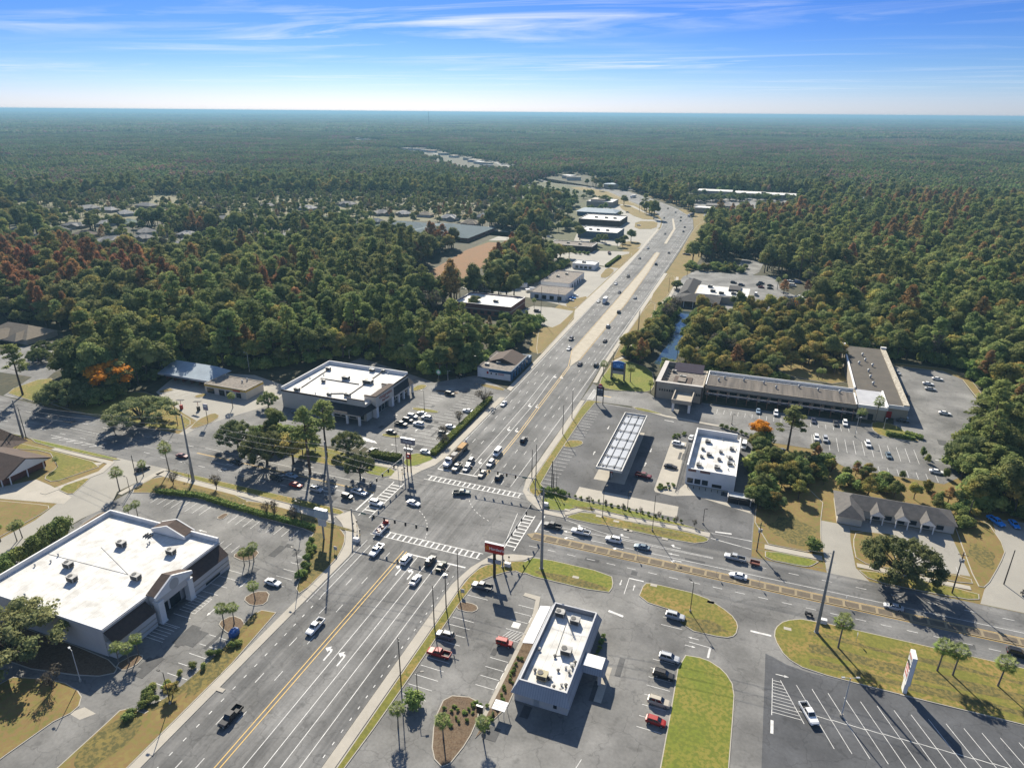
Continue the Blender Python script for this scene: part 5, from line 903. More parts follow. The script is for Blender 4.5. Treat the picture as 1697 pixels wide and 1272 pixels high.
# ------------------------------------------------------------------ vehicles (front = +y)
M_tyre = mat('tyre_rubber', (.02, .02, .02), .9); M_rim = mat('wheel_rim', (.32, .32, .33), .35, metal=.5); M_cglass = mat('car_glass', (.012, .015, .018), .08, (.016, .02, .024), .5, spec=.7)
M_lamp = mat('headlight_glass', (.6, .6, .58), .2); M_tail = mat('taillight_red', (.25, .01, .01), .3); M_trimb = mat('black_plastic', (.025, .025, .026), .6)
PAINT = {}
def paint(n):
    C = {'white': (.70, .70, .68), 'silver': (.36, .37, .38), 'grey': (.13, .135, .14), 'black': (.014, .014, .016), 'red': (.30, .018, .014), 'maroon': (.12, .015, .02), 'blue': (.03, .10, .30), 'navy': (.018, .025, .055), 'beige': (.38, .34, .27), 'teal': (.02, .055, .06), 'green': (.03, .045, .03), 'lightblue': (.22, .30, .38), 'brightblue': (.02, .22, .62), 'orange': (.5, .16, .03), 'bluegrey': (.10, .14, .17), 'charcoal': (.045, .047, .05)}
    if n not in PAINT:
        m = bpy.data.materials.new('car_paint_' + n); m.use_nodes = True; b = m.node_tree.nodes['Principled BSDF']
        b.inputs['Base Color'].default_value = (*C[n], 1); b.inputs['Roughness'].default_value = .5; b.inputs['Specular IOR Level'].default_value = .3; b.inputs['Metallic'].default_value = .25 if n in ('silver', 'grey', 'charcoal', 'bluegrey') else 0
        b.inputs['Coat Weight'].default_value = .22; b.inputs['Coat Roughness'].default_value = .12; PAINT[n] = m
    return PAINT[n]
def loft(mb, st, cap=True):
    """st: list of (y, half width, z bottom, z shoulder, z top, top half width)"""
    rings = []
    for (y, w, zb, zs, zt, wt) in st: rings.append([(-w*.96, y, zb), (-w, y, zb+.12), (-w, y, zs), (-wt, y, zt), (wt, y, zt), (w, y, zs), (w, y, zb+.12), (w*.96, y, zb)])
    o = len(mb.v); n = 8; vs = [p for r in rings for p in r]; fs = []
    for i in range(len(rings)-1):
        for k in range(n): fs.append((i*n+k, i*n+(k+1) % n, (i+1)*n+(k+1) % n, (i+1)*n+k))
    fs.append(tuple(range(n-1, -1, -1))); fs.append(tuple((len(rings)-1)*n+k for k in range(n)))
    mb.add(vs, [tuple(reversed(f)) for f in fs])
def wheel_mb(x, y, r=.34, w=.24):
    mb = MB(); mb.cyl((x-w/2, y, r), (x+w/2, y, r), r, n=12); mb.cur = 1; s = 1 if x > 0 else -1
    mb.cyl((x+s*(w/2), y, r), (x+s*(w/2+.012), y, r), r*.6, n=10); return mb
def cabin(kind):
    # (y bottom front, y bottom rear, z bottom, half width bottom, y top front, y top rear, z top, half width top)
    return {'sedan': (1.15, -1.75, .93, .80, .25, -1.0, 1.44, .56), 'suv': (1.15, -2.2, 1.05, .84, .35, -1.95, 1.74, .66), 'pickup': (1.45, -.75, 1.15, .86, .75, -.55, 1.86, .68), 'hatch': (1.2, -1.85, .93, .80, .3, -1.55, 1.48, .60), 'van': (1.9, -2.6, 1.15, .94, 1.15, -2.55, 2.2, .82), 'jeep': (.75, -1.9, 1.15, .80, .6, -1.85, 1.84, .74)}[kind]
BODY = {'sedan': [(-2.38, .80, .38, .70, .86, .70), (-2.2, .87, .25, .80, .97, .76), (-1.4, .91, .22, .84, .98, .80), (.9, .91, .22, .82, .95, .80), (1.9, .88, .22, .72, .84, .76), (2.35, .78, .30, .60, .70, .66)],
 'hatch': [(-2.1, .80, .38, .75, .95, .74), (-1.9, .87, .25, .82, 1.0, .80), (.9, .89, .22, .82, .96, .80), (1.7, .86, .22, .74, .86, .76), (2.1, .76, .30, .62, .72, .66)],
 'suv': [(-2.4, .85, .42, .90, 1.05, .80), (-2.25, .94, .30, .95, 1.1, .86), (1.0, .95, .28, .95, 1.08, .86), (2.1, .92, .28, .88, 1.0, .82), (2.42, .84, .36, .72, .84, .74)],
 'pickup': [(-.85, .98, .45, 1.0, 1.17, .90), (1.4, .98, .42, 1.0, 1.16, .90), (2.6, .96, .42, .96, 1.1, .86), (2.95, .90, .48, .80, .95, .80)],
 'van': [(-2.7, .92, .40, 1.1, 1.2, .92), (-2.6, .98, .32, 1.15, 1.2, .95), (1.7, .98, .32, 1.1, 1.18, .94), (2.5, .94, .34, .9, 1.02, .84), (2.75, .84, .4, .75, .86, .74)],
 'jeep': [(-2.0, .80, .5, 1.0, 1.15, .78), (.8, .82, .48, 1.0, 1.15, .78), (1.9, .74, .48, .98, 1.12, .66), (2.0, .7, .5, .9, 1.0, .62)]}
AX = {'sedan': (1.42, -1.38), 'hatch': (1.3, -1.25), 'suv': (1.45, -1.42), 'pickup': (1.85, -1.85), 'van': (1.75, -1.7), 'jeep': (1.25, -1.25)}
def make_car(kind, simple=False):
    """simple: one mesh (paint, glass, black) for vehicles too far off to show parts"""
    root = None; out = []
    yf, yr, zb, wb, tf, tr, zt, wt = cabin(kind); bod = MB(); loft(bod, BODY[kind])
    cb = [(-wb, yr, zb), (wb, yr, zb), (wb, yf, zb), (-wb, yf, zb), (-wt, tr, zt), (wt, tr, zt), (wt, tf, zt), (-wt, tf, zt)]
    bod.add(cb, [(0, 1, 5, 4), (1, 2, 6, 5), (2, 3, 7, 6), (3, 0, 4, 7), (4, 5, 6, 7)])
    if kind == 'pickup':
        for x in (-.98, .86): bod.box(x, x+.12, -2.9, -.85, .62, 1.2)
        bod.box(-.86, .86, -2.9, -2.8, .62, 1.18); bod.box(-.9, .9, -2.85, -.85, .5, .62)
    if kind in ('suv', 'jeep'): bod.box(-wt*.95, -wt*.88, tr+.1, tf-.1, zt, zt+.06); bod.box(wt*.88, wt*.95, tr+.1, tf-.1, zt, zt+.06)
    if kind == 'jeep': bod.box(-.35, .35, -2.25, -2.0, .8, 1.5)
    def L(a, b, t): return tuple(a[i] + (b[i]-a[i])*t for i in range(3))
    def pane(mb, p, q, r_, s, u=.06, v0=.14, v1=.9, off=.012):   # p,q bottom edge  s,r top edge
        a = L(L(p, q, u), L(s, r_, u), v0); b = L(L(p, q, 1-u), L(s, r_, 1-u), v0); c = L(L(p, q, 1-u), L(s, r_, 1-u), v1); d = L(L(p, q, u), L(s, r_, u), v1)
        n = (Vector(b)-Vector(a)).cross(Vector(d)-Vector(a)).normalized() * off
        mb.add([tuple(Vector(k)+n) for k in (a, b, c, d)], [(0, 1, 2, 3)])
    ws = MB(); pane(ws, cb[2], cb[3], cb[7], cb[6]); rw = MB(); pane(rw, cb[0], cb[1], cb[5], cb[4])
    sr = MB(); sl = MB()
    for u0, u1 in ((.05, .48), (.53, .95)):
        for mb, a, b, c, d in ((sr, cb[1], cb[2], cb[6], cb[5]), (sl, cb[3], cb[0], cb[4], cb[7])):
            pane(mb, L(a, b, u0), L(a, b, u1), L(d, c, u1), L(d, c, u0), .0)
    y0 = BODY[kind][0][0]; y1 = BODY[kind][-1][0]; w1 = BODY[kind][-1][1]; zf = BODY[kind][-1][3]; yb = -2.9 if kind == 'pickup' else y0
    hl = [MB().box(s*w1*.72-.16, s*w1*.72+.16, y1-.1, y1+.03, zf-.12, zf+.06) for s in (-1, 1)]
    zt2 = BODY[kind][0][3]; tl = [MB().box(s*.78-.12, s*.78+.12, yb-.02, yb+.08, zt2-.12, zt2+.14) for s in (-1, 1)]
    wr = .4 if kind in ('pickup', 'jeep', 'suv', 'van') else .34; tw = .82 if kind != 'jeep' else .76
    wh = [wheel_mb(s*tw, a, wr) for a in AX[kind] for s in (-1, 1)]
    if simple:
        m = MB(); m.add(bod.v, bod.f)
        m.cur = 1
        for q in (ws, rw, sr, sl): m.add(q.v, q.f)
        m.cur = 2
        for q in wh: m.add(q.v, q.f)
        if kind == 'pickup': m.box(-.85, .85, -2.78, -.88, .625, .64)
        o = m.build('car', [paint('white'), M_cglass, M_tyre]); o.location = (0, 0, .07); return o
    root = thing('car', 'car', 'car')
    o = bod.build('body', paint('white'), root)
    o.material_slots[0].link = 'OBJECT'
    ws.build('windshield', M_cglass, root); rw.build('rear_window', M_cglass, root); sl.build('side_window', M_cglass, root); sr.build('side_window', M_cglass, root)
    for q in wh: q.build('wheel', [M_tyre, M_rim], root)
    for q in hl: q.build('headlight', M_lamp, root)
    for q in tl: q.build('taillight', M_tail, root)
    MB().box(-w1*.5, w1*.5, y1-.02, y1+.035, zf-.28, zf-.1).build('grille', M_trimb, root)
    if kind == 'pickup': MB().box(-.855, .855, -2.79, -.87, .621, .66).build('cargo_bed', M_trimb, root); MB().box(-.9, .9, -3.02, -2.9, .55, .72).build('bumper', M_steel, root)
    return root
KN = {'sedan': ('sedan_car', 'car'), 'hatch': ('hatchback_car', 'car'), 'suv': ('suv', 'car'), 'pickup': ('pickup_truck', 'pickup truck'), 'van': ('van', 'van'), 'jeep': ('open_topped_jeep', 'jeep')}
PROTO = {}; NV = [0]
def car(kind, col, q, head, label, group=None, z=.07, s=1.0):
    x, y = g1(q, .75) if isinstance(q, str) else q
    far = math.hypot(x, y) > 520; key = (kind, far)
    nm, cat = KN[kind]
    if key not in PROTO:
        r = make_car(kind, far); PROTO[key] = r; r.name = nm
        if far: r.material_slots[0].link = 'OBJECT'
    else:
        p = PROTO[key]
        r = copy_thing(p, (0, 0, 0))
    r.name = nm
    r.location = (x, y, z); r.rotation_euler = (0, 0, -R(head)); r.scale = (s, s, s); tag(r, label, cat, group)
    (r if far else [c for c in r.children if c.name.startswith('body')][0]).material_slots[0].material = paint(col); NV[0] += 1
    return r
GH = 'vehicles on the highway'; GJ = 'vehicles waiting at the junction'; GP = 'cars in the parking lots'
CARS = [
 ('pickup','white','B 318,737',180,'white pickup alone on the near left lanes of the highway',GH), ('pickup','white','B 632,345',180,'white pickup towing a machinery trailer out of the junction',GH), ('suv','white','B 786,390',0,'white SUV waiting in the left turn lane at the near stop line',GJ),
 ('suv','charcoal','B 910,398',0,'dark SUV with bright roof at the near stop line, middle lane',GJ), ('sedan','green','B 966,424',0,'very dark green car at the near stop line behind the wire cluster pole',GJ), ('sedan','white','B 833,495',0,'long white car second in the near queue',GJ),
 ('pickup','black','A 1186,1198',180,'black pickup at the bottom edge of the highway',GH), ('pickup','teal','K 1046,428',72,'dark teal pickup with open bed turning across the junction',GJ), ('sedan','white','K 597,524',97,'white car crossing the middle of the junction',GJ),
 ('suv','white','K 246,525',95,'white SUV stopped on the left crosswalk',GJ), ('pickup','white','K 88,425',95,'white pickup waiting before the left crosswalk',GJ), ('jeep','black','B 482,70',95,'black open jeep with pale hood in the left queue',GJ),
 ('pickup','beige','K 1002,188',180,'beige pickup beside the tipper truck at the far stop line',GJ), ('hatch','silver','p 1050,575',180,'small silver hatchback with glinting hood at the far stop line',GJ), ('suv','grey','p 1086,512',180,'dark grey SUV behind the small silver hatchback',GJ),
 ('sedan','beige','K 1238,250',180,'beige car first beside the yellow lines at the far stop line',GJ), ('suv','silver','K 1318,155',180,'silver SUV second in the queue beside the yellow lines',GJ), ('van','white','K 1380,55',180,'boxy white van last in the queue beside the yellow lines',GJ),
 ('suv','black','K 1396,280',0,'black SUV leaving the junction under the far signal arm',GH), ('suv','black','I 110,900',0,'black SUV going away beside the yellow line before the fuel station',GH), ('sedan','white','F 1637,664',180,'white car approaching along the hedge side of the highway',GH),
 ('sedan','white','I 406,303',180,'white car near the tip of the concrete median',GH), ('suv','navy','I 420,240',180,'navy SUV just behind a white car by the median tip',GH), ('sedan','navy','I 478,404',0,'navy car going away just before the median begins',GH), ('suv','charcoal','I 584,410',0,'big charcoal SUV beside the blue sign',GH),
 ('sedan','charcoal','I 642,253',0,'charcoal car going away beside the tan sidewalk bend',GH), ('suv','silver','I 662,158',0,'silver SUV going away along the concrete median',GH), ('suv','charcoal','I 732,64',0,'charcoal SUV going away, farther along the concrete median',GH),
 ('sedan','navy','Q 713,1215',180,'navy car next to the median, coming towards the junction',GH), ('sedan','silver','Q 818,1252',0,'silver car going away abreast of the dark-roofed restaurant',GH), ('sedan','white','Q 690,1158',180,'white car coming, abreast of the repair shop',GH), ('suv','charcoal','Q 772,1110',180,'charcoal SUV coming, just beyond a white car by the repair shop',GH),
 ('suv','navy','Q 957,1029',0,'navy SUV going away near the far tip of the concrete median',GH), ('sedan','charcoal','Q 848,991',180,'charcoal car coming along the outer lane by the dry lawn',GH), ('sedan','charcoal','Q 1042,954',0,'charcoal car going away past the side entrance',GH), ('suv','silver','Q 903,923',180,'silver SUV coming, beyond the bare yard entrance',GH),
 ('sedan','charcoal','Q 1017,829',180,'charcoal car coming, beside the curved far median',GH), ('sedan','navy','Q 1138,812',0,'navy car in a pair going away before the bend',GH), ('sedan','charcoal','Q 1147,784',0,'charcoal car just ahead of a navy one before the bend',GH), ('sedan','charcoal','Q 1119,741',0,'charcoal car waiting in line at the bend junction',GH), ('sedan','black','Q 1122,719',0,'black car first in line at the bend junction',GH),
 ('sedan','charcoal','Q 1010,723',180,'charcoal car leaving the bend junction on the left',GH), ('sedan','navy','Q 1086,686',180,'navy car crossing the bend junction',GH), ('sedan','black','Q 1035,661',180,'black car beyond the bend junction',GH), ('sedan','charcoal','Q 878,628',180,'charcoal car on the curve beyond the bend junction',GH),
 ('sedan','black','Q 1150,962',270,'black car waiting in the side entrance on the right',GH), ('sedan','charcoal','Q 1170,966',270,'charcoal car behind the black one in the side entrance',GH), ('sedan','white','U 1368,594',180,'white car beside a white box truck on the highway',GH),
 ('sedan','lightblue','F 250,1133',95,'pale blue car in the shade of the left queue',GJ), ('suv','charcoal','F 150,1152',95,'charcoal SUV last in the shaded left queue',GJ), ('sedan','red','F 278,1194',95,'bright red car in the left queue',GJ), ('suv','silver','F 412,1224',95,'silver SUV ahead of the bright red car',GJ),
 ('sedan','maroon','E 1192,1004',88,'maroon car alone on the left cross road by a tall pole',GH), ('sedan','black','E 1545,1046',95,'black car in tree shade on the left cross road',GH), ('sedan','grey','E 452,772',272,'grey car in deep oak shade far left',GH), ('suv','charcoal','E 932,1088',20,'charcoal SUV on the side street corner behind a small tree',GH),
 ('pickup','charcoal','L 428,738',272,'charcoal pickup with silver hood first at the right stop line',GJ), ('pickup','white','L 692,795',272,'white crew-cab pickup second in the right queue',GJ), ('suv','white','L 1000,866',272,'white SUV third in the right queue',GJ), ('sedan','bluegrey','L 1266,936',272,'blue-grey car last in the right queue',GJ),
 ('pickup','silver','M 668,358',274,'silver pickup pulling a small red trailer',GH), ('sedan','white','M 700,526',274,'white car with dark windows beside the brick median',GH), ('sedan','silver','N 858,406',274,'silver car just emerging from the oak shadow',GH), ('suv','black','N 1662,706',95,'black SUV cut off by the right edge of the photo',GH),
 ('suv','grey','B 986,780',270,'dark grey SUV with silver roof rails parked beside a red pickup',GP), ('pickup','red','B 955,874',270,'bright red pickup in the burger lot by a pole',GP), ('jeep','red','B 1292,822',88,'red jeep with black top parked at the restaurant wall',GP), ('pickup','grey','B 1176,530',270,'grey pickup in the top stall of the burger lot',GP),
 ('suv','silver','C 866,682',92,'silver SUV alone against the big lawn island',GP), ('suv','silver','C 836,897',92,'silver SUV at the top of the right stall row',GP), ('suv','black','C 806,984',92,'black SUV second in the right stall row',GP), ('suv','beige','C 782,1122',92,'beige SUV near the bottom of the right stall row',GP), ('hatch','red','C 766,1220',92,'bright red car at the bottom edge of the stall row',GP),
 ('sedan','white','B 100,508',92,'white car parked alone in the vacant store lot',GP), ('pickup','white','N 312,1092',155,'long white pickup alone on the black lot',GP),
 ('pickup','maroon','I 892,1134',95,'dark red pickup beside the fuel canopy',GP), ('suv','white','I 1122,928',95,'white SUV on the concrete by the store walk',GP), ('sedan','black','I 1072,1074',95,'black car on the concrete by the store walk',GP), ('sedan','white','I 1206,885',5,'white car peeking out behind the white store',GP), ('van','white','I 1552,940',185,'white van at the back of the white store',GP),
 ('sedan','lightblue','I 1645,712',180,'pale blue car parked under the arcade front, left end',GP), ('suv','white','J 75,727',180,'white SUV in the arcade shade',GP), ('sedan','green','J 205,742',180,'dark green car in the arcade shade',GP), ('sedan','navy','J 322,774',180,'navy car in the arcade shade',GP), ('sedan','charcoal','J 466,792',180,'charcoal car in the arcade shade',GP), ('suv','white','J 527,792',180,'white SUV at the right end of the arcade',GP),
 ('suv','white','J 340,888',178,'white SUV, left of a pair in the plaza stalls',GP), ('suv','silver','J 398,896',178,'silver SUV, right of a pair in the plaza stalls',GP), ('suv','white','J 676,928',175,'white SUV by itself in the upper plaza stalls',GP), ('sedan','bluegrey','J 812,1000',178,'blue-grey car in the middle of the plaza stalls',GP), ('sedan','grey','J 105,972',215,'grey car beneath the roadside pine by the plaza',GP),
 ('sedan','white','J 1180,726',95,'white car alone in the middle of the end lot',GP), ('sedan','white','J 1070,533',95,'white car, upper of a pair in the end lot',GP), ('sedan','silver','J 1086,568',95,'silver car, lower of a pair in the end lot',GP), ('sedan','white','J 1132,502',95,'white car farthest up the end lot',GP), ('sedan','silver','J 868,462',150,'silver car beside the peeling parapet wall',GP), ('sedan','silver','J 902,752',95,'silver car by the clipped hedge',GP), ('sedan','charcoal','J 906,774',95,'charcoal car by the clipped hedge',GP), ('sedan','black','J 925,604',10,'black car in the end wing shadow',GP), ('sedan','white','J 1128,1108',95,'white car at the bottom of the plaza stalls',GP),
 ('suv','black','F 1285,600',95,'black SUV by the mulch island of the drugstore lot',GP), ('pickup','black','F 1362,484',20,'black pickup under the trees at the back of the drugstore lot',GP), ('sedan','white','F 1402,710',275,'white car parked against the clipped hedge',GP), ('suv','silver','F 1132,757',275,'silver SUV in the drugstore cluster, outer row',GP), ('sedan','silver','F 1100,727',275,'silver car at the far end of the drugstore cluster',GP), ('suv','silver','F 1040,747',95,'silver SUV in the inner drugstore row',GP), ('suv','black','F 1010,772',95,'black SUV in the inner drugstore row',GP), ('pickup','black','F 966,797',95,'black pickup with open bed in the drugstore row',GP), ('suv','white','F 1080,798',275,'white SUV, nearest of the outer drugstore row',GP), ('sedan','black','F 903,848',95,'black car beside the green island of the drugstore',GP),
 ('sedan','white','F 1292,814',95,'white car half under a bare tree by the hedge',GP), ('suv','grey','F 1244,862',95,'grey SUV half under a bare tree by the hedge',GP), ('sedan','white','F 1128,979',95,'white car on the corner by the green lawn and tall sign',GP), ('hatch','charcoal','F 785,968',15,'charcoal hatchback near the oak behind the clipped hedge',GP), ('sedan','bluegrey','F 280,718',95,'blue-grey car in the drugstore side shadow',GP),
 ('suv','charcoal','k 820,312',95,'charcoal SUV, left of a pair behind the restaurant',GP), ('suv','navy','k 905,338',95,'navy SUV, right of a pair behind the restaurant',GP), ('suv','navy','k 1120,318',95,'navy SUV at the back of a trio behind the restaurant',GP), ('suv','charcoal','k 1098,338',95,'charcoal SUV in the middle of a trio behind the restaurant',GP), ('sedan','maroon','k 1120,362',95,'maroon car at the front of a trio behind the restaurant',GP), ('sedan','black','k 1216,342',95,'black car, upper of two at the right of the restaurant lot',GP), ('sedan','charcoal','k 1216,372',95,'charcoal car, lower of two at the right of the restaurant lot',GP), ('sedan','white','k 1432,294',95,'white car at the shady end of the restaurant lot',GP), ('van','blue','k 1518,312',95,'blue van at the shady end of the restaurant lot',GP), ('van','white','k 1456,342',95,'white van at the shady end of the restaurant lot',GP), ('pickup','white','k 1526,468',95,'white pickup in the trees past the restaurant lot',GP), ('van','white','k 1062,440',5,'white van beside the restaurant kitchen',GP),
 ('sedan','black','E 205,348',95,'black car parked under oaks by the tan house',GP), ('suv','charcoal','E 340,298',95,'charcoal SUV parked under oaks by the tan house',GP), ('sedan','white','E 452,266',95,'white car parked under oaks by the tan house',GP),
 ('sedan','silver','U 1184,588',95,'silver car in front of the garage row',GP), ('sedan','brightblue','U 1196,572',95,'bright blue car in front of the garage row',GP), ('sedan','white','U 1212,556',95,'white car in front of the garage row',GP), ('sedan','maroon','U 882,692',95,'maroon car beside the brick clinic',GP), ('suv','white','U 896,706',95,'white SUV beside the brick clinic',GP), ('suv','charcoal','U 962,660',95,'charcoal SUV near palms at the brick clinic lot',GP),
 ('sedan','maroon','U 1438,270',5,'maroon car beside the diner hedge',GP), ('suv','navy','U 1442,280',5,'navy SUV beside the diner hedge',GP), ('sedan','red','U 610,142',95,'red car at the school',GP), ('sedan','white','U 640,106',95,'white car at the school',GP), ('suv','white','U 660,108',95,'white SUV at the school',GP), ('sedan','white','Q 842,772',95,'white car in the far store lot',GP), ('sedan','black','Q 768,686',95,'black car in the farthest store lot',GP),
 ('sedan','brightblue','q 856,1042',170,'bright blue car parked at the far right yard',GP), ('pickup','brightblue','q 640,1010',150,'bright blue pickup half hidden by weeds at right',GP)]
for c in CARS: car(*c)
# --- the big tipper truck at the far stop line
def tipper():
    x0, y0 = g1('K 905,175', .8); x1, y1 = g1('K 1050,20', .8); hd = 180; L = math.hypot(x1-x0, y1-y0)
    r = thing('tipper_truck', 'long white-cab tipper truck with tan load bed at the far stop line', 'truck', (x0, y0 + 2, .07), R(180), GJ)
    b = MB(); loft(b, [(-.4, 1.15, .7, 1.6, 1.9, 1.1), (1.6, 1.15, .7, 1.55, 1.8, 1.05), (3.0, 1.05, .7, 1.4, 1.6, .9)]); b.add([(-1.1, -.4, 1.8), (1.1, -.4, 1.8), (1.1, 1.3, 1.75), (-1.1, 1.3, 1.75), (-1, -.3, 2.95), (1, -.3, 2.95), (1, .7, 2.95), (-1, .7, 2.95)], [(0, 1, 5, 4), (1, 2, 6, 5), (2, 3, 7, 6), (3, 0, 4, 7), (4, 5, 6, 7)]); b.build('cab', mat('truck_white', (.62, .64, .66), .35), r)
    MB().quad((.92, 1.22, 1.95), (-.92, 1.22, 1.95), (-.86, .86, 2.75), (.86, .86, 2.75)).build('windshield', M_cglass, r)
    MB().box(-.5, .5, -15.5, -.4, .75, 1.0).build('chassis', M_trimb, r)
    m = MB(); mt = mat('tan_truck_bed', (.34, .27, .18), .8, (.28, .22, .15), .6)
    m.box(-1.25, 1.25, -15, -.9, 1.05, 1.2); m.box(-1.25, -1.15, -15, -.9, 1.2, 2.0); m.box(1.15, 1.25, -15, -.9, 1.2, 2.0); m.box(-1.15, 1.15, -1.0, -.9, 1.2, 2.5); m.box(-1.15, 1.15, -15, -14.9, 1.2, 2.0); m.build('load_bed', mt, r)
    MB().box(-.9, .9, -6.2, -3.4, 1.2, 2.3).build('load_pile', mat('grey_block_load', (.45, .43, .39), .9, (.3, .29, .27), .8), r); m = MB(); m.box(-1.1, 1.1, -14.4, -9.4, 1.2, 2.45); m.build('load_block', mat('orange_tan_load', (.44, .27, .12), .9, (.34, .22, .11), .7), r)
    m = MB(); m.box(-.3, .3, -15.6, -15.0, 1.2, 3.2); m.box(-.15, .15, -17.5, -15.3, 3.0, 3.3); m.build('crane', M_wallw, r)
    for a in (2.0, -2.2, -3.5, -12.2, -13.5):
        for s in (-1, 1): wheel_mb(s*1.05, a, .52, .4).build('wheel', [M_tyre, M_rim], r)
    for s in (-1, 1): MB().box(s*.75-.16, s*.75+.16, 3.0, 3.05, 1.05, 1.3).build('headlight', M_lamp, r)
tipper()
def small_vehicles():
    x, y = g1('B 657,240', .6); r = thing('equipment_trailer', 'white flat trailer loaded with red and black machinery behind the white pickup', 'trailer', (x, y, .07), R(180), GH)
    m = MB(); m.box(-1.2, 1.2, -3.2, 3.0, .6, .75); m.box(-1.2, -1.1, -3.2, 3, .75, 1.3); m.box(1.1, 1.2, -3.2, 3, .75, 1.3); m.box(-1.1, 1.1, 2.9, 3, .75, 1.4); m.box(-.08, .08, 3, 4.6, .55, .65); m.build('flatbed', M_wallw, r)
    m = MB()
    for i in range(5): m.box(-.8 + (i % 2)*.9, -.1 + (i % 2)*.9, -2.6 + i*1.05, -1.9 + i*1.05, .76, 1.3 + .2*(i % 3))
    m.build('machinery', mat('oily_machinery', (.05, .045, .05), .5, (.16, .03, .025), 1.4), r); m = MB(); m.box(-.9, .9, -3.1, -2.7, .76, 2.2); m.build('rear_rack', M_red, r)
    for s in (-1, 1):
        for a in (-.5, .5): wheel_mb(s*1.2, a, .36).build('wheel', [M_tyre, M_rim], r)
    x, y = g1('M 852,412', .6); r = thing('utility_trailer', 'small rusty red utility trailer behind the silver pickup', 'trailer', (x, y, .07), R(-274), GH)
    m = MB(); m.box(-.9, .9, -1.4, 1.3, .5, .6); ringp(m, -.9, .9, -1.4, 1.3, .6, 1.05, .08); m.box(-.06, .06, 1.3, 2.6, .48, .56); m.build('box', mat('rust_red_trailer', (.20, .07, .05), .8), r)
    for s in (-1, 1): wheel_mb(s*.98, 0, .33).build('wheel', [M_tyre, M_rim], r)
    def bike(q, hd, label):
        x, y = g1(q, .5); r = thing('motorcycle', label, 'motorcycle', (x, y, .07), -R(hd)); m = MB()
        for a in (-.7, .75): m2 = MB(); m2.cyl((-.07, a, .32), (.07, a, .32), .32, n=12); m2.build('wheel', M_tyre, r)
        m.box(-.16, .16, -.5, .55, .35, .8); m.box(-.14, .14, -.9, -.1, .78, .92); m.box(-.16, .16, 0, .5, .8, 1.0); m.cyl((-.4, .5, 1.08), (.4, .5, 1.08), .03, n=6); m.cyl((0, .75, .35), (0, .52, 1.08), .05, n=6); m.build('frame', M_blk, r); m = MB()
        for s in (-1, 1): m.box(s*.38-.14, s*.38+.14, -.95, -.4, .45, .85)
        m.build('pannier', M_blk, r)
    bike('M 1360,888', 95, 'dark motorcycle on the near lane by the tall grey pole'); bike('D 1328,562', 20, 'dark motorbike by the gravel at the right edge')
    x, y = g1('U 1408,594', 1.5); r = thing('box_truck', 'white box truck coming along the highway abreast of the garage row', 'truck', (x, y, .07), R(180), GH); MB().box(-1.2, 1.2, -4.6, 1.4, .9, 3.6).build('cargo_box', M_wallw, r); m = MB(); loft(m, [(1.5, 1.1, .5, 1.5, 2.4, 1.0), (2.4, 1.1, .5, 1.4, 2.3, .95), (3.2, 1.0, .5, 1.1, 1.3, .9)]); m.build('cab', M_wallw, r); MB().quad((.9, 2.46, 1.4), (-.9, 2.46, 1.4), (-.85, 2.42, 2.2), (.85, 2.42, 2.2)).build('windshield', M_cglass, r)
    for a in (2.1, -3):
        for s in (-1, 1): wheel_mb(s*1.0, a, .48, .35).build('wheel', [M_tyre, M_rim], r)
    for q, lab in (('Q 1186,708', 'white lorry with dark trailer at the bend junction'), ('Q 803,584', 'white lorry on the far curve between trees')):
        x, y = g1(q, 1.5); r = thing('lorry', lab, 'truck', (x, y, .07), R(160), GH); MB().box(-1.3, 1.3, -8, 3, 1, 4).build('trailer_box', mat('lorry_dark', (.12, .12, .14)) if 'dark' in lab else M_wallw, r); MB().box(-1.2, 1.2, 3.6, 6, .6, 3.2).build('cab', M_wallw, r)
        for a in (4.8, -4, -6):
            for s in (-1, 1): wheel_mb(s*1.1, a, .5, .4).build('wheel', [M_tyre, M_rim], r)
    for q, lab, rz in (('U 532,500', 'long white box trailer at the wood edge', -20), ('U 622,520', 'white box trailer with grey top beside the clinic', -20), ('U 850,495', 'white camper van beside the boat yard', 10)):
        x, y = g1(q, 1.5); r = thing('box_trailer', lab, 'trailer', (x, y, 0), R(90+rz)); MB().box(-1.4, 1.4, -5, 5, .7, 3.6).build('box', M_wallw, r); MB().box(-1.3, 1.3, -4.8, 4.8, 3.6, 3.75).build('roof_panel', M_steel, r)
        for s in (-1, 1): wheel_mb(s*1.25, 1, .45, .3).build('wheel', [M_tyre, M_rim], r)
    x, y = g1('U 928,520', 1.2); r = thing('boat', 'white cabin boat on a trailer in the yard behind the garage row', 'boat', (x, y, .3), R(-50)); m = MB(); loft(m, [(-5, 1.5, .6, 1.4, 1.7, 1.45), (1, 1.6, .5, 1.5, 1.8, 1.5), (4, .9, .9, 1.7, 2.0, .8), (5.6, .1, 1.5, 1.9, 2.1, .08)]); m.build('hull', M_wallw, r); m = MB(); loft(m, [(-2, 1.1, 1.75, 2.4, 2.9, .9), (1.6, .8, 1.8, 2.2, 2.5, .6)]); m.build('cabin', M_wallw, r); MB().box(-.7, .7, -4, 2, .1, .6).build('trailer', M_steel, r)
small_vehicles()
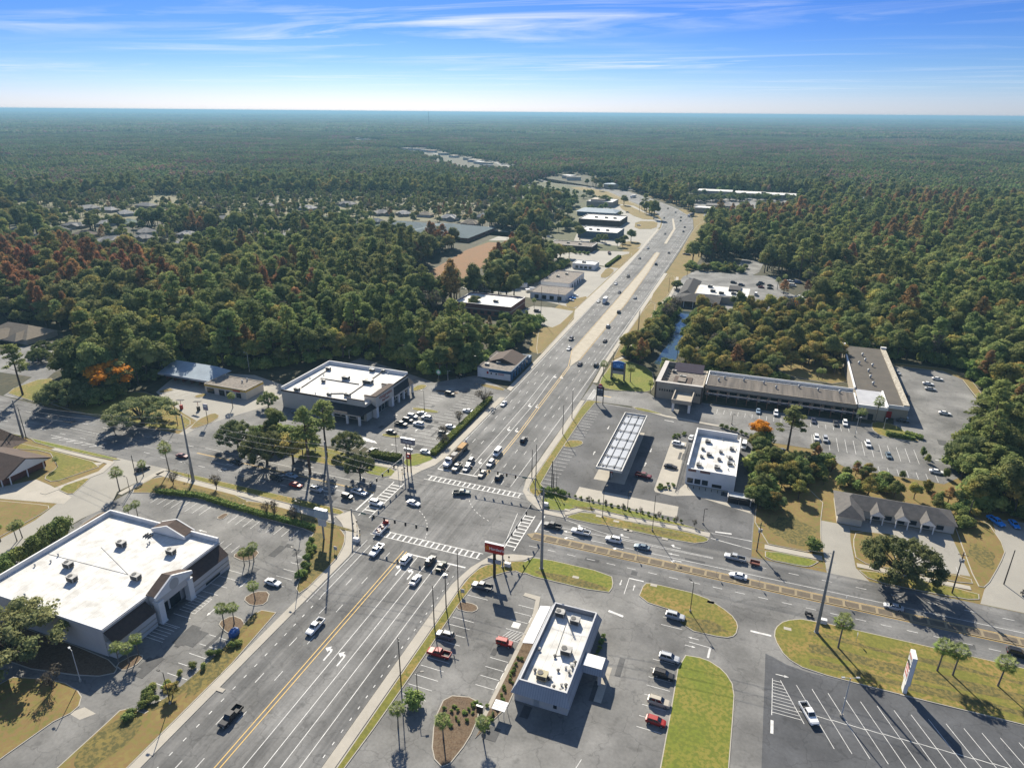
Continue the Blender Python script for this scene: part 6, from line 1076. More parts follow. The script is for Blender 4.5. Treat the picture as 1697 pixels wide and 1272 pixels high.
# ------------------------------------------------------------------ poles, signals, signs
M_conp = mat('grey_pole_steel', (.24, .24, .235), .6, (.19, .19, .185), .8); M_wood = mat('weathered_wood_pole', (.10, .085, .07), .9, (.07, .06, .05), 1.2); M_dpole = mat('dark_bronze_pole', (.035, .033, .031), .5); M_pale = mat('pale_pole', (.5, .5, .48), .6)
def at(q): return g1(q, 0)
def utility_pole(qb, qt, label, r0=.17, m=None, cross=None, trans=False, extra=0):
    x, y = at(qb); h = hgt(x, y, pp(qt)[0][1]) + extra; r = thing('utility_pole', label, 'utility pole', (x, y, 0), group='poles along the roads')
    MB().cyl((0, 0, -.2), (0, 0, h), r0, r0*.62, 10).build('pole', m or M_wood, r)
    if cross:
        for k, z in enumerate(cross): MB().box(-1.2, 1.2, -.07, .07, h-z, h-z+.14).build('cross_arm', m or M_wood, r)
    if trans:
        for a in (0, 2.1, 4.2): MB().cyl((.42*math.cos(a), .42*math.sin(a), h-3.2), (.42*math.cos(a), .42*math.sin(a), h-2.2), .26, n=8).build('transformer', M_steel, r)
    m2 = MB()
    for z in (.4, 1.2): m2.cyl((-.14, .14, h-z), (.14, .14, h-z), .06, n=5)
    m2.build('insulator', M_steel, r); return r, (x, y, h)
def tall_pole(qb, qt, label):
    x, y = at(qb); h = hgt(x, y, pp(qt)[0][1]); r = thing('transmission_pole', label, 'transmission pole', (x, y, 0), group='tall tapered steel poles')
    MB().cyl((0, 0, -.2), (0, 0, h), .46, .2, 12).build('shaft', M_conp, r); MB().cyl((0, 0, -.1), (0, 0, .25), .62, n=12).build('base_plate', M_conp, r)
    for k in range(3):
        s = 1 if k % 2 else -1; z = h - 1 - k*2.4; MB().cyl((0, 0, z), (s*.95, 0, z+.15), .05, n=6).build('insulator_arm', M_pale, r)
    return (x, y, h)
TP = [tall_pole('N 360,573', 'N 495,45', 'tall tapered grey steel pole on the big lawn at right'), tall_pole('_ 897.3,942', '_ 899.1,806', 'tall tapered grey steel pole on the lawn beside the red restaurant sign'),
      tall_pole('_ 551.5,865', '_ 535,731', 'tall tapered grey steel pole behind the white sign boards'), tall_pole('_ 321,797', '_ 299.6,687', 'tall tapered grey steel pole beside a short dark lamp on the left verge'), tall_pole('_ 38,725', '_ 18,663', 'tall tapered grey steel pole at the far left lawn')]
UP = []
for a in (('r 235,1065', 'r 203,560', 'slim wooden pole on the burger lot verge, third nearest', .16), ('r 393,855', 'r 360,312', 'wooden pole with a tangle of wires at its top above the waiting cars', .17), ('r 552,648', 'r 503,100', 'slim wooden pole nearest the red restaurant sign', .16), ('s 187,670', 's 135,120', 'slim wooden pole beside the round palm on the near verge', .16),
          ('t 398,800', 't 400,190', 'left of a pair of slim poles at the fuel station corner', .16), ('t 484,800', 't 505,80', 'right of a pair of slim poles at the fuel station corner', .17), ('t 815,1085', 't 840,430', 'thick dark pole in the corner shrubs of the fuel station', .24), ('t 850,1060', 't 857,690', 'short dark pole beside the thick one in the corner shrubs', .2),
          ('I 365,865', 'I 370,675', 'wooden pole on the fuel station verge above the peninsula', .16), ('I 425,760', 'I 436,580', 'wooden pole on the fuel station verge near the price sign', .16), ('I 690,480', 'I 693,325', 'pole left of the blue sign', .18), ('I 855,205', 'I 860,62', 'pole where the tan sidewalk bends', .16), ('E 172,890', 'E 152,690', 'dark wooden pole beside the tall grey one far left', .18),
          ('E 898,1183', 'E 860,1003', 'dark pole at the side street corner', .18), ('E 755,872', 'E 748,735', 'thin pole under the left oak', .15), ('l 500,1120', 'l 455,810', 'dark pole left of the car wash sign', .16), ('M 870,300', 'M 925,30', 'pole with round transformers beside the fuel station drive', .2), ('D 963,567', 'D 1022,355', 'wooden pole with transformer before the gabled office lot', .2), ('D 1230,520', 'D 1285,345', 'wooden pole on the dry grass at far right', .18), ('q 315,972', 'q 378,765', 'pale leaning wood pole behind the gabled office', .22),
          ('U 1632,800', 'U 1636,650', 'pole on the dry verge east of the highway', .16), ('U 985,720', 'U 990,500', 'pole beside the brick clinic parking', .16), ('U 1102,608', 'U 1104,520', 'pole in front of the garage row', .15), ('Q 1040,1215', 'Q 1042,1120', 'pole by the dark tree west of the restaurant', .16), ('Q 845,690', 'Q 846,590', 'left of two poles on the far curve', .2), ('Q 880,700', 'Q 882,620', 'right of two poles on the far curve', .2)):
    UP.append(utility_pole(*a[:4], cross=(1.0,) if 'tangle' in a[2] or 'transform' in a[2] or 'dark wooden' in a[2] else None, trans='transform' in a[2] or 'tangle' in a[2])[1])
def wire(a, b, label, sag=1.2, r=.022, off=0.0):
    m = MB(); n = 14; P = []
    for i in range(n+1):
        t = i/n; P.append((a[0]+(b[0]-a[0])*t, a[1]+(b[1]-a[1])*t + off, a[2]+(b[2]-a[2])*t - sag*4*t*(1-t)))
    m.tube(P, [r]*(n+1), 4); o = m.build('power_line', M_conp); tag(o, label, 'cable', 'thin power lines along the roads')
for k in range(3):
    for a, b in ((TP[4], TP[3]), (TP[3], TP[2]), (TP[2], TP[1]), (TP[1], TP[0])):
        wire((a[0], a[1], a[2]-1-k*2.2), (b[0], b[1], b[2]-1-k*2.2), 'thin power line strung between the tall steel poles', 1.8, .032)
def street_lamp(qb, qt, label, arm=None, m=None, heads=1, r0=.11):
    x, y = at(qb); h = hgt(x, y, pp(qt)[0][1]); r = thing('lamp_post', label, 'lamp post', (x, y, 0), group='lamp posts'); m = m or M_dpole
    MB().cyl((0, 0, 0), (0, 0, h), r0, r0*.7, 8).build('pole', m, r); MB().cyl((0, 0, -.05), (0, 0, .7), r0*2.4, n=10).build('footing', M_conc, r)
    a = arm or (1.1, 0)
    for s in ([1] if heads == 1 else [1, -1]):
        ax, ay = a[0]*s, a[1]*s; MB().cyl((0, 0, h-.05), (ax, ay, h+.1), .05, n=6).build('arm', m, r)
        L = math.hypot(ax, ay); mb = MB(); mb.box(-.3, .42, -.2, .2, h+.02, h+.2); hd = mb.build('lamp_head', m if m is not M_pale else M_steel, r); hd.location = (ax, ay, 0); hd.rotation_euler = (0, 0, math.atan2(ay, ax)); c = MB().box(-.2, .34, -.14, .14, h-.01, h+.02).build('lens', M_sgn, hd)
    return r
for a in (('A 415,1020', 'A 375,860', 'concrete-legged lamp in the oak shadow at the near left', (-1, .3), M_pale), ('A 875,1135', 'A 828,972', 'lamp post at the bottom of the vacant store lot', (-1.2, 0), M_dpole), ('v 572,960', 'v 520,592', 'lamp post on the vacant store verge by the dark bush', (-1.4, .2), M_dpole), ('v 606,312', 'v 560,15', 'lamp post above the clipped hedge on the left', (-1.4, .2), M_dpole),
          ('F 1118,702', 'F 1112,582', 'pale lamp in the middle of the drugstore lot', (-1, 0), M_dpole), ('F 936,1000', 'F 920,742', 'dark lamp at the corner of the drugstore lot', (1, 0), M_dpole), ('F 1272,512', 'F 1270,450', 'lamp near the round green sign', (1, 0), M_pale), ('F 1465,490', 'F 1460,358', 'lamp beside the white side of the blue shop', (-1, 0), M_dpole), ('F 628,370', 'F 624,316', 'lamp against the woods behind the drugstore', (1, 0), M_pale),
          ('l 1415,430', 'l 1380,190', 'lamp with leaning arm behind the service shop', (-1.6, 0), M_pale), ('L 895,660', 'L 912,372', 'tall dark lamp on the verge by the white pickup', (.6, .6), M_dpole), ('L 1362,790', 'L 1408,452', 'tall dark lamp on the verge by the shrub planter', (.6, .6), M_dpole), ('L 1130,572', 'L 1143,422', 'short lamp on the fuel station concrete', (.5, 0), M_dpole), ('u 998,410', 'u 1018,258', 'short lamp at the end of the young shrub row', (.5, 0), M_dpole),
          ('C 942,662', 'C 962,512', 'lamp post on the lawn island behind the stalls', (-.9, .8), M_dpole), ('s 402,882', 's 378,572', 'slim dark lamp beside the round palm in the burger lot', (1, .6), M_dpole), ('J 590,882', 'J 606,757', 'pale lamp before the arcade end', (.8, .5), M_pale), ('J 778,832', 'J 790,762', 'short globe lamp on the plaza lawn', (.3, 0), M_pale), ('J 1570,812', 'J 1583,712', 'pale lamp in the right tree line', (.8, 0), M_pale),
          ('E 850,1242', 'E 826,1145', 'short lamp at the side street mouth', (-1, 0), M_dpole), ('w 410,1105', 'w 372,905', 'dark lamp with long orange-tipped arm beside the tall pole', (-2.4, .2), M_dpole), ('w 378,1090', 'w 350,1018', 'small lamp at the hedge corner', (-1, 0), M_dpole), ('I 1470,800', 'I 1474,735', 'thin lamp on the plaza drive', (.6, 0), M_dpole), ('t 915,1050', 't 983,660', 'thin dark lamp in the fuel station corner shrubs', (-.5, 1.2), M_dpole)):
    street_lamp(a[0], a[1], a[2], a[3], a[4])
street_lamp('N 520,1112', 'N 590,865', 'white double-headed lamp on the black lot', (1.4, .5), M_pale, 2, .16)
# --- traffic signals on mast arms
def mast(x, y, h, dx, dy, label, n, face):
    r = thing('traffic_signal', label, 'traffic signal', (x, y, 0), group='signal masts at the junction'); L = math.hypot(dx, dy)
    MB().cyl((0, 0, 0), (0, 0, h+.6), .24, .17, 12).build('pole', M_conp, r); MB().cyl((0, 0, 0), (0, 0, .5), .4, n=12).build('base', M_conc, r); MB().cyl((0, 0, h), (dx, dy, h+.5), .17, .08, 10).build('mast_arm', M_conp, r)
    for i in range(n):
        t = 1 - i*(.68/max(1, n-1)) - .02; px, py, pz = dx*t, dy*t, h + .5*t
        m = MB(); m.box(-.24, .24, -.16, .16, -1.25, .1); hd = m.build('signal_head', M_blk, r); hd.location = (px, py, pz - .05); hd.rotation_euler = (0, 0, R(face))
        m = MB(); 
        for k, cz in enumerate((-.15, -.55, -.95)): m.cur = k; m.cyl((0, -.16, cz), (0, -.19, cz), .14, n=8)
        m.build('lens', [mat('signal_red', (.2, .01, .01)), mat('signal_amber', (.2, .12, .01)), mat('signal_green', (.01, .12, .05))], hd)
    m = MB(); m.box(-.9, .9, -.02, .02, -.55, -.1); s = m.build('street_name_sign', mat('street_sign_green', (.01, .12, .07)), r); s.location = (dx*.16, dy*.16, h+.1); s.rotation_euler = (0, 0, R(face))
    for k, a in enumerate((0, 90)):
        m = MB(); m.box(-.2, .2, -.14, .14, 2.4, 2.9); o = m.build('pedestrian_signal', M_blk, r); o.location = (.35*(1-k), .35*k, 0)
x, y = at('_ 887,821'); mast(x, y, 6.4, -23.5, -.4, 'signal mast at the fuel station corner reaching across the far crosswalk', 6, 0)
x, y = at('_ 585,878.5'); mast(x, y, 7.3, 26.6, -.6, 'signal mast at the near left corner reaching over the near lanes', 6, 180)
mast(-109.6, 187.6, 6.8, -.8, -21, 'signal mast below the drugstore sign reaching over the left crosswalk', 5, 90)
x, y = at('_ 833,940'); mast(x, y, 7.4, .6, 23, 'signal mast behind the red restaurant sign reaching over the right road', 5, -90)
for q, lab in (('p 405,660', 'pedestrian post at the drugstore corner'), ('_ 597,891', 'pedestrian post on the near left corner plaza'), ('a 1345,1180', 'pedestrian post by the red restaurant sign'), ('_ 592,876', 'slim pedestrian post close to the near left mast')):
    x, y = at(q); r = thing('pedestrian_post', lab, 'signal post', (x, y, 0), group='pedestrian posts'); MB().cyl((0, 0, 0), (0, 0, 3), .06, n=8).build('pole', M_dpole, r); MB().box(-.2, .2, -.15, .15, 2.5, 3.05).build('signal_head', M_blk, r); MB().box(-.12, .12, -.1, .1, 1.0, 1.3).build('push_button', M_yel, r)
# --- signs
def sign_post(x, y): return MB().cyl((x, y, 0), (x, y, 1), .1)
def signs():
    x, y = at('_ 819.5,956'); r = thing('restaurant_sign', 'red pole sign with orange star and white script above a small letter board', 'sign', (x, y, 0)); h = hgt(x, y, pp('a 780,440')[0][1])
    MB().box(-.32, .32, -.32, .32, 0, h-2.9).build('pole', M_blk, r); MB().box(-2.7, 2.7, -.35, .35, h-2.9, h).build('panel', M_red, r); MB().box(-2.78, 2.78, -.37, .37, h, h+.12).build('frame', M_sgng, r)
    MB().box(-1.9, 1.9, -.3, .3, h-6.2, h-4.9).build('letter_board', mat('letter_board', (.34, .35, .40), .4), r); MB().box(-2, 2, -.32, .32, h-4.9, h-4.75).build('letter_board_frame', M_blk, r)
    for s, f, d in ((-.38, FS, -1), (.38, FN, 1)):
        text(r, "Hardee's", 1.2, (x+.75*(-d), y+s, h-1.5), f, mat('sign_white', (.75, .72, .68)))
        m = MB(); P = []
        for i in range(10):
            a = R(90 + i*36); q = 1.15 if i % 2 == 0 else .5; P.append((q*math.cos(a), q*math.sin(a)))
        m.add([(p[0] + 1.85*d, s*1.01, h-1.45 + p[1]) for p in P], [tuple(range(10)) if d > 0 else tuple(range(9, -1, -1))]); m.build('star', mat('sign_orange', (.62, .17, .02)), r)
    a = at('e 790,690'); b = at('e 1000,710'); x, y = (a[0]+b[0])/2, (a[1]+b[1])/2; r = thing('plaza_sign', 'blue arched sign on two tall tan piers beside the highway', 'sign', (x, y, 0)); h = 9.4
    for s in (-1, 1): MB().box(s*3.1-.4, s*3.1+.4, -.4, .4, 0, h-.2).build('pier', mat('sign_pier', (.20, .175, .15)), r)
    m = MB(); m.box(-2.7, 2.7, -.25, .25, h-3.2, h-.2); m.add([(-2.9+5.8*i/8, -.25, h-.2+.55*math.sin(math.pi*i/8)) for i in range(9)] + [(-2.9+5.8*i/8, .25, h-.2+.55*math.sin(math.pi*i/8)) for i in range(9)], [tuple(range(9)), tuple(range(17, 8, -1))] + [(i+1, i, i+9, i+10) for i in range(8)]); m.build('panel', mat('sign_blue', (.02, .14, .42), .4), r)
    MB().box(-2.7, 2.7, -.22, .22, h-4.7, h-3.3).build('lower_panel', mat('dark_sign_panel', (.03, .05, .07), .4), r); MB().box(-2.6, 2.6, -.2, .2, h-6.2, h-4.8).build('tenant_panel', mat('grey_tenant_panel', (.36, .34, .34), .5), r)
    for s in (-1.8, -.9, 0, .9, 1.8): MB().box(s-.32, s+.32, -.27, -.255, h-1.55, h-1.15).build('pale_mark', mat('pale_blue_mark', (.2, .42, .75)), r)
    MB().box(-.9, .9, -.27, -.255, h-2.6, h-1.9).build('pale_mark', MATS['pale_blue_mark'], r)
    a = at('e 400,1262'); b = at('e 545,1272'); x, y = (a[0]+b[0])/2, (a[1]+b[1])/2; r = thing('price_sign', 'black two-legged fuel price sign with a round red emblem', 'sign', (x, y, 0)); h = 8.6
    for s in (-1, 1): MB().box(s*1.5-.16, s*1.5+.16, -.16, .16, 0, h).build('leg', M_blk, r)
    MB().box(-1.34, 1.34, -.2, .2, h-4.6, h).build('panel', mat('sign_black', (.02, .022, .028), .4), r); MB().cyl((0, -.26, h+.1), (0, .26, h+.1), .95, n=20).build('emblem', mat('emblem_red', (.3, .02, .05)), r); MB().box(-.8, .8, -.28, -.27, h-.1, h+.25).build('emblem_band', M_sgn, r)
    for k, z in enumerate((h-1.5, h-2.7, h-3.9)):
        for s in (-.65, .65): MB().box(s-.5, s+.5, -.23, -.205, z-.35, z+.35).build('price_panel', M_sgng if k == 0 else mat('dim_price_panel', (.12, .13, .17)), r)
    x, y = at('_ 678.5,782'); r = thing('drugstore_sign', 'tall twin-post drugstore sign with grey panels and a red board', 'sign', (x, y, 0)); h = hgt(x, y, pp('c 540,215')[0][1])
    for s in (-.75, .75): MB().box(s-.16, s+.16, -.16, .16, 0, h-2.2).build('post', mat('sign_post_mauve', (.13, .09, .09)), r)
    MB().box(-2.7, 2.7, -.35, .35, h-2.4, h-.4).build('panel', mat('mauve_sign_face', (.21, .19, .21), .5), r); MB().box(-2.75, 2.75, -.4, .4, h-.4, h-.2).build('cap', M_sgn, r); MB().box(-1.6, 1.6, -.3, .3, h-5.4, h-4.3).build('panel', mat('beige_sign_face', (.38, .34, .28), .5), r); MB().box(-1.65, 1.65, -.32, .32, h-4.3, h-4.15).build('cap', M_sgn, r)
    MB().box(-.95, .95, -.25, .25, h-8.2, h-6.2).build('red_board', M_red, r); text(r, 'Walgreens', .8, (x, y-.38, h-1.4), FS, M_sgn); MB().box(-.5, .3, -.27, -.255, h-7.5, h-6.8).build('pale_mark', M_sgn, r)
    x, y = at('i 350,1075'); r = thing('pylon_sign', 'white slanting pylon sign with stacked tenant panels on the big lawn', 'sign', (x, y, 0)); h = 10.6
    MB().box(-.4, .4, -.9, .9, 0, 3).build('foot', M_sgn, r); MB().box(-.45, .45, -1.55, 1.55, 3, h).build('panel', M_sgn, r); MB().box(-.9, .9, -1.6, 1.6, -.05, .16).build('base', M_conc, r); MB().box(.46, .5, -1.5, 1.5, 2.9, h-.1).build('dark_face', mat('maroon_sign_back', (.07, .03, .035)), r)
    MB().box(-.49, -.46, -1.5, 1.5, 7.4, 7.9).build('panel_gap', M_blk, r); MB().box(-.49, -.46, -1.5, 1.5, 9.2, 9.4).build('panel_gap', M_blk, r); MB().box(-.5, -.46, -1.2, 1.2, 4.4, 6.6).build('tenant_panel', mat('pink_panel', (.5, .36, .34)), r)
    for k, (z, w, c) in enumerate(((9.9, 1.1, M_red), (8.6, 1.2, M_sgng), (8.2, .8, M_blk), (7.1, 1.0, M_red), (6.2, .9, M_red), (5.6, .8, M_sgn), (5.0, .9, M_red), (3.8, .9, M_sgng))): MB().box(-.53, -.51, -w, w, z-.13, z+.13).build('sign_line', c, r)
    x, y = at('_ 537,893'); r = thing('double_board_sign', 'two blank pale sign boards one above the other on a grey post', 'sign', (x, y, 0)); h = hgt(x, y, pp('v 820,105')[0][1])
    MB().box(-.2, .2, -.2, .2, 0, h-4).build('post', M_conp, r); MB().box(-2.1, 2.1, -.5, .5, h-2.9, h).build('upper_board', mat('pale_board_blue', (.34, .40, .43), .5), r); MB().box(-2.15, 2.15, -.55, .55, h, h+.14).build('cap', M_sgn, r); MB().box(-1.2, 1.2, -.4, .4, h-5.5, h-3.2).build('lower_board', mat('pale_board_white', (.46, .47, .49), .5), r); MB().box(-1.25, 1.25, -.42, .42, h-3.2, h-3.05).build('cap', M_sgn, r)
    x, y = at('l 885,1083'); r = thing('car_wash_sign', 'slim car wash sign with grey-mauve panel by the left drive', 'sign', (x, y, 0)); h = hgt(x, y, pp('l 885,842')[0][1]); MB().cyl((0, 0, 0), (0, 0, h-2.6), .12, n=8).build('pole', M_dpole, r); MB().box(-1.1, 1.1, -.2, .2, h-2.7, h).build('panel', mat('mauve_panel', (.28, .25, .3), .5), r); MB().box(-.9, .9, -.215, -.205, h-1.2, h-.4).build('pale_mark', M_sgn, r)
    x, y = at('F 1212,505'); r = thing('round_sign', 'round green and white sign at the back of the drugstore lot', 'sign', (x, y, 0)); MB().cyl((0, 0, 0), (0, 0, 2.6), .06, n=6).build('pole', M_pale, r); MB().cyl((0, -.08, 3.6), (0, .08, 3.6), 1.3, n=18).build('disc', mat('sign_green', (.16, .42, .28), .5), r); MB().cyl((0, -.1, 3.6), (0, -.085, 3.6), .8, n=16).build('disc_face', M_sgn, r)
    for q, lab in (('v 1022,640', 'small plastic event sign on the corner lawn'), ('r 610,690', 'blue-grey small sign post by the burger lot kerb')):
        x, y = at(q); r = thing('small_sign', lab, 'sign', (x, y, 0)); MB().box(-.55, .55, -.04, .04, 1.0, 2.2).build('panel', M_sgng, r); MB().cyl((-.4, 0, 0), (-.4, 0, 1), .04, n=6).build('leg', M_dpole, r); MB().cyl((.4, 0, 0), (.4, 0, 1), .04, n=6).build('leg', M_dpole, r)
signs()
for q, lab in (('L 1218,1045', 'thin sign post on the brick median near the junction'), ('M 492,535', 'thin sign post on the brick median beside a white car'), ('M 888,628', 'thin sign post on the brick median past the white car'), ('N 545,392', 'thin sign post on the brick median before the oak shadow'), ('D 470,815', 'thin sign post on the big lawn edge')):
    x, y = at(q); r = thing('road_sign', lab, 'road sign', (x, y, .1)); MB().cyl((0, 0, 0), (0, 0, 2.6), .04, n=6).build('post', M_steel, r); MB().box(-.02, .02, -.38, .38, 1.9, 2.65).build('plate', M_sgng, r)
# --- vacuum stations, cabinets, bollards, blue portable cover
for q, lab in (('E 1188,700', 'red vacuum station with black canopy arm, left of two'), ('E 1300,710', 'dark vacuum station with black canopy arm, right of two')):
    x, y = at(q); r = thing('vacuum_station', lab, 'vacuum', (x, y, 0)); MB().box(-.5, .5, -.5, .5, 0, 1.9).build('cabinet', M_red if 'red' in lab else M_blk, r); MB().cyl((0, 0, 1.9), (0, 0, 4.2), .1, n=8).build('post', M_red, r); m = MB(); slab4(m, (-1.9, -.6, 4.0), (1.9, -.6, 4.5), (1.9, .6, 4.5), (-1.9, .6, 4.0)); m.build('canopy', M_blk, r)
for q, lab in (('L 362,555', 'pale traffic control cabinet on the fuel station corner'), ('v 1275,500', 'pale cabinet slab beside the near left mast'), ('a 1300,1235', 'pale cabinet at the foot of the mast by the red sign'), ('N 400,512', 'pale utility box beside the tall pole on the big lawn')):
    x, y = at(q); r = thing('utility_cabinet', lab, 'cabinet', (x, y, .1), group='utility cabinets'); MB().box(-.9, .9, -.5, .5, 0, 1.2).build('cabinet', M_wallw, r); MB().box(-1.1, 1.1, -.7, .7, -.1, .06).build('pad', M_conc, r)
x, y = at('A 1205,782'); r = thing('blue_bin_cover', 'blue tarpaulin covered bin on the vacant store verge', 'bin', (x, y, .1)); m = MB(); loft(m, [(-1.1, .8, 0, 1.1, 1.4, .6), (0, .95, 0, 1.3, 1.7, .7), (1.1, .8, 0, 1.1, 1.5, .5)]); m.build('tarpaulin', mat('blue_tarp', (.03, .10, .30), .5), r); MB().box(-.7, .7, -.9, .9, -.08, .03).build('base', M_blk, r)
x, y = at('m 1,1') if False else at('s 1455,1100'); r = thing('dining_shelter', 'small white slatted shelter roof among ground shrubs by the drive-through', 'shelter', (x, y, .1)); m = MB()
for k in range(4): m.box(-1.5, 1.5, -1.3 + k*.68, -.72 + k*.68, 2.3, 2.38)
m.build('roof', M_wallw, r)
for a in (-1.3, 1.3):
    for b in (-1.1, 1.1): MB().cyl((a, b, 0), (a, b, 2.3), .06, n=6).build('leg', M_steel, r)
x, y = at('s 1195,1120'); r = thing('menu_board', 'dark drive-through menu board on the mulch island', 'menu board', (x, y, .1)); MB().box(-.7, .7, -.15, .15, .6, 2.6).build('panel', M_blk, r); MB().box(-.75, .75, -.2, .2, 2.6, 2.7).build('cap', M_steel, r); MB().box(-.1, .1, -.1, .1, 0, .6).build('leg', M_blk, r)
r = thing('courtyard_fence', 'low fence of thin dark bars along the white store walk', 'fence', (-17.4, 230, .08)); 
for k in range(24):
    MB().box(-.05, .05, -20 + k*1.6, -19.9 + k*1.6, 0, 1.1).build('post', M_blk, r)
m = MB(); m.box(-.03, .03, -20, 17, 1.1, 1.16); m.build('rail', M_blk, r)
for k in range(7): 
    r = thing('bollard', 'black bollard in the row before the white store', 'bollard', (-14 + k*2.0, 214.4, .08), group='bollards before the white store'); MB().cyl((0, 0, 0), (0, 0, 1.1), .1, n=8).build('post', M_blk, r); MB().cyl((0, 0, 1.1), (0, 0, 1.17), .12, .06, n=8).build('cap', M_yel, r)
x, y = G(711, 213, 0)
r = thing('radio_mast', 'thin radio mast far out in the woods near the horizon', 'mast', (x, y, 0)); MB().cyl((0, 0, 0), (0, 0, 118), 2.2, 1.4, 6).build('mast', mat('mast_grey', (.1, .1, .1)), r)
# ------------------------------------------------------------------ vegetation
def leafm(name, a, b, c=None, rnd=.32):
    a = tuple(v*2.75 for v in a) if rnd > .2 else a; b = tuple(v*2.75 for v in b) if rnd > .2 else b
    if rnd > .2 and c is None: c = (a[0]*1.12, a[1]*.94, a[2]*1.1)
    return mat(name, a, .85, b, .22, 6, c3=c, scale3=.005, rnd=rnd, transl=.36, spec=.12, lo=.38, hi=.62)
LM = {'oak': leafm('oak_leaves', (.048, .066, .019), (.068, .080, .026)), 'oak2': leafm('oak_leaves_light', (.080, .096, .029), (.10, .108, .036)),
      'live': leafm('live_oak_leaves', (.044, .062, .022), (.060, .076, .028)), 'live2': leafm('live_oak_leaves_light', (.070, .088, .032), (.084, .098, .040)),
      'olive': leafm('olive_leaves', (.072, .080, .020), (.09, .088, .026)), 'olive2': leafm('yellowing_leaves', (.115, .110, .028), (.135, .105, .03)),
      'pine': leafm('pine_needles', (.056, .074, .020), (.072, .088, .026)), 'pine2': leafm('pine_needles_light', (.082, .102, .028), (.096, .112, .036)),
      'rust': leafm('rusty_cypress_needles', (.090, .060, .024), (.078, .062, .028)), 'rust2': leafm('rusty_cypress_tips', (.122, .072, .026), (.11, .076, .03)),
      'orange': leafm('orange_leaves', (.72, .28, .015), (.6, .24, .02), rnd=.1), 'orange2': leafm('golden_leaves', (.85, .42, .04), (.75, .34, .03), rnd=.1),
      'palm': leafm('palm_fronds', (.17, .24, .05), (.21, .26, .075), rnd=.12), 'palm2': leafm('pale_palm_fronds', (.28, .31, .14), (.24, .27, .10), rnd=.1), 'dead': leafm('dead_fronds', (.13, .09, .05), (.10, .075, .045)),
      'shrub': leafm('shrub_leaves', (.05, .075, .02), (.07, .09, .026)), 'shrub2': leafm('shrub_leaves_light', (.085, .11, .028), (.10, .12, .035)), 'twig': leafm('bare_twigs', (.13, .115, .085), (.11, .095, .07), rnd=.1)}
M_bark = mat('grey_bark', (.095, .08, .066), .95, (.06, .05, .042), .9); M_pbark = mat('pine_bark', (.12, .085, .062), .95, (.08, .058, .045), .9); M_palmt = mat('palm_trunk', (.19, .165, .135), .95, (.14, .12, .095), 1.5)
def ico(sub):
    b = bmesh.new(); bmesh.ops.create_icosphere(b, subdivisions=sub, radius=1); v = np.array([x.co[:] for x in b.verts]); f = [tuple(q.index for q in x.verts) for x in b.faces]; b.free(); return v, f
IC1 = ico(1); IC2 = ico(2)
def lobe(mb, c, rad, n, size, core=.74, up=.35, flat=1.0, sub=IC1, aspect=1.0):
    """one clump: a lumpy core and n leaf sprays on its shell"""
    c = np.array(c, float); rad = np.array(rad if hasattr(rad, '__len__') else (rad, rad, rad*.8), float)
    if core:
        v = sub[0] * (rad*core) * (1 + rng.uniform(-.16, .16, (len(sub[0]), 1))) + c; mb.add([tuple(p) for p in v], sub[1])
    d = rng.normal(size=(n, 3)); d /= np.linalg.norm(d, axis=1)[:, None]; d[:, 2] = np.where(d[:, 2] < -.45, -d[:, 2], d[:, 2])
    p = c + d*rad*rng.uniform(.72, 1.08, (n, 1))
    nm = d + rng.normal(scale=.55, size=(n, 3)); nm[:, 2] += up; nm /= np.linalg.norm(nm, axis=1)[:, None]
    t = np.cross(nm, rng.normal(size=(n, 3))); t /= np.linalg.norm(t, axis=1)[:, None]; b = np.cross(nm, t)
    s = rng.uniform(.6, 1.25, (n, 1))*size*.5; k = rng.uniform(.45, .8, (n, 1))/1.0
    q = np.stack([p - t*s*aspect, p - b*s*k, p + t*s*aspect, p + b*s*k], 1).reshape(-1, 3)
    o = len(mb.v); mb.v += [tuple(x) for x in q]; mb.f += [(o+4*i, o+4*i+1, o+4*i+2, o+4*i+3) for i in range(n)]; mb.m += [mb.cur]*n
def limb(mb, a, b, r0, r1): mb.cyl(a, b, r0, r1, 6, False)
TREES = {}
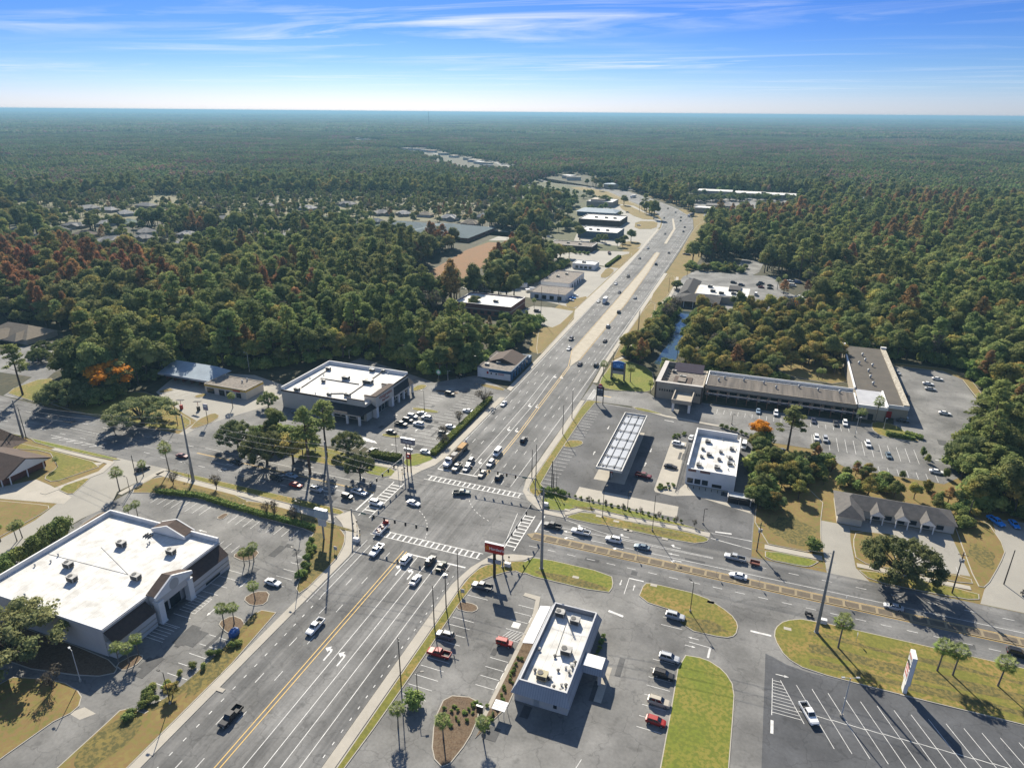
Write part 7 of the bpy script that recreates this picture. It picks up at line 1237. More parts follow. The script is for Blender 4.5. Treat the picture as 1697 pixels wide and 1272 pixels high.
def make_tree(kind, k):
    """one tree kind, about life size; returns the root (trunk + crown)"""
    tr = MB(); cr = MB(); u = random.uniform
    if kind in ('oak', 'olive', 'orange'):
        h = 12.5; R_ = 4.6; tr.tube([(0, 0, -.3), (u(-.2, .2), u(-.2, .2), 3.2), (u(-.5, .5), u(-.5, .5), 8)], [.36, .27, .12]); nl = 24
        for i in range(nl):
            a = u(0, 6.28); el = u(-.15, 1.45); q = u(.55, 1.0); r = u(1.15, 1.9); x = R_*q*math.cos(a)*math.cos(el)*.8; y = R_*q*math.sin(a)*math.cos(el)*.8; z = 6.6 + q*4.6*math.sin(el)
            cr.cur = 0 if u(0, 1) < .58 else 1; lobe(cr, (x, y, z), (r, r, r*.85), 86, .62)
            if i % 3 == 0: limb(tr, (0, 0, 3.2 + i*.12), (x*.8, y*.8, z-.4), .13, .05)
        cr.cur = 0; lobe(cr, (0, 0, 7.2), (3.0, 3.0, 2.6), 60, .7)
    elif kind == 'live':     # wide spreading live oak
        h = 11; R_ = 9.5; tr.tube([(0, 0, -.3), (.2, .1, 2.2)], [.62, .5])
        for i in range(78):
            a = u(0, 6.28); q = math.sqrt(u(.02, 1)); x = R_*q*math.cos(a); y = R_*q*math.sin(a); z = 4.4 + (1-q*q)*5.2*u(.45, 1.0) + u(-.4, .5); r = u(1.1, 1.9)
            cr.cur = 0 if u(0, 1) < .5 else 1; lobe(cr, (x, y, z), (r, r, r*.74), 84, .58, core=.66)
            if i % 3 == 0: m_ = (x*.45, y*.45, z*.62 + .4); limb(tr, (0, 0, 2.1), m_, .26, .15); limb(tr, m_, (x, y, z-.3), .15, .05)
    elif kind == 'pine':
        h = 19; tr.tube([(0, 0, -.3), (u(-.2, .2), u(-.2, .2), 9), (u(-.4, .4), u(-.4, .4), 18)], [.3, .22, .07])
        for i in range(26):
            t = u(0, 1); z = 9.6 + t*9; L = (1-t*.62)*u(1.4, 3.7); a = u(0, 6.28); x, y = L*math.cos(a), L*math.sin(a); r = u(.85, 1.45)
            cr.cur = 0 if u(0, 1) < .5 else 1; lobe(cr, (x, y, z), (r, r, r*.62), 62, .62, core=.5, up=.6); limb(tr, (0, 0, z-.8), (x, y, z-.2), .08, .03)
        lobe(cr, (0, 0, 18.4), (1.2, 1.2, 1.1), 60, .6)
    elif kind == 'cypress':
        h = 15; tr.tube([(0, 0, -.3), (0, 0, 7), (u(-.2, .2), 0, 14)], [.34, .2, .05])
        for i in range(26):
            t = i/25; z = 4.6 + t*9.4; L = (1-t**2.2)*u(1.4, 3.5); a = i*2.4 + u(-.3, .3); r = u(1.1, 1.75)*(1-.25*t); cr.cur = 0 if u(0, 1) < .55 else 1; lobe(cr, (L*math.cos(a), L*math.sin(a), z), (r, r, r*.8), 66, .58, core=.55)
    elif kind == 'bare':
        h = 5; tr.tube([(0, 0, -.2), (0, 0, 1.2)], [.13, .1])
        for i in range(46):
            a = u(0, 6.28); L = u(.5, 2.1); z = u(2.4, 5.2); limb(tr, (0, 0, u(.8, 1.6)), (L*math.cos(a), L*math.sin(a), z), .035, .012)
        for i in range(10):
            a = u(0, 6.28); L = u(.3, 1.6); lobe(cr, (L*math.cos(a), L*math.sin(a), u(2.8, 4.6)), u(.5, .9), 26, .3, core=0, aspect=1.8)
    elif kind == 'bush':
        h = 2.6
        for i in range(7):
            a = u(0, 6.28); L = u(0, 1.1); r = u(.7, 1.1); cr.cur = 0 if u(0, 1) < .5 else 1; lobe(cr, (L*math.cos(a), L*math.sin(a), u(.7, 1.7)), r, 72, .42)
        tr.cyl((0, 0, -.1), (0, 0, .6), .1, n=6)
    mats = {'oak': ('oak', 'oak2'), 'olive': ('olive', 'olive2'), 'orange': ('orange', 'orange2'), 'live': ('live', 'live2'), 'pine': ('pine', 'pine2'), 'cypress': ('rust', 'rust2'), 'bare': ('twig', 'twig'), 'bush': ('shrub', 'shrub2')}[kind]
    NM = {'oak': 'broadleaf_tree', 'olive': 'autumn_tree', 'orange': 'maple_tree', 'live': 'live_oak', 'pine': 'pine_tree', 'cypress': 'cypress_tree', 'bare': 'bare_tree', 'bush': 'bush'}
    CT = {'oak': 'broadleaf tree', 'olive': 'autumn tree', 'orange': 'maple tree', 'live': 'oak tree', 'pine': 'pine tree', 'cypress': 'cypress tree', 'bare': 'bare tree', 'bush': 'bush'}
    r = thing(NM[kind], '', CT[kind]); tr.build('trunk', M_pbark if kind in ('pine', 'cypress') else M_bark, r); cr.build('crown', [LM[mats[0]], LM[mats[1]]], r); return r
def make_palm(k):
    r = thing('palm_tree', '', 'palm'); H_ = 7.2; tr = MB(); P = [(math.sin(i*.35+k)*.12, math.cos(i*.3+k)*.1, i*H_/6 - .2*(i == 0)) for i in range(7)]; tr.tube(P, [.26, .21, .19, .18, .18, .19, .22], 8); tr.build('trunk', M_palmt, r)
    cr = MB(); top = Vector(P[-1])
    for i in range(46):
        a = i*2.39996 + random.uniform(-.2, .2); el = math.asin(1 - 1.62*(i+.5)/46); L = random.uniform(.9, 1.75); d = Vector((math.cos(a)*math.cos(el), math.sin(a)*math.cos(el), math.sin(el))); base = top + d*L + Vector((0, 0, -.12*L))
        side = d.cross(Vector((0, 0, 1))); side = side.normalized() if side.length > .05 else Vector((1, 0, 0)); cr.cur = 1 if i < 22 else 0
        cr.add([tuple(top + side*.03), tuple(base + side*.03), tuple(base - side*.03), tuple(top - side*.03)], [(0, 1, 2, 3)]); up = side.cross(d)
        for j in range(9):
            f = (j-4)/4*1.25; q = (d*math.cos(f) + side*math.sin(f)).normalized(); tip = base + q*random.uniform(.85, 1.3) + Vector((0, 0, -.25 - .3*abs(f))); w = q.cross(up).normalized()*.075
            mid = base + q*.5; cr.add([tuple(base), tuple(mid + w), tuple(tip), tuple(mid - w)], [(0, 1, 2, 3)])
    for i in range(10):
        a = i*.63; cr.cur = 2; d = Vector((math.cos(a), math.sin(a), 0)); b0 = top + d*.3 + Vector((0, 0, -.4)); cr.add([tuple(b0), tuple(b0 + d*.5 + Vector((.2, 0, -.9))), tuple(b0 + d*.4 + Vector((-.2, .1, -1.1)))], [(0, 1, 2)])
    cr.build('crown', [LM['palm'], LM['palm2'], LM['dead']], r); return r
NVAR = {'oak': 5, 'olive': 3, 'orange': 1, 'live': 2, 'pine': 4, 'cypress': 3, 'bare': 2, 'bush': 3}
USED = {}
def proto(kind):
    if kind not in TREES: TREES[kind] = [make_palm(k) for k in range(3)] if kind == 'palm' else [make_tree(kind, k) for k in range(NVAR[kind])]
    return TREES[kind]
BASEH = {'oak': 12.6, 'olive': 12.6, 'orange': 12.6, 'live': 10.6, 'pine': 19.2, 'cypress': 15.2, 'bare': 5.2, 'bush': 2.7, 'palm': 8.6}
BASER = {'oak': 5.0, 'olive': 5.0, 'orange': 5.0, 'live': 10.6, 'pine': 4.4, 'cypress': 4.6, 'bare': 2.3, 'bush': 1.9, 'palm': 2.4}
def plant(kind, xy, h, label, rad=None, group=None, z=0.0):
    ps = proto(kind); i = random.randrange(len(ps)); p = ps[i]; s = h/BASEH[kind]; sx = s if rad is None else rad/BASER[kind]
    if not USED.get((kind, i)): USED[(kind, i)] = True; r = p
    else: r = copy_thing(p, (0, 0, 0))
    r.location = (xy[0], xy[1], z); r.rotation_euler = (0, 0, random.uniform(0, 6.28)); r.scale = (sx, sx, s); r['label'] = label
    if group: r['group'] = group
    return r
# --- trees one can point to
T = [('live','D 690,500',13,'big spreading oak shading the right road in front of the gabled office',9.6), ('live','E 935,800',11,'wide live oak on the left verge beside the car wash drive',12.5), ('live','E 440,690',12.5,'dark spreading oak at the corner left of the orange maple',10), ('orange','E 735,610',17,'bright orange maple at the edge of the dark woods',9.6),
 ('pine','E 150,610',22,'tall pine standing alone on the left corner lawn',6), ('pine','F 372,1125',24,'tallest pine in the row before the drugstore',6.5), ('pine','F 480,1010',21,'pine close to the drugstore corner',5.6), ('live','F 620,985',8.5,'round oak behind the clipped hedge of the drugstore',5.6), ('live','F 700,1150',9.5,'dark round oak leaning over the left queue',4.8), ('live','F 90,1060',13,'large oak shading the left queue',8.5),
 ('olive','F 262,1060',12,'yellowing broadleaf tree in the row before the drugstore',6), ('live','E 1560,955',11,'ragged oak on the left verge, shading a black car',7), ('live','F 98,690',7,'small round oak beside the service shop',4.2), ('oak','F 150,880',12,'light green tree behind the verge oaks of the drugstore',5), ('live','A 60,900',12,'big grey-green oak at the near left corner of the vacant store',12), ('pine','J 150,970',17,'roadside pine by the plaza stalls',6), ('orange','I 1645,905',9,'rusty orange tree behind the white store',4.2),
 ('pine','J 1385,850',13,'flat-topped pine at the right of the plaza lot',6.2), ('live','J 1330,1110',14,'dark dense oak at the corner of the plaza lot',8), ('bare','J 1490,930',11,'leafless pale grey tree beside a flat-topped pine',7), ('orange','k 1415,700',13,'vivid orange tree at the end of the restaurant lot',5), ('orange','k 800,1060',9,'small orange-red tree above the arcade roof',4.6), ('orange','k 1000,1050',8,'second small orange-red tree above the arcade roof',3.6), ('cypress','k 1360,440',11,'dusky pink-brown tree in the restaurant lot',4.6), ('cypress','k 1612,430',10,'dusky brown tree at the shady end of the restaurant lot',4),
 ('bare','F 1505,660',6.5,'bare spreading tree at the head of the clipped hedge',5.5), ('bare','F 1345,790',5,'reddish bare tree over a parked white car',3.6), ('bare','F 1245,880',4.6,'grey bare tree over a parked grey SUV',3.4), ('bare','F 1240,940',4.6,'bare tree at the near end of the clipped hedge',3.2), ('olive','A 890,1100',3.6,'small russet tree on the vacant store verge',1.8), ('bare','A 270,1060',6,'bare white tree on the near left lawn',3), ('bare','v 265,200',6,'bare slender tree above the lot hedge, left',2.4), ('bare','v 515,260',6,'bare slender tree above the lot hedge, right',2.4), ('bare','v 170,180',5.5,'bare slender tree above the lot hedge, far left',2.2), ('bare','w 700,1200',6,'leafless grey tree on the left verge by a lamp',3), ('bare','w 195,1150',5,'leafless grey tree in the hedge corner',3),
 ('bush','B 828,1150',4.4,'dark rounded tree on the near verge beside the round palm',2.6), ('oak','I 1650,1010',8,'green tree beside the white store wall',4), ('oak','C 1300,130',8.5,'light green leafy tree over the bins',3.8), ('oak','C 1310,65',8,'light green leafy tree behind the bins',3.4), ('bush','D 255,345',4,'dark round shrub on the walk by the concrete drive',2.8), ('oak','Q 610,640',13,'big dark tree left of the far curve',11), ('oak','Q 742,640',13,'tall dark tree standing by the far lamp poles',7.5), ('oak','Q 790,880',12,'dark tree at the end of the blue-white store',6), ('oak','Q 380,990',10,'dark green tree in front of the brown diner',6), ('oak','Q 450,870',14,'broad dark tree left of the blue-white store',8), ('cypress','Q 205,740',15,'red-brown tree among the woods behind the stores',8), ('olive','Q 95,960',14,'golden brown tree beside the diner drive',8.5), ('live','k 200,380',6,'dark round tree in front of the restaurant wing',4.2), ('oak','U 545,660',10,'green tree against the brick clinic wall',5.6), ('oak','U 720,560',9,'grey-green tree beside the white trailers',5.6), ('oak','Q 1095,1200',7,'dark tree beside the highway before the restaurant',4.5)]
for t in T: plant(t[0], at(t[1]), t[2]*(1.08 if t[0] in ('live', 'pine', 'oak', 'olive') else 1), t[3], t[4]*(1.18 if t[0] in ('live', 'pine', 'olive', 'orange') else 1))
PL = [('N 503,672',9.6,'palm beside the tall steel pole on the big lawn'), ('N 1137,823',9.0,'left of three palms beyond the pylon sign'), ('N 1240,852',8.6,'middle of three palms beyond the pylon sign'), ('N 1530,922',8.4,'right of three palms beyond the pylon sign'), ('A 1257,425',5.6,'left palm of the trio on the round mulch island'), ('A 1285,420',5.2,'middle palm of the trio on the round mulch island'), ('A 1306,405',6.2,'right palm of the trio on the round mulch island'), ('A 1312,605',6,'single palm on the island beside the white car'), ('A 1152,735',6.6,'left palm of the pair by the blue bin'), ('A 1205,725',6.2,'right palm of the pair by the blue bin'),
 ('A 612,922',5.6,'left palm at the vacant store corner'), ('A 668,930',5.8,'middle palm at the vacant store corner'), ('A 716,882',5.8,'right palm at the vacant store corner'), ('A 668,190',5.2,'left of two palms behind the white roof'), ('A 708,172',5.6,'right of two palms behind the white roof'), ('A 88,298',6.2,'palm at the far left hedge, left of two'), ('A 114,282',6.2,'palm at the far left hedge, right of two'), ('A 2,300',6.4,'palm cut by the left edge beside the hedge'), ('s 150,1270',6.6,'round-headed palm on the near verge'), ('s 728,1420',6.6,'palm top at the bottom of the burger lot'), ('s 1240,1420',5.8,'second palm top at the bottom of the burger lot'),
 ('E 1106,1108',11.6,'tall thin palm on the left verge'), ('E 785,1235',8.6,'palm at the side street by the pale walk'), ('E 940,1140',6,'leafy round palm beside the dark SUV'), ('E 376,1082',4.2,'low palm at the brick hall'), ('l 1200,890',7,'palm in front of the service shop'), ('j 830,415',8,'palm behind the canvas roof'), ('j 1545,415',8.4,'palm behind the arcade roof'), ('j 66,770',6,'palm at the dark side of the plaza corner'), ('n 632,1120',12,'tall palm before the end wing'), ('n 432,1150',7.6,'shorter palm at the right end of the arcade'), ('J 357,405',6,'left palm in the courtyard lawn'), ('J 396,405',6,'right palm in the courtyard lawn'), ('J 350,510',6,'left palm by the courtyard wall'), ('J 374,512',6,'right palm by the courtyard wall'), ('k 315,250',7,'palm by the restaurant lot entrance'), ('k 1292,390',9,'palm in the restaurant lot, left of two'), ('k 1365,340',8,'palm in the restaurant lot, right of two'), ('e 562,615',8,'palm left of the blue sign'), ('e 1195,745',8.6,'palm right of the blue sign'), ('k 210,1130',7,'palm by the canal end, above the plaza roof'), ('U 940,640',6.5,'palm cluster by the brick clinic lot'), ('U 838,480',7,'left palm above the boat yard'), ('U 884,480',7,'right palm above the boat yard'), ('U 960,490',7,'palm beside the garage row'), ('J 240,430',5,'low palm on the courtyard grass'), ('J 90,440',6,'palm at the courtyard path'), ('J 455,480',6,'palm by the end wing wall')]
for q, h, l in PL: plant('palm', at(q), h, l, None if h < 9 else 2.5)
# small shrubs, in rows
def shrubs(a, b, n, h, rad, label, group, kind='bush', jit=.25):
    A = at(a) if isinstance(a, str) else a; B_ = at(b) if isinstance(b, str) else b
    for i in range(n):
        t = (i+.5)/n; plant(kind, (A[0]+(B_[0]-A[0])*t+random.uniform(-jit, jit), A[1]+(B_[1]-A[1])*t+random.uniform(-jit, jit)), h*random.uniform(.85, 1.15), label, rad*random.uniform(.9, 1.1), group, .1)
shrubs('A 5,470', 'A 345,265', 12, 6.2, 3.4, 'dense dark green tree in the tall hedge behind the vacant store', 'tall hedge trees behind the vacant store', jit=.6)
shrubs((-58, 195), (-12, 191.4), 22, 1.2, .62, 'small clipped shrub in the row along the fuel station', 'shrub row along the fuel station')
shrubs((-46, 191.5), (-6, 190.4), 7, 3.0, 1.0, 'young planted tree among the shrub row', 'young trees in the shrub row', 'bare')
shrubs((-60, 193.5), (-52, 194.5), 9, 2.4, 1.3, 'thick corner shrub around the fuel station poles', 'corner shrubs of the fuel station', jit=1.0)
shrubs((-24, 209.2), (-19, 213.6), 14, 1.0, .7, 'low tufted plant in the near planter of the store', 'tufted plants in the near planter', jit=1.3); shrubs((-24, 252), (-20.4, 257), 12, 1.1, .7, 'low tufted plant in the far planter of the store', 'tufted plants in the far planter', jit=1.2)
shrubs((-113, 79), (-107, 101), 10, 1.6, 1.1, 'scrubby bush on the vacant store verge', 'scrubby bushes on the vacant store verge', jit=1.4); shrubs((-107.5, 124), (-115, 142), 12, 2.2, 1.4, 'dark bush along the upper vacant store verge', 'dark bushes along the upper verge', jit=1.0); shrubs((-112, 72), (-115, 82), 6, 1.8, 1.5, 'low green bush on the bottom mulch bed', 'low bushes on the bottom mulch bed', jit=1)
shrubs((-41, 96), (-41, 120), 22, .9, .55, 'small ground shrub beside the restaurant walk', 'ground shrubs by the restaurant walk', jit=.7); shrubs((-51, 97), (-44, 103), 24, .8, .55, 'small ground shrub on the mulch by the shelter', 'ground shrubs by the shelter', jit=2.2); shrubs((-24.6, 124), (-24.4, 134), 7, 1.0, .7, 'shrub beside the drive-through wall', 'shrubs by the drive-through wall')
shrubs((10, 262.4), (-8, 269.4), 9, 1.7, 1.1, 'low bush along the plaza drive wall', 'bushes along the plaza drive wall'); shrubs((-62, 308), (-52, 300), 8, 1.4, 1.2, 'low bush at the foot of the blue sign', 'bushes under the blue sign', jit=.8); shrubs((-63, 345), (-52, 338), 9, 2.0, 1.6, 'dark low bush on the verge above the blue sign', 'dark bushes above the blue sign', jit=1.4)
for q, h, l in (('J 1035,1010',4.6,'conical shrub on the kerb island, upper of two'), ('J 1063,1050',4.4,'conical shrub on the kerb island, lower of two'), ('J 1186,1150',4.4,'conical shrub beside a white car'), ('J 600,1090',3.6,'conical shrub at the lower left of the plaza stalls'), ('J 898,1150',3,'conical shrub below the plaza stalls')): plant('cypress' if False else 'bush', at(q), h, l, 1.3)
# thick growth between plaza lot and office, and along lot edges
def thicket(poly, n, kinds, label, group, hs=(4, 8)):
    xs = [p[0] for p in poly]; ys = [p[1] for p in poly]; c = 0; tr_ = 0
    while c < n and tr_ < 4000:
        tr_ += 1; x = random.uniform(min(xs), max(xs)); y = random.uniform(min(ys), max(ys))
        if not inside(x, y, poly): continue
        k = random.choice(kinds); h = random.uniform(*hs) if k != 'pine' else random.uniform(11, 15); plant(k, (x, y), h, label % {'oak': 'green', 'olive': 'yellow-olive', 'bush': 'low bushy', 'cypress': 'rust-brown', 'pine': 'pine', 'live': 'grey-green', 'orange': 'orange'}[k], h*.42 if k not in ('bush', 'live') else h*.75, (group % k)); c += 1
thicket([(11, 240), (27, 258), (34, 246), (72, 243), (74, 228), (40, 229), (30, 233), (10, 233)], 62, ['oak', 'bush', 'olive', 'bush', 'oak', 'cypress'], '%s growth in the thicket between plaza and office', 'thicket %s plants', (3, 7.5))
thicket([(6, 208), (12, 208), (12, 262), (6, 262)], 26, ['oak', 'bush', 'oak', 'olive'], '%s growth along the right side of the white store', 'store side %s plants', (4, 8))
thicket([(9, 207), (22, 212), (28, 240), (12, 250), (9, 240)], 24, ['oak', 'live', 'oak', 'olive', 'bush'], '%s tree shading the dry lawn beside the white store', 'shady lawn %s trees', (5, 9))
thicket([(72, 228), (92, 232), (108, 300), (96, 300), (82, 262)], 60, ['oak', 'olive', 'pine', 'bush', 'cypress'], '%s tree crowding the right edge of the plaza lot', 'right edge %s trees', (6, 11))
thicket([(68, 216), (78, 229), (92, 232), (92, 236), (76, 238), (68, 228)], 20, ['bush', 'olive', 'bush'], '%s weeds behind the gabled office', 'office back %s plants', (2.5, 5))
thicket([(-284, 188), (-262, 192), (-262, 206), (-284, 200)], 12, ['live', 'oak', 'bush'], '%s tree on the corner lawn left of the car wash', 'corner lawn %s trees', (6, 10)); thicket([(-350, 230), (-326, 215), (-322, 240), (-345, 262)], 10, ['live', 'live', 'oak'], '%s tree among the cars near the tan house', 'tan house %s trees', (6, 9)); thicket([(-176, 186), (-146, 186), (-146, 194), (-176, 193)], 12, ['live', 'oak', 'bush'], '%s tree in the row before the drugstore', 'drugstore row %s trees', (6, 10))
thicket([(-192, 600), (-148, 604), (-148, 614), (-192, 612)], 14, ['bush'], '%s shrub round the brown diner', 'diner %s shrubs', (2, 3.4)); thicket([(-60, 575), (-16, 578), (-12, 600), (-58, 592)], 42, ['bush', 'oak', 'bush', 'olive'], '%s growth at the back of the restaurant lot', 'restaurant back %s plants', (4, 6.5)); thicket([(-100, 1040), (30, 1130), (20, 1160), (-120, 1065)], 42, ['oak', 'live'], '%s tree in the rows before the far shopping centre', 'far centre %s trees', (9, 12)); thicket([(-206, 560), (-154, 540), (-152, 520), (-200, 500)], 16, ['oak', 'bush', 'olive'], '%s tree between the yard and the marsh', 'yard edge %s trees', (6, 10)); thicket([(-172, 640), (-122, 655), (-128, 690), (-160, 690)], 10, ['oak'], '%s tree beside the store row lawns', 'store row %s trees', (7, 10)); thicket([(-262, 770), (-216, 700), (-196, 730), (-214, 800), (-240, 860), (-262, 960)], 34, ['oak', 'live', 'olive', 'oak'], '%s tree in the grove behind the far stores', 'far grove %s trees', (9, 14)); thicket([(-330, 1000), (-215, 1000), (-262, 1095), (-400, 1130)], 40, ['oak', 'live', 'bush'], '%s tree in front of the far bend of the highway', 'far bend %s trees', (6, 10)); thicket([(-232, 890), (-160, 840), (-150, 850), (-215, 930)], 8, ['oak'], '%s tree between the far stores', 'far store %s trees', (8, 12))
for x, y, w in FARC:
    for k in range(max(2, int(w/13))): plant(random.choice(('oak', 'live', 'oak')), (x + random.uniform(-.6, .6)*w, y - random.uniform(20, 38)), random.uniform(8, 12), 'dark round tree standing before a far roadside building', random.uniform(4.5, 7), 'trees before the far buildings')
def hedge(name, label, poly, h, dens=9, size=.42):
    m = MB(); m.prism(inset(poly, .25), 0, h*.86); xs = [p[0] for p in poly]; ys = [p[1] for p in poly]; A = abs(sum(poly[i][0]*poly[(i+1) % len(poly)][1]-poly[(i+1) % len(poly)][0]*poly[i][1] for i in range(len(poly))))/2; n = int(A*dens); pts = []
    while len(pts) < n:
        x = random.uniform(min(xs), max(xs)); y = random.uniform(min(ys), max(ys))
        if inside(x, y, poly): pts.append((x, y, h*random.uniform(.86, 1.02)))
    L = len(poly)
    for i in range(L):
        a = poly[i]; b = poly[(i+1) % L]; d = math.dist(a, b)
        for _ in range(int(d*h*dens*1.2)): t = random.random(); pts.append((a[0]+(b[0]-a[0])*t, a[1]+(b[1]-a[1])*t, random.uniform(.1, h)))
    for p in pts:
        n_ = Vector((random.gauss(0, .6), random.gauss(0, .6), random.uniform(.2, 1))).normalized(); t_ = n_.orthogonal().normalized(); b_ = n_.cross(t_); s = size*random.uniform(.6, 1.2); m.cur = 0 if random.random() < .6 else 1; P = Vector(p)
        m.add([tuple(P - t_*s), tuple(P - b_*s*.6), tuple(P + t_*s), tuple(P + b_*s*.6)], [(0, 1, 2, 3)])
    tag(m.build(name, [LM['shrub'], LM['shrub2']]), label, 'hedge')
hedge('hedge', 'long clipped hedge between the drugstore lot and the highway', [(-107.6, 204), (-105.4, 204), (-105.2, 236), (-105.6, 262), (-107.6, 262)], 1.7)
hedge('hedge', 'thick boxy hedge behind the drugstore corner lawn', [(-127.5, 193.6), (-116, 194.6), (-115.8, 197.2), (-127.4, 196.2)], 2.3)
hedge('hedge', 'long thin hedge along the top of the vacant store lot', [(-181, 145.6), (-166, 148.4), (-138, 146.6), (-118.6, 146.4), (-118.6, 147.6), (-138, 148), (-166, 149.8), (-181, 147)], 1.6)
hedge('hedge', 'clipped curved hedge by the end wing, lower', [(56, 285.4), (66, 284.6), (66, 286), (56, 287)], 1.4); hedge('hedge', 'clipped curved hedge by the end wing, upper', [(63, 288.8), (69, 286), (69.4, 288.2), (64, 291)], 1.4)
hedge('hedge', 'dark hedge on the dry lawn side of the brown diner', [(-124, 560), (-121.6, 560), (-120, 606), (-122.6, 606)], 2)
# --- the woods
TOWN = [[(-460, 0), (-460, 262), (-352, 266), (-326, 262), (-312, 215), (-296, 204), (-264, 204), (-264, 247), (-228, 252), (-192, 294), (-153, 281), (-139, 276), (-128, 292), (-128, 320), (-113, 332), (-95, 335), (-95, 0)],
 [(-75, 0), (-75, 300), (-62, 336), (-46, 330), (-41, 325), (-17, 328), (12, 328), (14, 344), (16, 356), (46, 356), (44, 391), (106, 388), (106, 332), (83, 282), (74, 256), (74, 240), (92, 226), (112, 226), (112, 180), (260, 180), (260, 0)],
 [(-50, 326), (-33, 326), (-30, 378), (-33, 410), (-35, 452), (-51, 452), (-50, 410), (-47, 372)], [(-80, 290), (-62, 340), (-57, 390), (-56, 460), (-57, 560), (-60, 660), (-64, 800), (-55, 900), (-100, 960), (-80, 800)],
 [(-64, 446), (-62, 590), (-20, 645), (6, 640), (2, 588), (22, 582), (50, 505), (27, 468), (4, 460), (-22, 448)],
 [(-104, 328), (-118, 332), (-127, 376), (-150, 383), (-187, 382), (-187, 420), (-152, 426), (-162, 438), (-208, 444), (-208, 466), (-164, 472), (-157, 565), (-190, 582), (-212, 612), (-208, 676), (-242, 760), (-264, 880), (-252, 990), (-190, 1016), (-113, 790), (-104, 464)],
 [(-222, 402), (-262, 480), (-274, 585), (-266, 640), (-228, 640), (-212, 540), (-190, 438)], [(-412, 600), (-412, 712), (-205, 706), (-212, 655), (-258, 600), (-350, 590)],
 [(-235, 955), (-420, 1010), (-640, 1180), (-800, 1440), (-511, 1425), (-416, 1280), (-310, 1207), (-190, 1026)], [(-84, 900), (-58, 870), (-35, 900), (30, 1000), (70, 1160), (0, 1215), (-120, 1200), (-130, 1080)],
 [(-190, 360), (-136, 360), (-136, 386), (-190, 386)], gp('W 505,560 600,556 598,528 515,528'), gp('W 20,585 95,582 95,556 15,560'), gp('W 845,475 905,474 905,455 850,452'), gp('W 1000,458 1060,456 1060,450 1000,450')]
TOWN.append(inset(HW_L[:12] + HW_R[:12][::-1], -8))
THIN = [[(-640, 620), (-420, 620), (-300, 740), (-250, 930), (-500, 960), (-900, 820), (-1000, 640), (-700, 520)], [(-640, 420), (-420, 470), (-380, 560), (-640, 560)]]
MID = [(-640, 1000), (-260, 960)]
BB = [(min(p[0] for p in P), max(p[0] for p in P), min(p[1] for p in P), max(p[1] for p in P), P) for P in TOWN]
RUST = [(62, 448, 118, 40, .72), (216, 446, 26, 26, .8), (75, 262, 90, 15, .75), (165, 277, 150, 17, .55), (662, 282, 74, 17, .85), (330, 376, 30, 9, .7), (1258, 370, 64, 18, .38), (1503, 402, 70, 22, .35), (1548, 346, 90, 22, .3), (1370, 352, 60, 16, .3), (700, 500, 60, 40, .12), (480, 470, 90, 30, .12), (1640, 300, 120, 20, .25), (820, 420, 40, 20, .35), (900, 345, 14, 18, .6), (1660, 460, 60, 60, .15)]
HS += [(-163, 400, 36, 26), (-314, 660, 76, 70), (-30, 474, 36, 20), (-137, 450, 24, 20), (-170, 630, 40, 20), (-182, 800, 46, 40), (-163, 712, 40, 34)]
WOOD = {'oak': [], 'olive': [], 'pine': [], 'cypress': []}
def wood_scatter():
    RMAX = 1250; y = 150.0
    while y < RMAX:
        sp = 6.9 if y < 520 else (7.8 if y < 850 else 8.8); x = -1150.0
        while x < 620:
            X = x + random.uniform(-.45, .45)*sp; Y = y + random.uniform(-.45, .45)*sp; x += sp
            if X*X + Y*Y > RMAX*RMAX: continue
            px, py = proj(X, Y, 9)
            if not (-90 < px < 1790 and 150 < py < 1330): continue
            hit = False
            for a, b, c, d, P in BB:
                if a < X < b and c < Y < d and inside(X, Y, P): hit = True; break
            if hit: continue
            dd = math.hypot(X, Y); ux, uy = -X/dd, -Y/dd
            for hx, hy, w, d in HS:
                ex, ey = X-hx, Y-hy; al = ex*ux + ey*uy; ac = abs(ex*uy - ey*ux); e = max(w, d)
                if ex*ex + ey*ey < (e*.62+2)**2 or (0 < al < (min(62, dd*.075) if e < 30 else min(75, dd*.085)) and ac < e*.5): hit = True; break
            if hit: continue
            thin = any(inside(X, Y, P) for P in THIN)
            if thin and random.random() < .54: continue
            r = random.random(); rp = 0
            for cx, cy, rx, ry, p in RUST:
                if ((px-cx)/rx)**2 + ((py-cy)/ry)**2 < 1: rp = max(rp, p)
            n = math.sin(X*.013+1.7)*math.cos(Y*.011-.6) + .5*math.sin(X*.05)*math.sin(Y*.047)
            if r < rp: k = 'cypress'
            else:
                q = random.random(); pp_ = .20 + .16*n; po = (.13 if X < -100 else .12) - .05*n + (.08 if Y < 340 else 0)
                if dd > 900: pp_ += .1
                k = 'pine' if q < pp_ else ('olive' if q < pp_ + po else ('cypress' if q > .97 else 'oak'))
            s = random.choice((random.uniform(.8, 1.2), random.uniform(1.1, 1.7)))
            if thin: s = min(s*.7, .8)
            if -64 < X < 66 and 320 < Y < 470: s *= .68; k = random.choice(('olive', 'oak')) if k in ('pine', 'oak') else k
            if X > 66 and Y < 420: s *= .85
            if -200 < X < -105 and 316 < Y < 388: s = min(s*.62, .8)
            WOOD[k].append((dd, X, Y, s))
        y += sp*.9
wood_scatter()
MAXI = {'oak': 110, 'olive': 200, 'pine': 240, 'cypress': 200}
LB = {'oak': 'bushy green tree in the dense woods %s of the highway', 'olive': 'yellowing olive tree in the dense woods %s of the highway', 'pine': 'feathery green pine in the dense woods %s of the highway', 'cypress': 'rust-brown cypress in the woods %s of the highway'}
REST = []
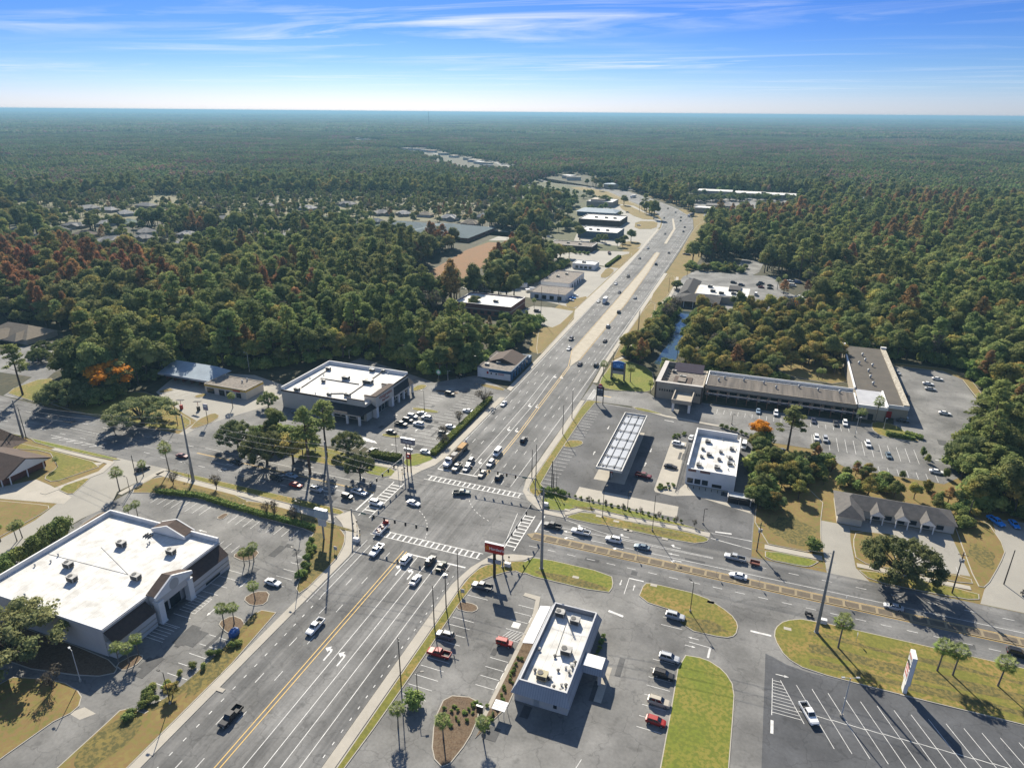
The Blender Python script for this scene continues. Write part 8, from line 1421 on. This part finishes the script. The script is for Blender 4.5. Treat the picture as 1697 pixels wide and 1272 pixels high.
for k, L_ in WOOD.items():
    L_.sort()
    for i, (dd, X, Y, s) in enumerate(L_):
        if i < MAXI[k]:
            sd_ = 'west' if X < -85 else 'east'; s2 = s*random.uniform(.8, 1.3); plant(k, (X, Y), BASEH[k]*s2*(.86 if k == 'pine' else 1), LB[k] % sd_, BASER[k]*s*1.1, f'{k} trees in the woods {sd_} of the highway')
        else: REST.append((k, X, Y, s))
# the remaining thousands of trees: one object, instancing the crowns and trunks of trees that stand in view
def gn_scatter(name, pts, srcs, label):
    me = bpy.data.meshes.new(name); n = len(pts); me.vertices.add(n); me.vertices.foreach_set('co', np.array([p[1:4] for p in pts], np.float32).ravel())
    a = me.attributes.new('kind', 'INT', 'POINT'); a.data.foreach_set('value', np.array([p[0] for p in pts], np.int32))
    a = me.attributes.new('turn', 'FLOAT_VECTOR', 'POINT'); a.data.foreach_set('vector', np.array([(0, 0, p[4]) for p in pts], np.float32).ravel())
    a = me.attributes.new('size', 'FLOAT_VECTOR', 'POINT'); a.data.foreach_set('vector', np.array([(p[5], p[5], p[6]) for p in pts], np.float32).ravel())
    o = bpy.data.objects.new(name, me); sc.collection.objects.link(o); tag(o, label, 'woods', None, 'stuff')
    ng = bpy.data.node_groups.new(name, 'GeometryNodeTree'); ng.interface.new_socket('Geometry', in_out='INPUT', socket_type='NodeSocketGeometry'); ng.interface.new_socket('Geometry', in_out='OUTPUT', socket_type='NodeSocketGeometry')
    N = ng.nodes; L = ng.links; gi = N.new('NodeGroupInput'); go = N.new('NodeGroupOutput'); J = N.new('GeometryNodeJoinGeometry'); L.new(J.outputs[0], go.inputs[0])
    def attr(nm, t): q = N.new('GeometryNodeInputNamedAttribute'); q.data_type = t; q.inputs[0].default_value = nm; return [s for s in q.outputs if s.enabled][0]
    ak = attr('kind', 'INT'); at_ = attr('turn', 'FLOAT_VECTOR'); as_ = attr('size', 'FLOAT_VECTOR')
    for i, parts in enumerate(srcs):
        j = N.new('GeometryNodeJoinGeometry')
        for ob in parts: oi = N.new('GeometryNodeObjectInfo'); oi.inputs[0].default_value = ob; oi.transform_space = 'ORIGINAL'; L.new(oi.outputs['Geometry'], j.inputs[0])
        c = N.new('FunctionNodeCompare'); c.data_type = 'INT'; c.operation = 'EQUAL'; ins = [s for s in c.inputs if s.enabled]; L.new(ak, ins[0]); ins[1].default_value = i
        ip = N.new('GeometryNodeInstanceOnPoints'); L.new(gi.outputs[0], ip.inputs['Points']); L.new(c.outputs[0], ip.inputs['Selection']); L.new(j.outputs[0], ip.inputs['Instance']); L.new(at_, ip.inputs['Rotation']); L.new(as_, ip.inputs['Scale']); L.new(ip.outputs[0], J.inputs[0])
    md = o.modifiers.new('scatter', 'NODES'); md.node_group = ng; return o
SRC = []; KI = {}
for k in ('oak', 'olive', 'pine', 'cypress'):
    KI[k] = []
    for r in proto(k): KI[k].append(len(SRC)); SRC.append([c for c in r.children])
pts = []
for k, X, Y, s in REST:
    s2 = s*random.uniform(.8, 1.32)*(.86 if k == 'pine' else 1); pts.append((random.choice(KI[k]), X, Y, 0, random.uniform(0, 6.28), s*1.12, s2))
KI['bare'] = []
for r in proto('bare'): KI['bare'].append(len(SRC)); SRC.append([c for c in r.children])
KI['palm'] = []
for r in proto('palm'): KI['palm'].append(len(SRC)); SRC.append([c for c in r.children])
for k, X, Y, s in REST:
    if random.random() < .035: q = random.uniform(2.0, 3.0); pts.append((random.choice(KI['bare']), X + 3, Y - 3, 0, random.uniform(0, 6.28), q, q*random.uniform(1, 1.25)))
    elif Y < 520 and random.random() < .06: q = random.uniform(1.1, 1.6); pts.append((random.choice(KI['palm']), X + 3, Y - 3, 0, random.uniform(0, 6.28), q, q*1.1))
gn_scatter('forest', pts, SRC, 'thousands of mixed trees filling the middle distance')
ug = []; BI = [len(SRC) + i for i in range(3)]
for line_ in ([(-290, 205), (-264, 226), (-263, 249), (-228, 254), (-193, 296), (-153, 283), (-139, 278), (-128, 294), (-127, 330), (-126, 378), (-150, 384)], [(14, 390), (46, 392), (106, 389), (107, 334), (84, 283), (76, 258)], [(-60, 340), (-56, 390), (-55, 455)], [(-40, 331), (14, 329)], [(-33, 380), (-35, 440)], [(-50, 440), (-49.4, 400), (-48, 372)], [(-300, 205), (-326, 262), (-352, 268)], [(-205, 466), (-164, 474), (-158, 560)], [(30, 512), (50, 506), (28, 470)]):
    for a, b in zip(line_[:-1], line_[1:]):
        for i in range(int(math.dist(a, b)/1.5)):
            t = random.random(); s = random.uniform(1.1, 2.5); ug.append((random.randrange(3), a[0]+(b[0]-a[0])*t+random.gauss(0, 2.2), a[1]+(b[1]-a[1])*t+random.gauss(0, 2.2) + 1.5, 0, random.uniform(0, 6.28), s, s*random.uniform(.9, 1.3)))
gn_scatter('undergrowth', ug, [[c for c in r.children] for r in proto('bush')], 'tangled undergrowth along the edges of the woods')
# far woods: patches of crowns, repeated out to the haze
def patch(name, cols, seed):
    random.seed(seed); m = MB(); S = 46
    for i in range(150):
        x, y = random.uniform(-S, S), random.uniform(-S, S); t = random.random(); m.cur = 0 if t < cols[0] else (1 if t < cols[1] else 2); r = random.uniform(2.6, 4.6); h = random.uniform(7.5, 12)
        lobe(m, (x, y, h-r*.6), (r, r, r*1.0), 30, 2.0, core=.9); lobe(m, (x+random.uniform(-1.6, 1.6), y+random.uniform(-1.6, 1.6), h+.6), (r*.6, r*.6, r*.55), 14, 1.5, core=.85)
    return m.build(name, [LM['oak'], LM['pine'], LM['cypx']])
LM['cypx'] = leafm('dull_brown_canopy', (.10, .064, .042), (.085, .062, .038))
LM['cypx'] = LM['cypx']
PT = [patch('tree_patch', (.55, .95), 3), patch('tree_patch', (.35, .85), 5), patch('tree_patch', (.2, .42), 9)]
px_ = [(-560, 1225), (-300, 1420), (120, 1330)]
for o, (x, y) in zip(PT, px_): o.location = (x, y, 0); tag(o, 'patch of merged distant tree crowns beyond the middle woods', 'woods', None, 'stuff')
HC = [((HW_L[i][0]+HW_R[i][0])/2, (HW_L[i][1]+HW_R[i][1])/2) for i in range(8, 20)]
def shift(p, d): L_ = math.hypot(*p); return (p[0]*(1+d/L_), p[1]*(1+d/L_))
FAR_CLEAR = [[shift(p, -95) for p in HC] + [shift(p, 80) for p in HC[::-1]]]
fp = []; random.seed(21)
def far_rows(r0, r1, step, sc_):
    n = int(r1/step)
    for j in range(-n, n+1):
        for i in range(-n, n+1):
            X = i*step + random.uniform(-.2, .2)*step; Y = j*step + random.uniform(-.2, .2)*step; d = math.hypot(X, Y)
            if not r0 < d < r1 or Y < 200: continue
            px, py = proj(X, Y, 10)
            if not -120 < px < 1820 or d < 200: continue
            if d < 3400 and (any(inside(X, Y, P) for P in FAR_CLEAR) or any(abs(X-hx) < 75 and -150 < Y-hy < 60 for hx, hy, w, q in HS if hy > 1250)): continue
            n_ = math.sin(X*.0016+.4)*math.cos(Y*.0019) + .6*math.sin(X*.0047+Y*.003)
            k = 2 if (n_ > .45 and X > -500 and random.random() < .75) or random.random() < .12 else random.choice((0, 0, 1)); fp.append((k, X, Y, 0, random.uniform(0, 6.28), sc_*random.uniform(.95, 1.15), random.uniform(.85, 1.2)*sc_**.5))
far_rows(1225, 4200, 78, 1.0); far_rows(4150, 13000, 210, 2.7); far_rows(12800, 34000, 620, 8)
gn_scatter('distant_woods', fp, [[o] for o in PT], 'endless far woods stretching to the horizon')
random.seed(5)
# grass tufts and leaf litter at the feet of the near woods
# ------------------------------------------------------------------ air
def haze():
    m = bpy.data.materials.new('haze_air'); m.use_nodes = True; N = m.node_tree.nodes; N.clear(); o = N.new('ShaderNodeOutputMaterial'); v = N.new('ShaderNodeVolumePrincipled')
    v.inputs['Color'].default_value = HAZE_C; v.inputs['Density'].default_value = HAZE_D; v.inputs['Anisotropy'].default_value = HAZE_G; m.node_tree.links.new(v.outputs[0], o.inputs['Volume'])
    mb = MB(); mb.box(-62000, 62000, -2000, 62000, -1.5, 124); ob = mb.build('haze', m); ob['kind'] = 'stuff'; ob['label'] = 'thin blue haze over the far woods'; ob['category'] = 'haze'
HAZE_C = (.215, .40, .54, 1); HAZE_D = 1.1e-4; HAZE_G = .2
haze()
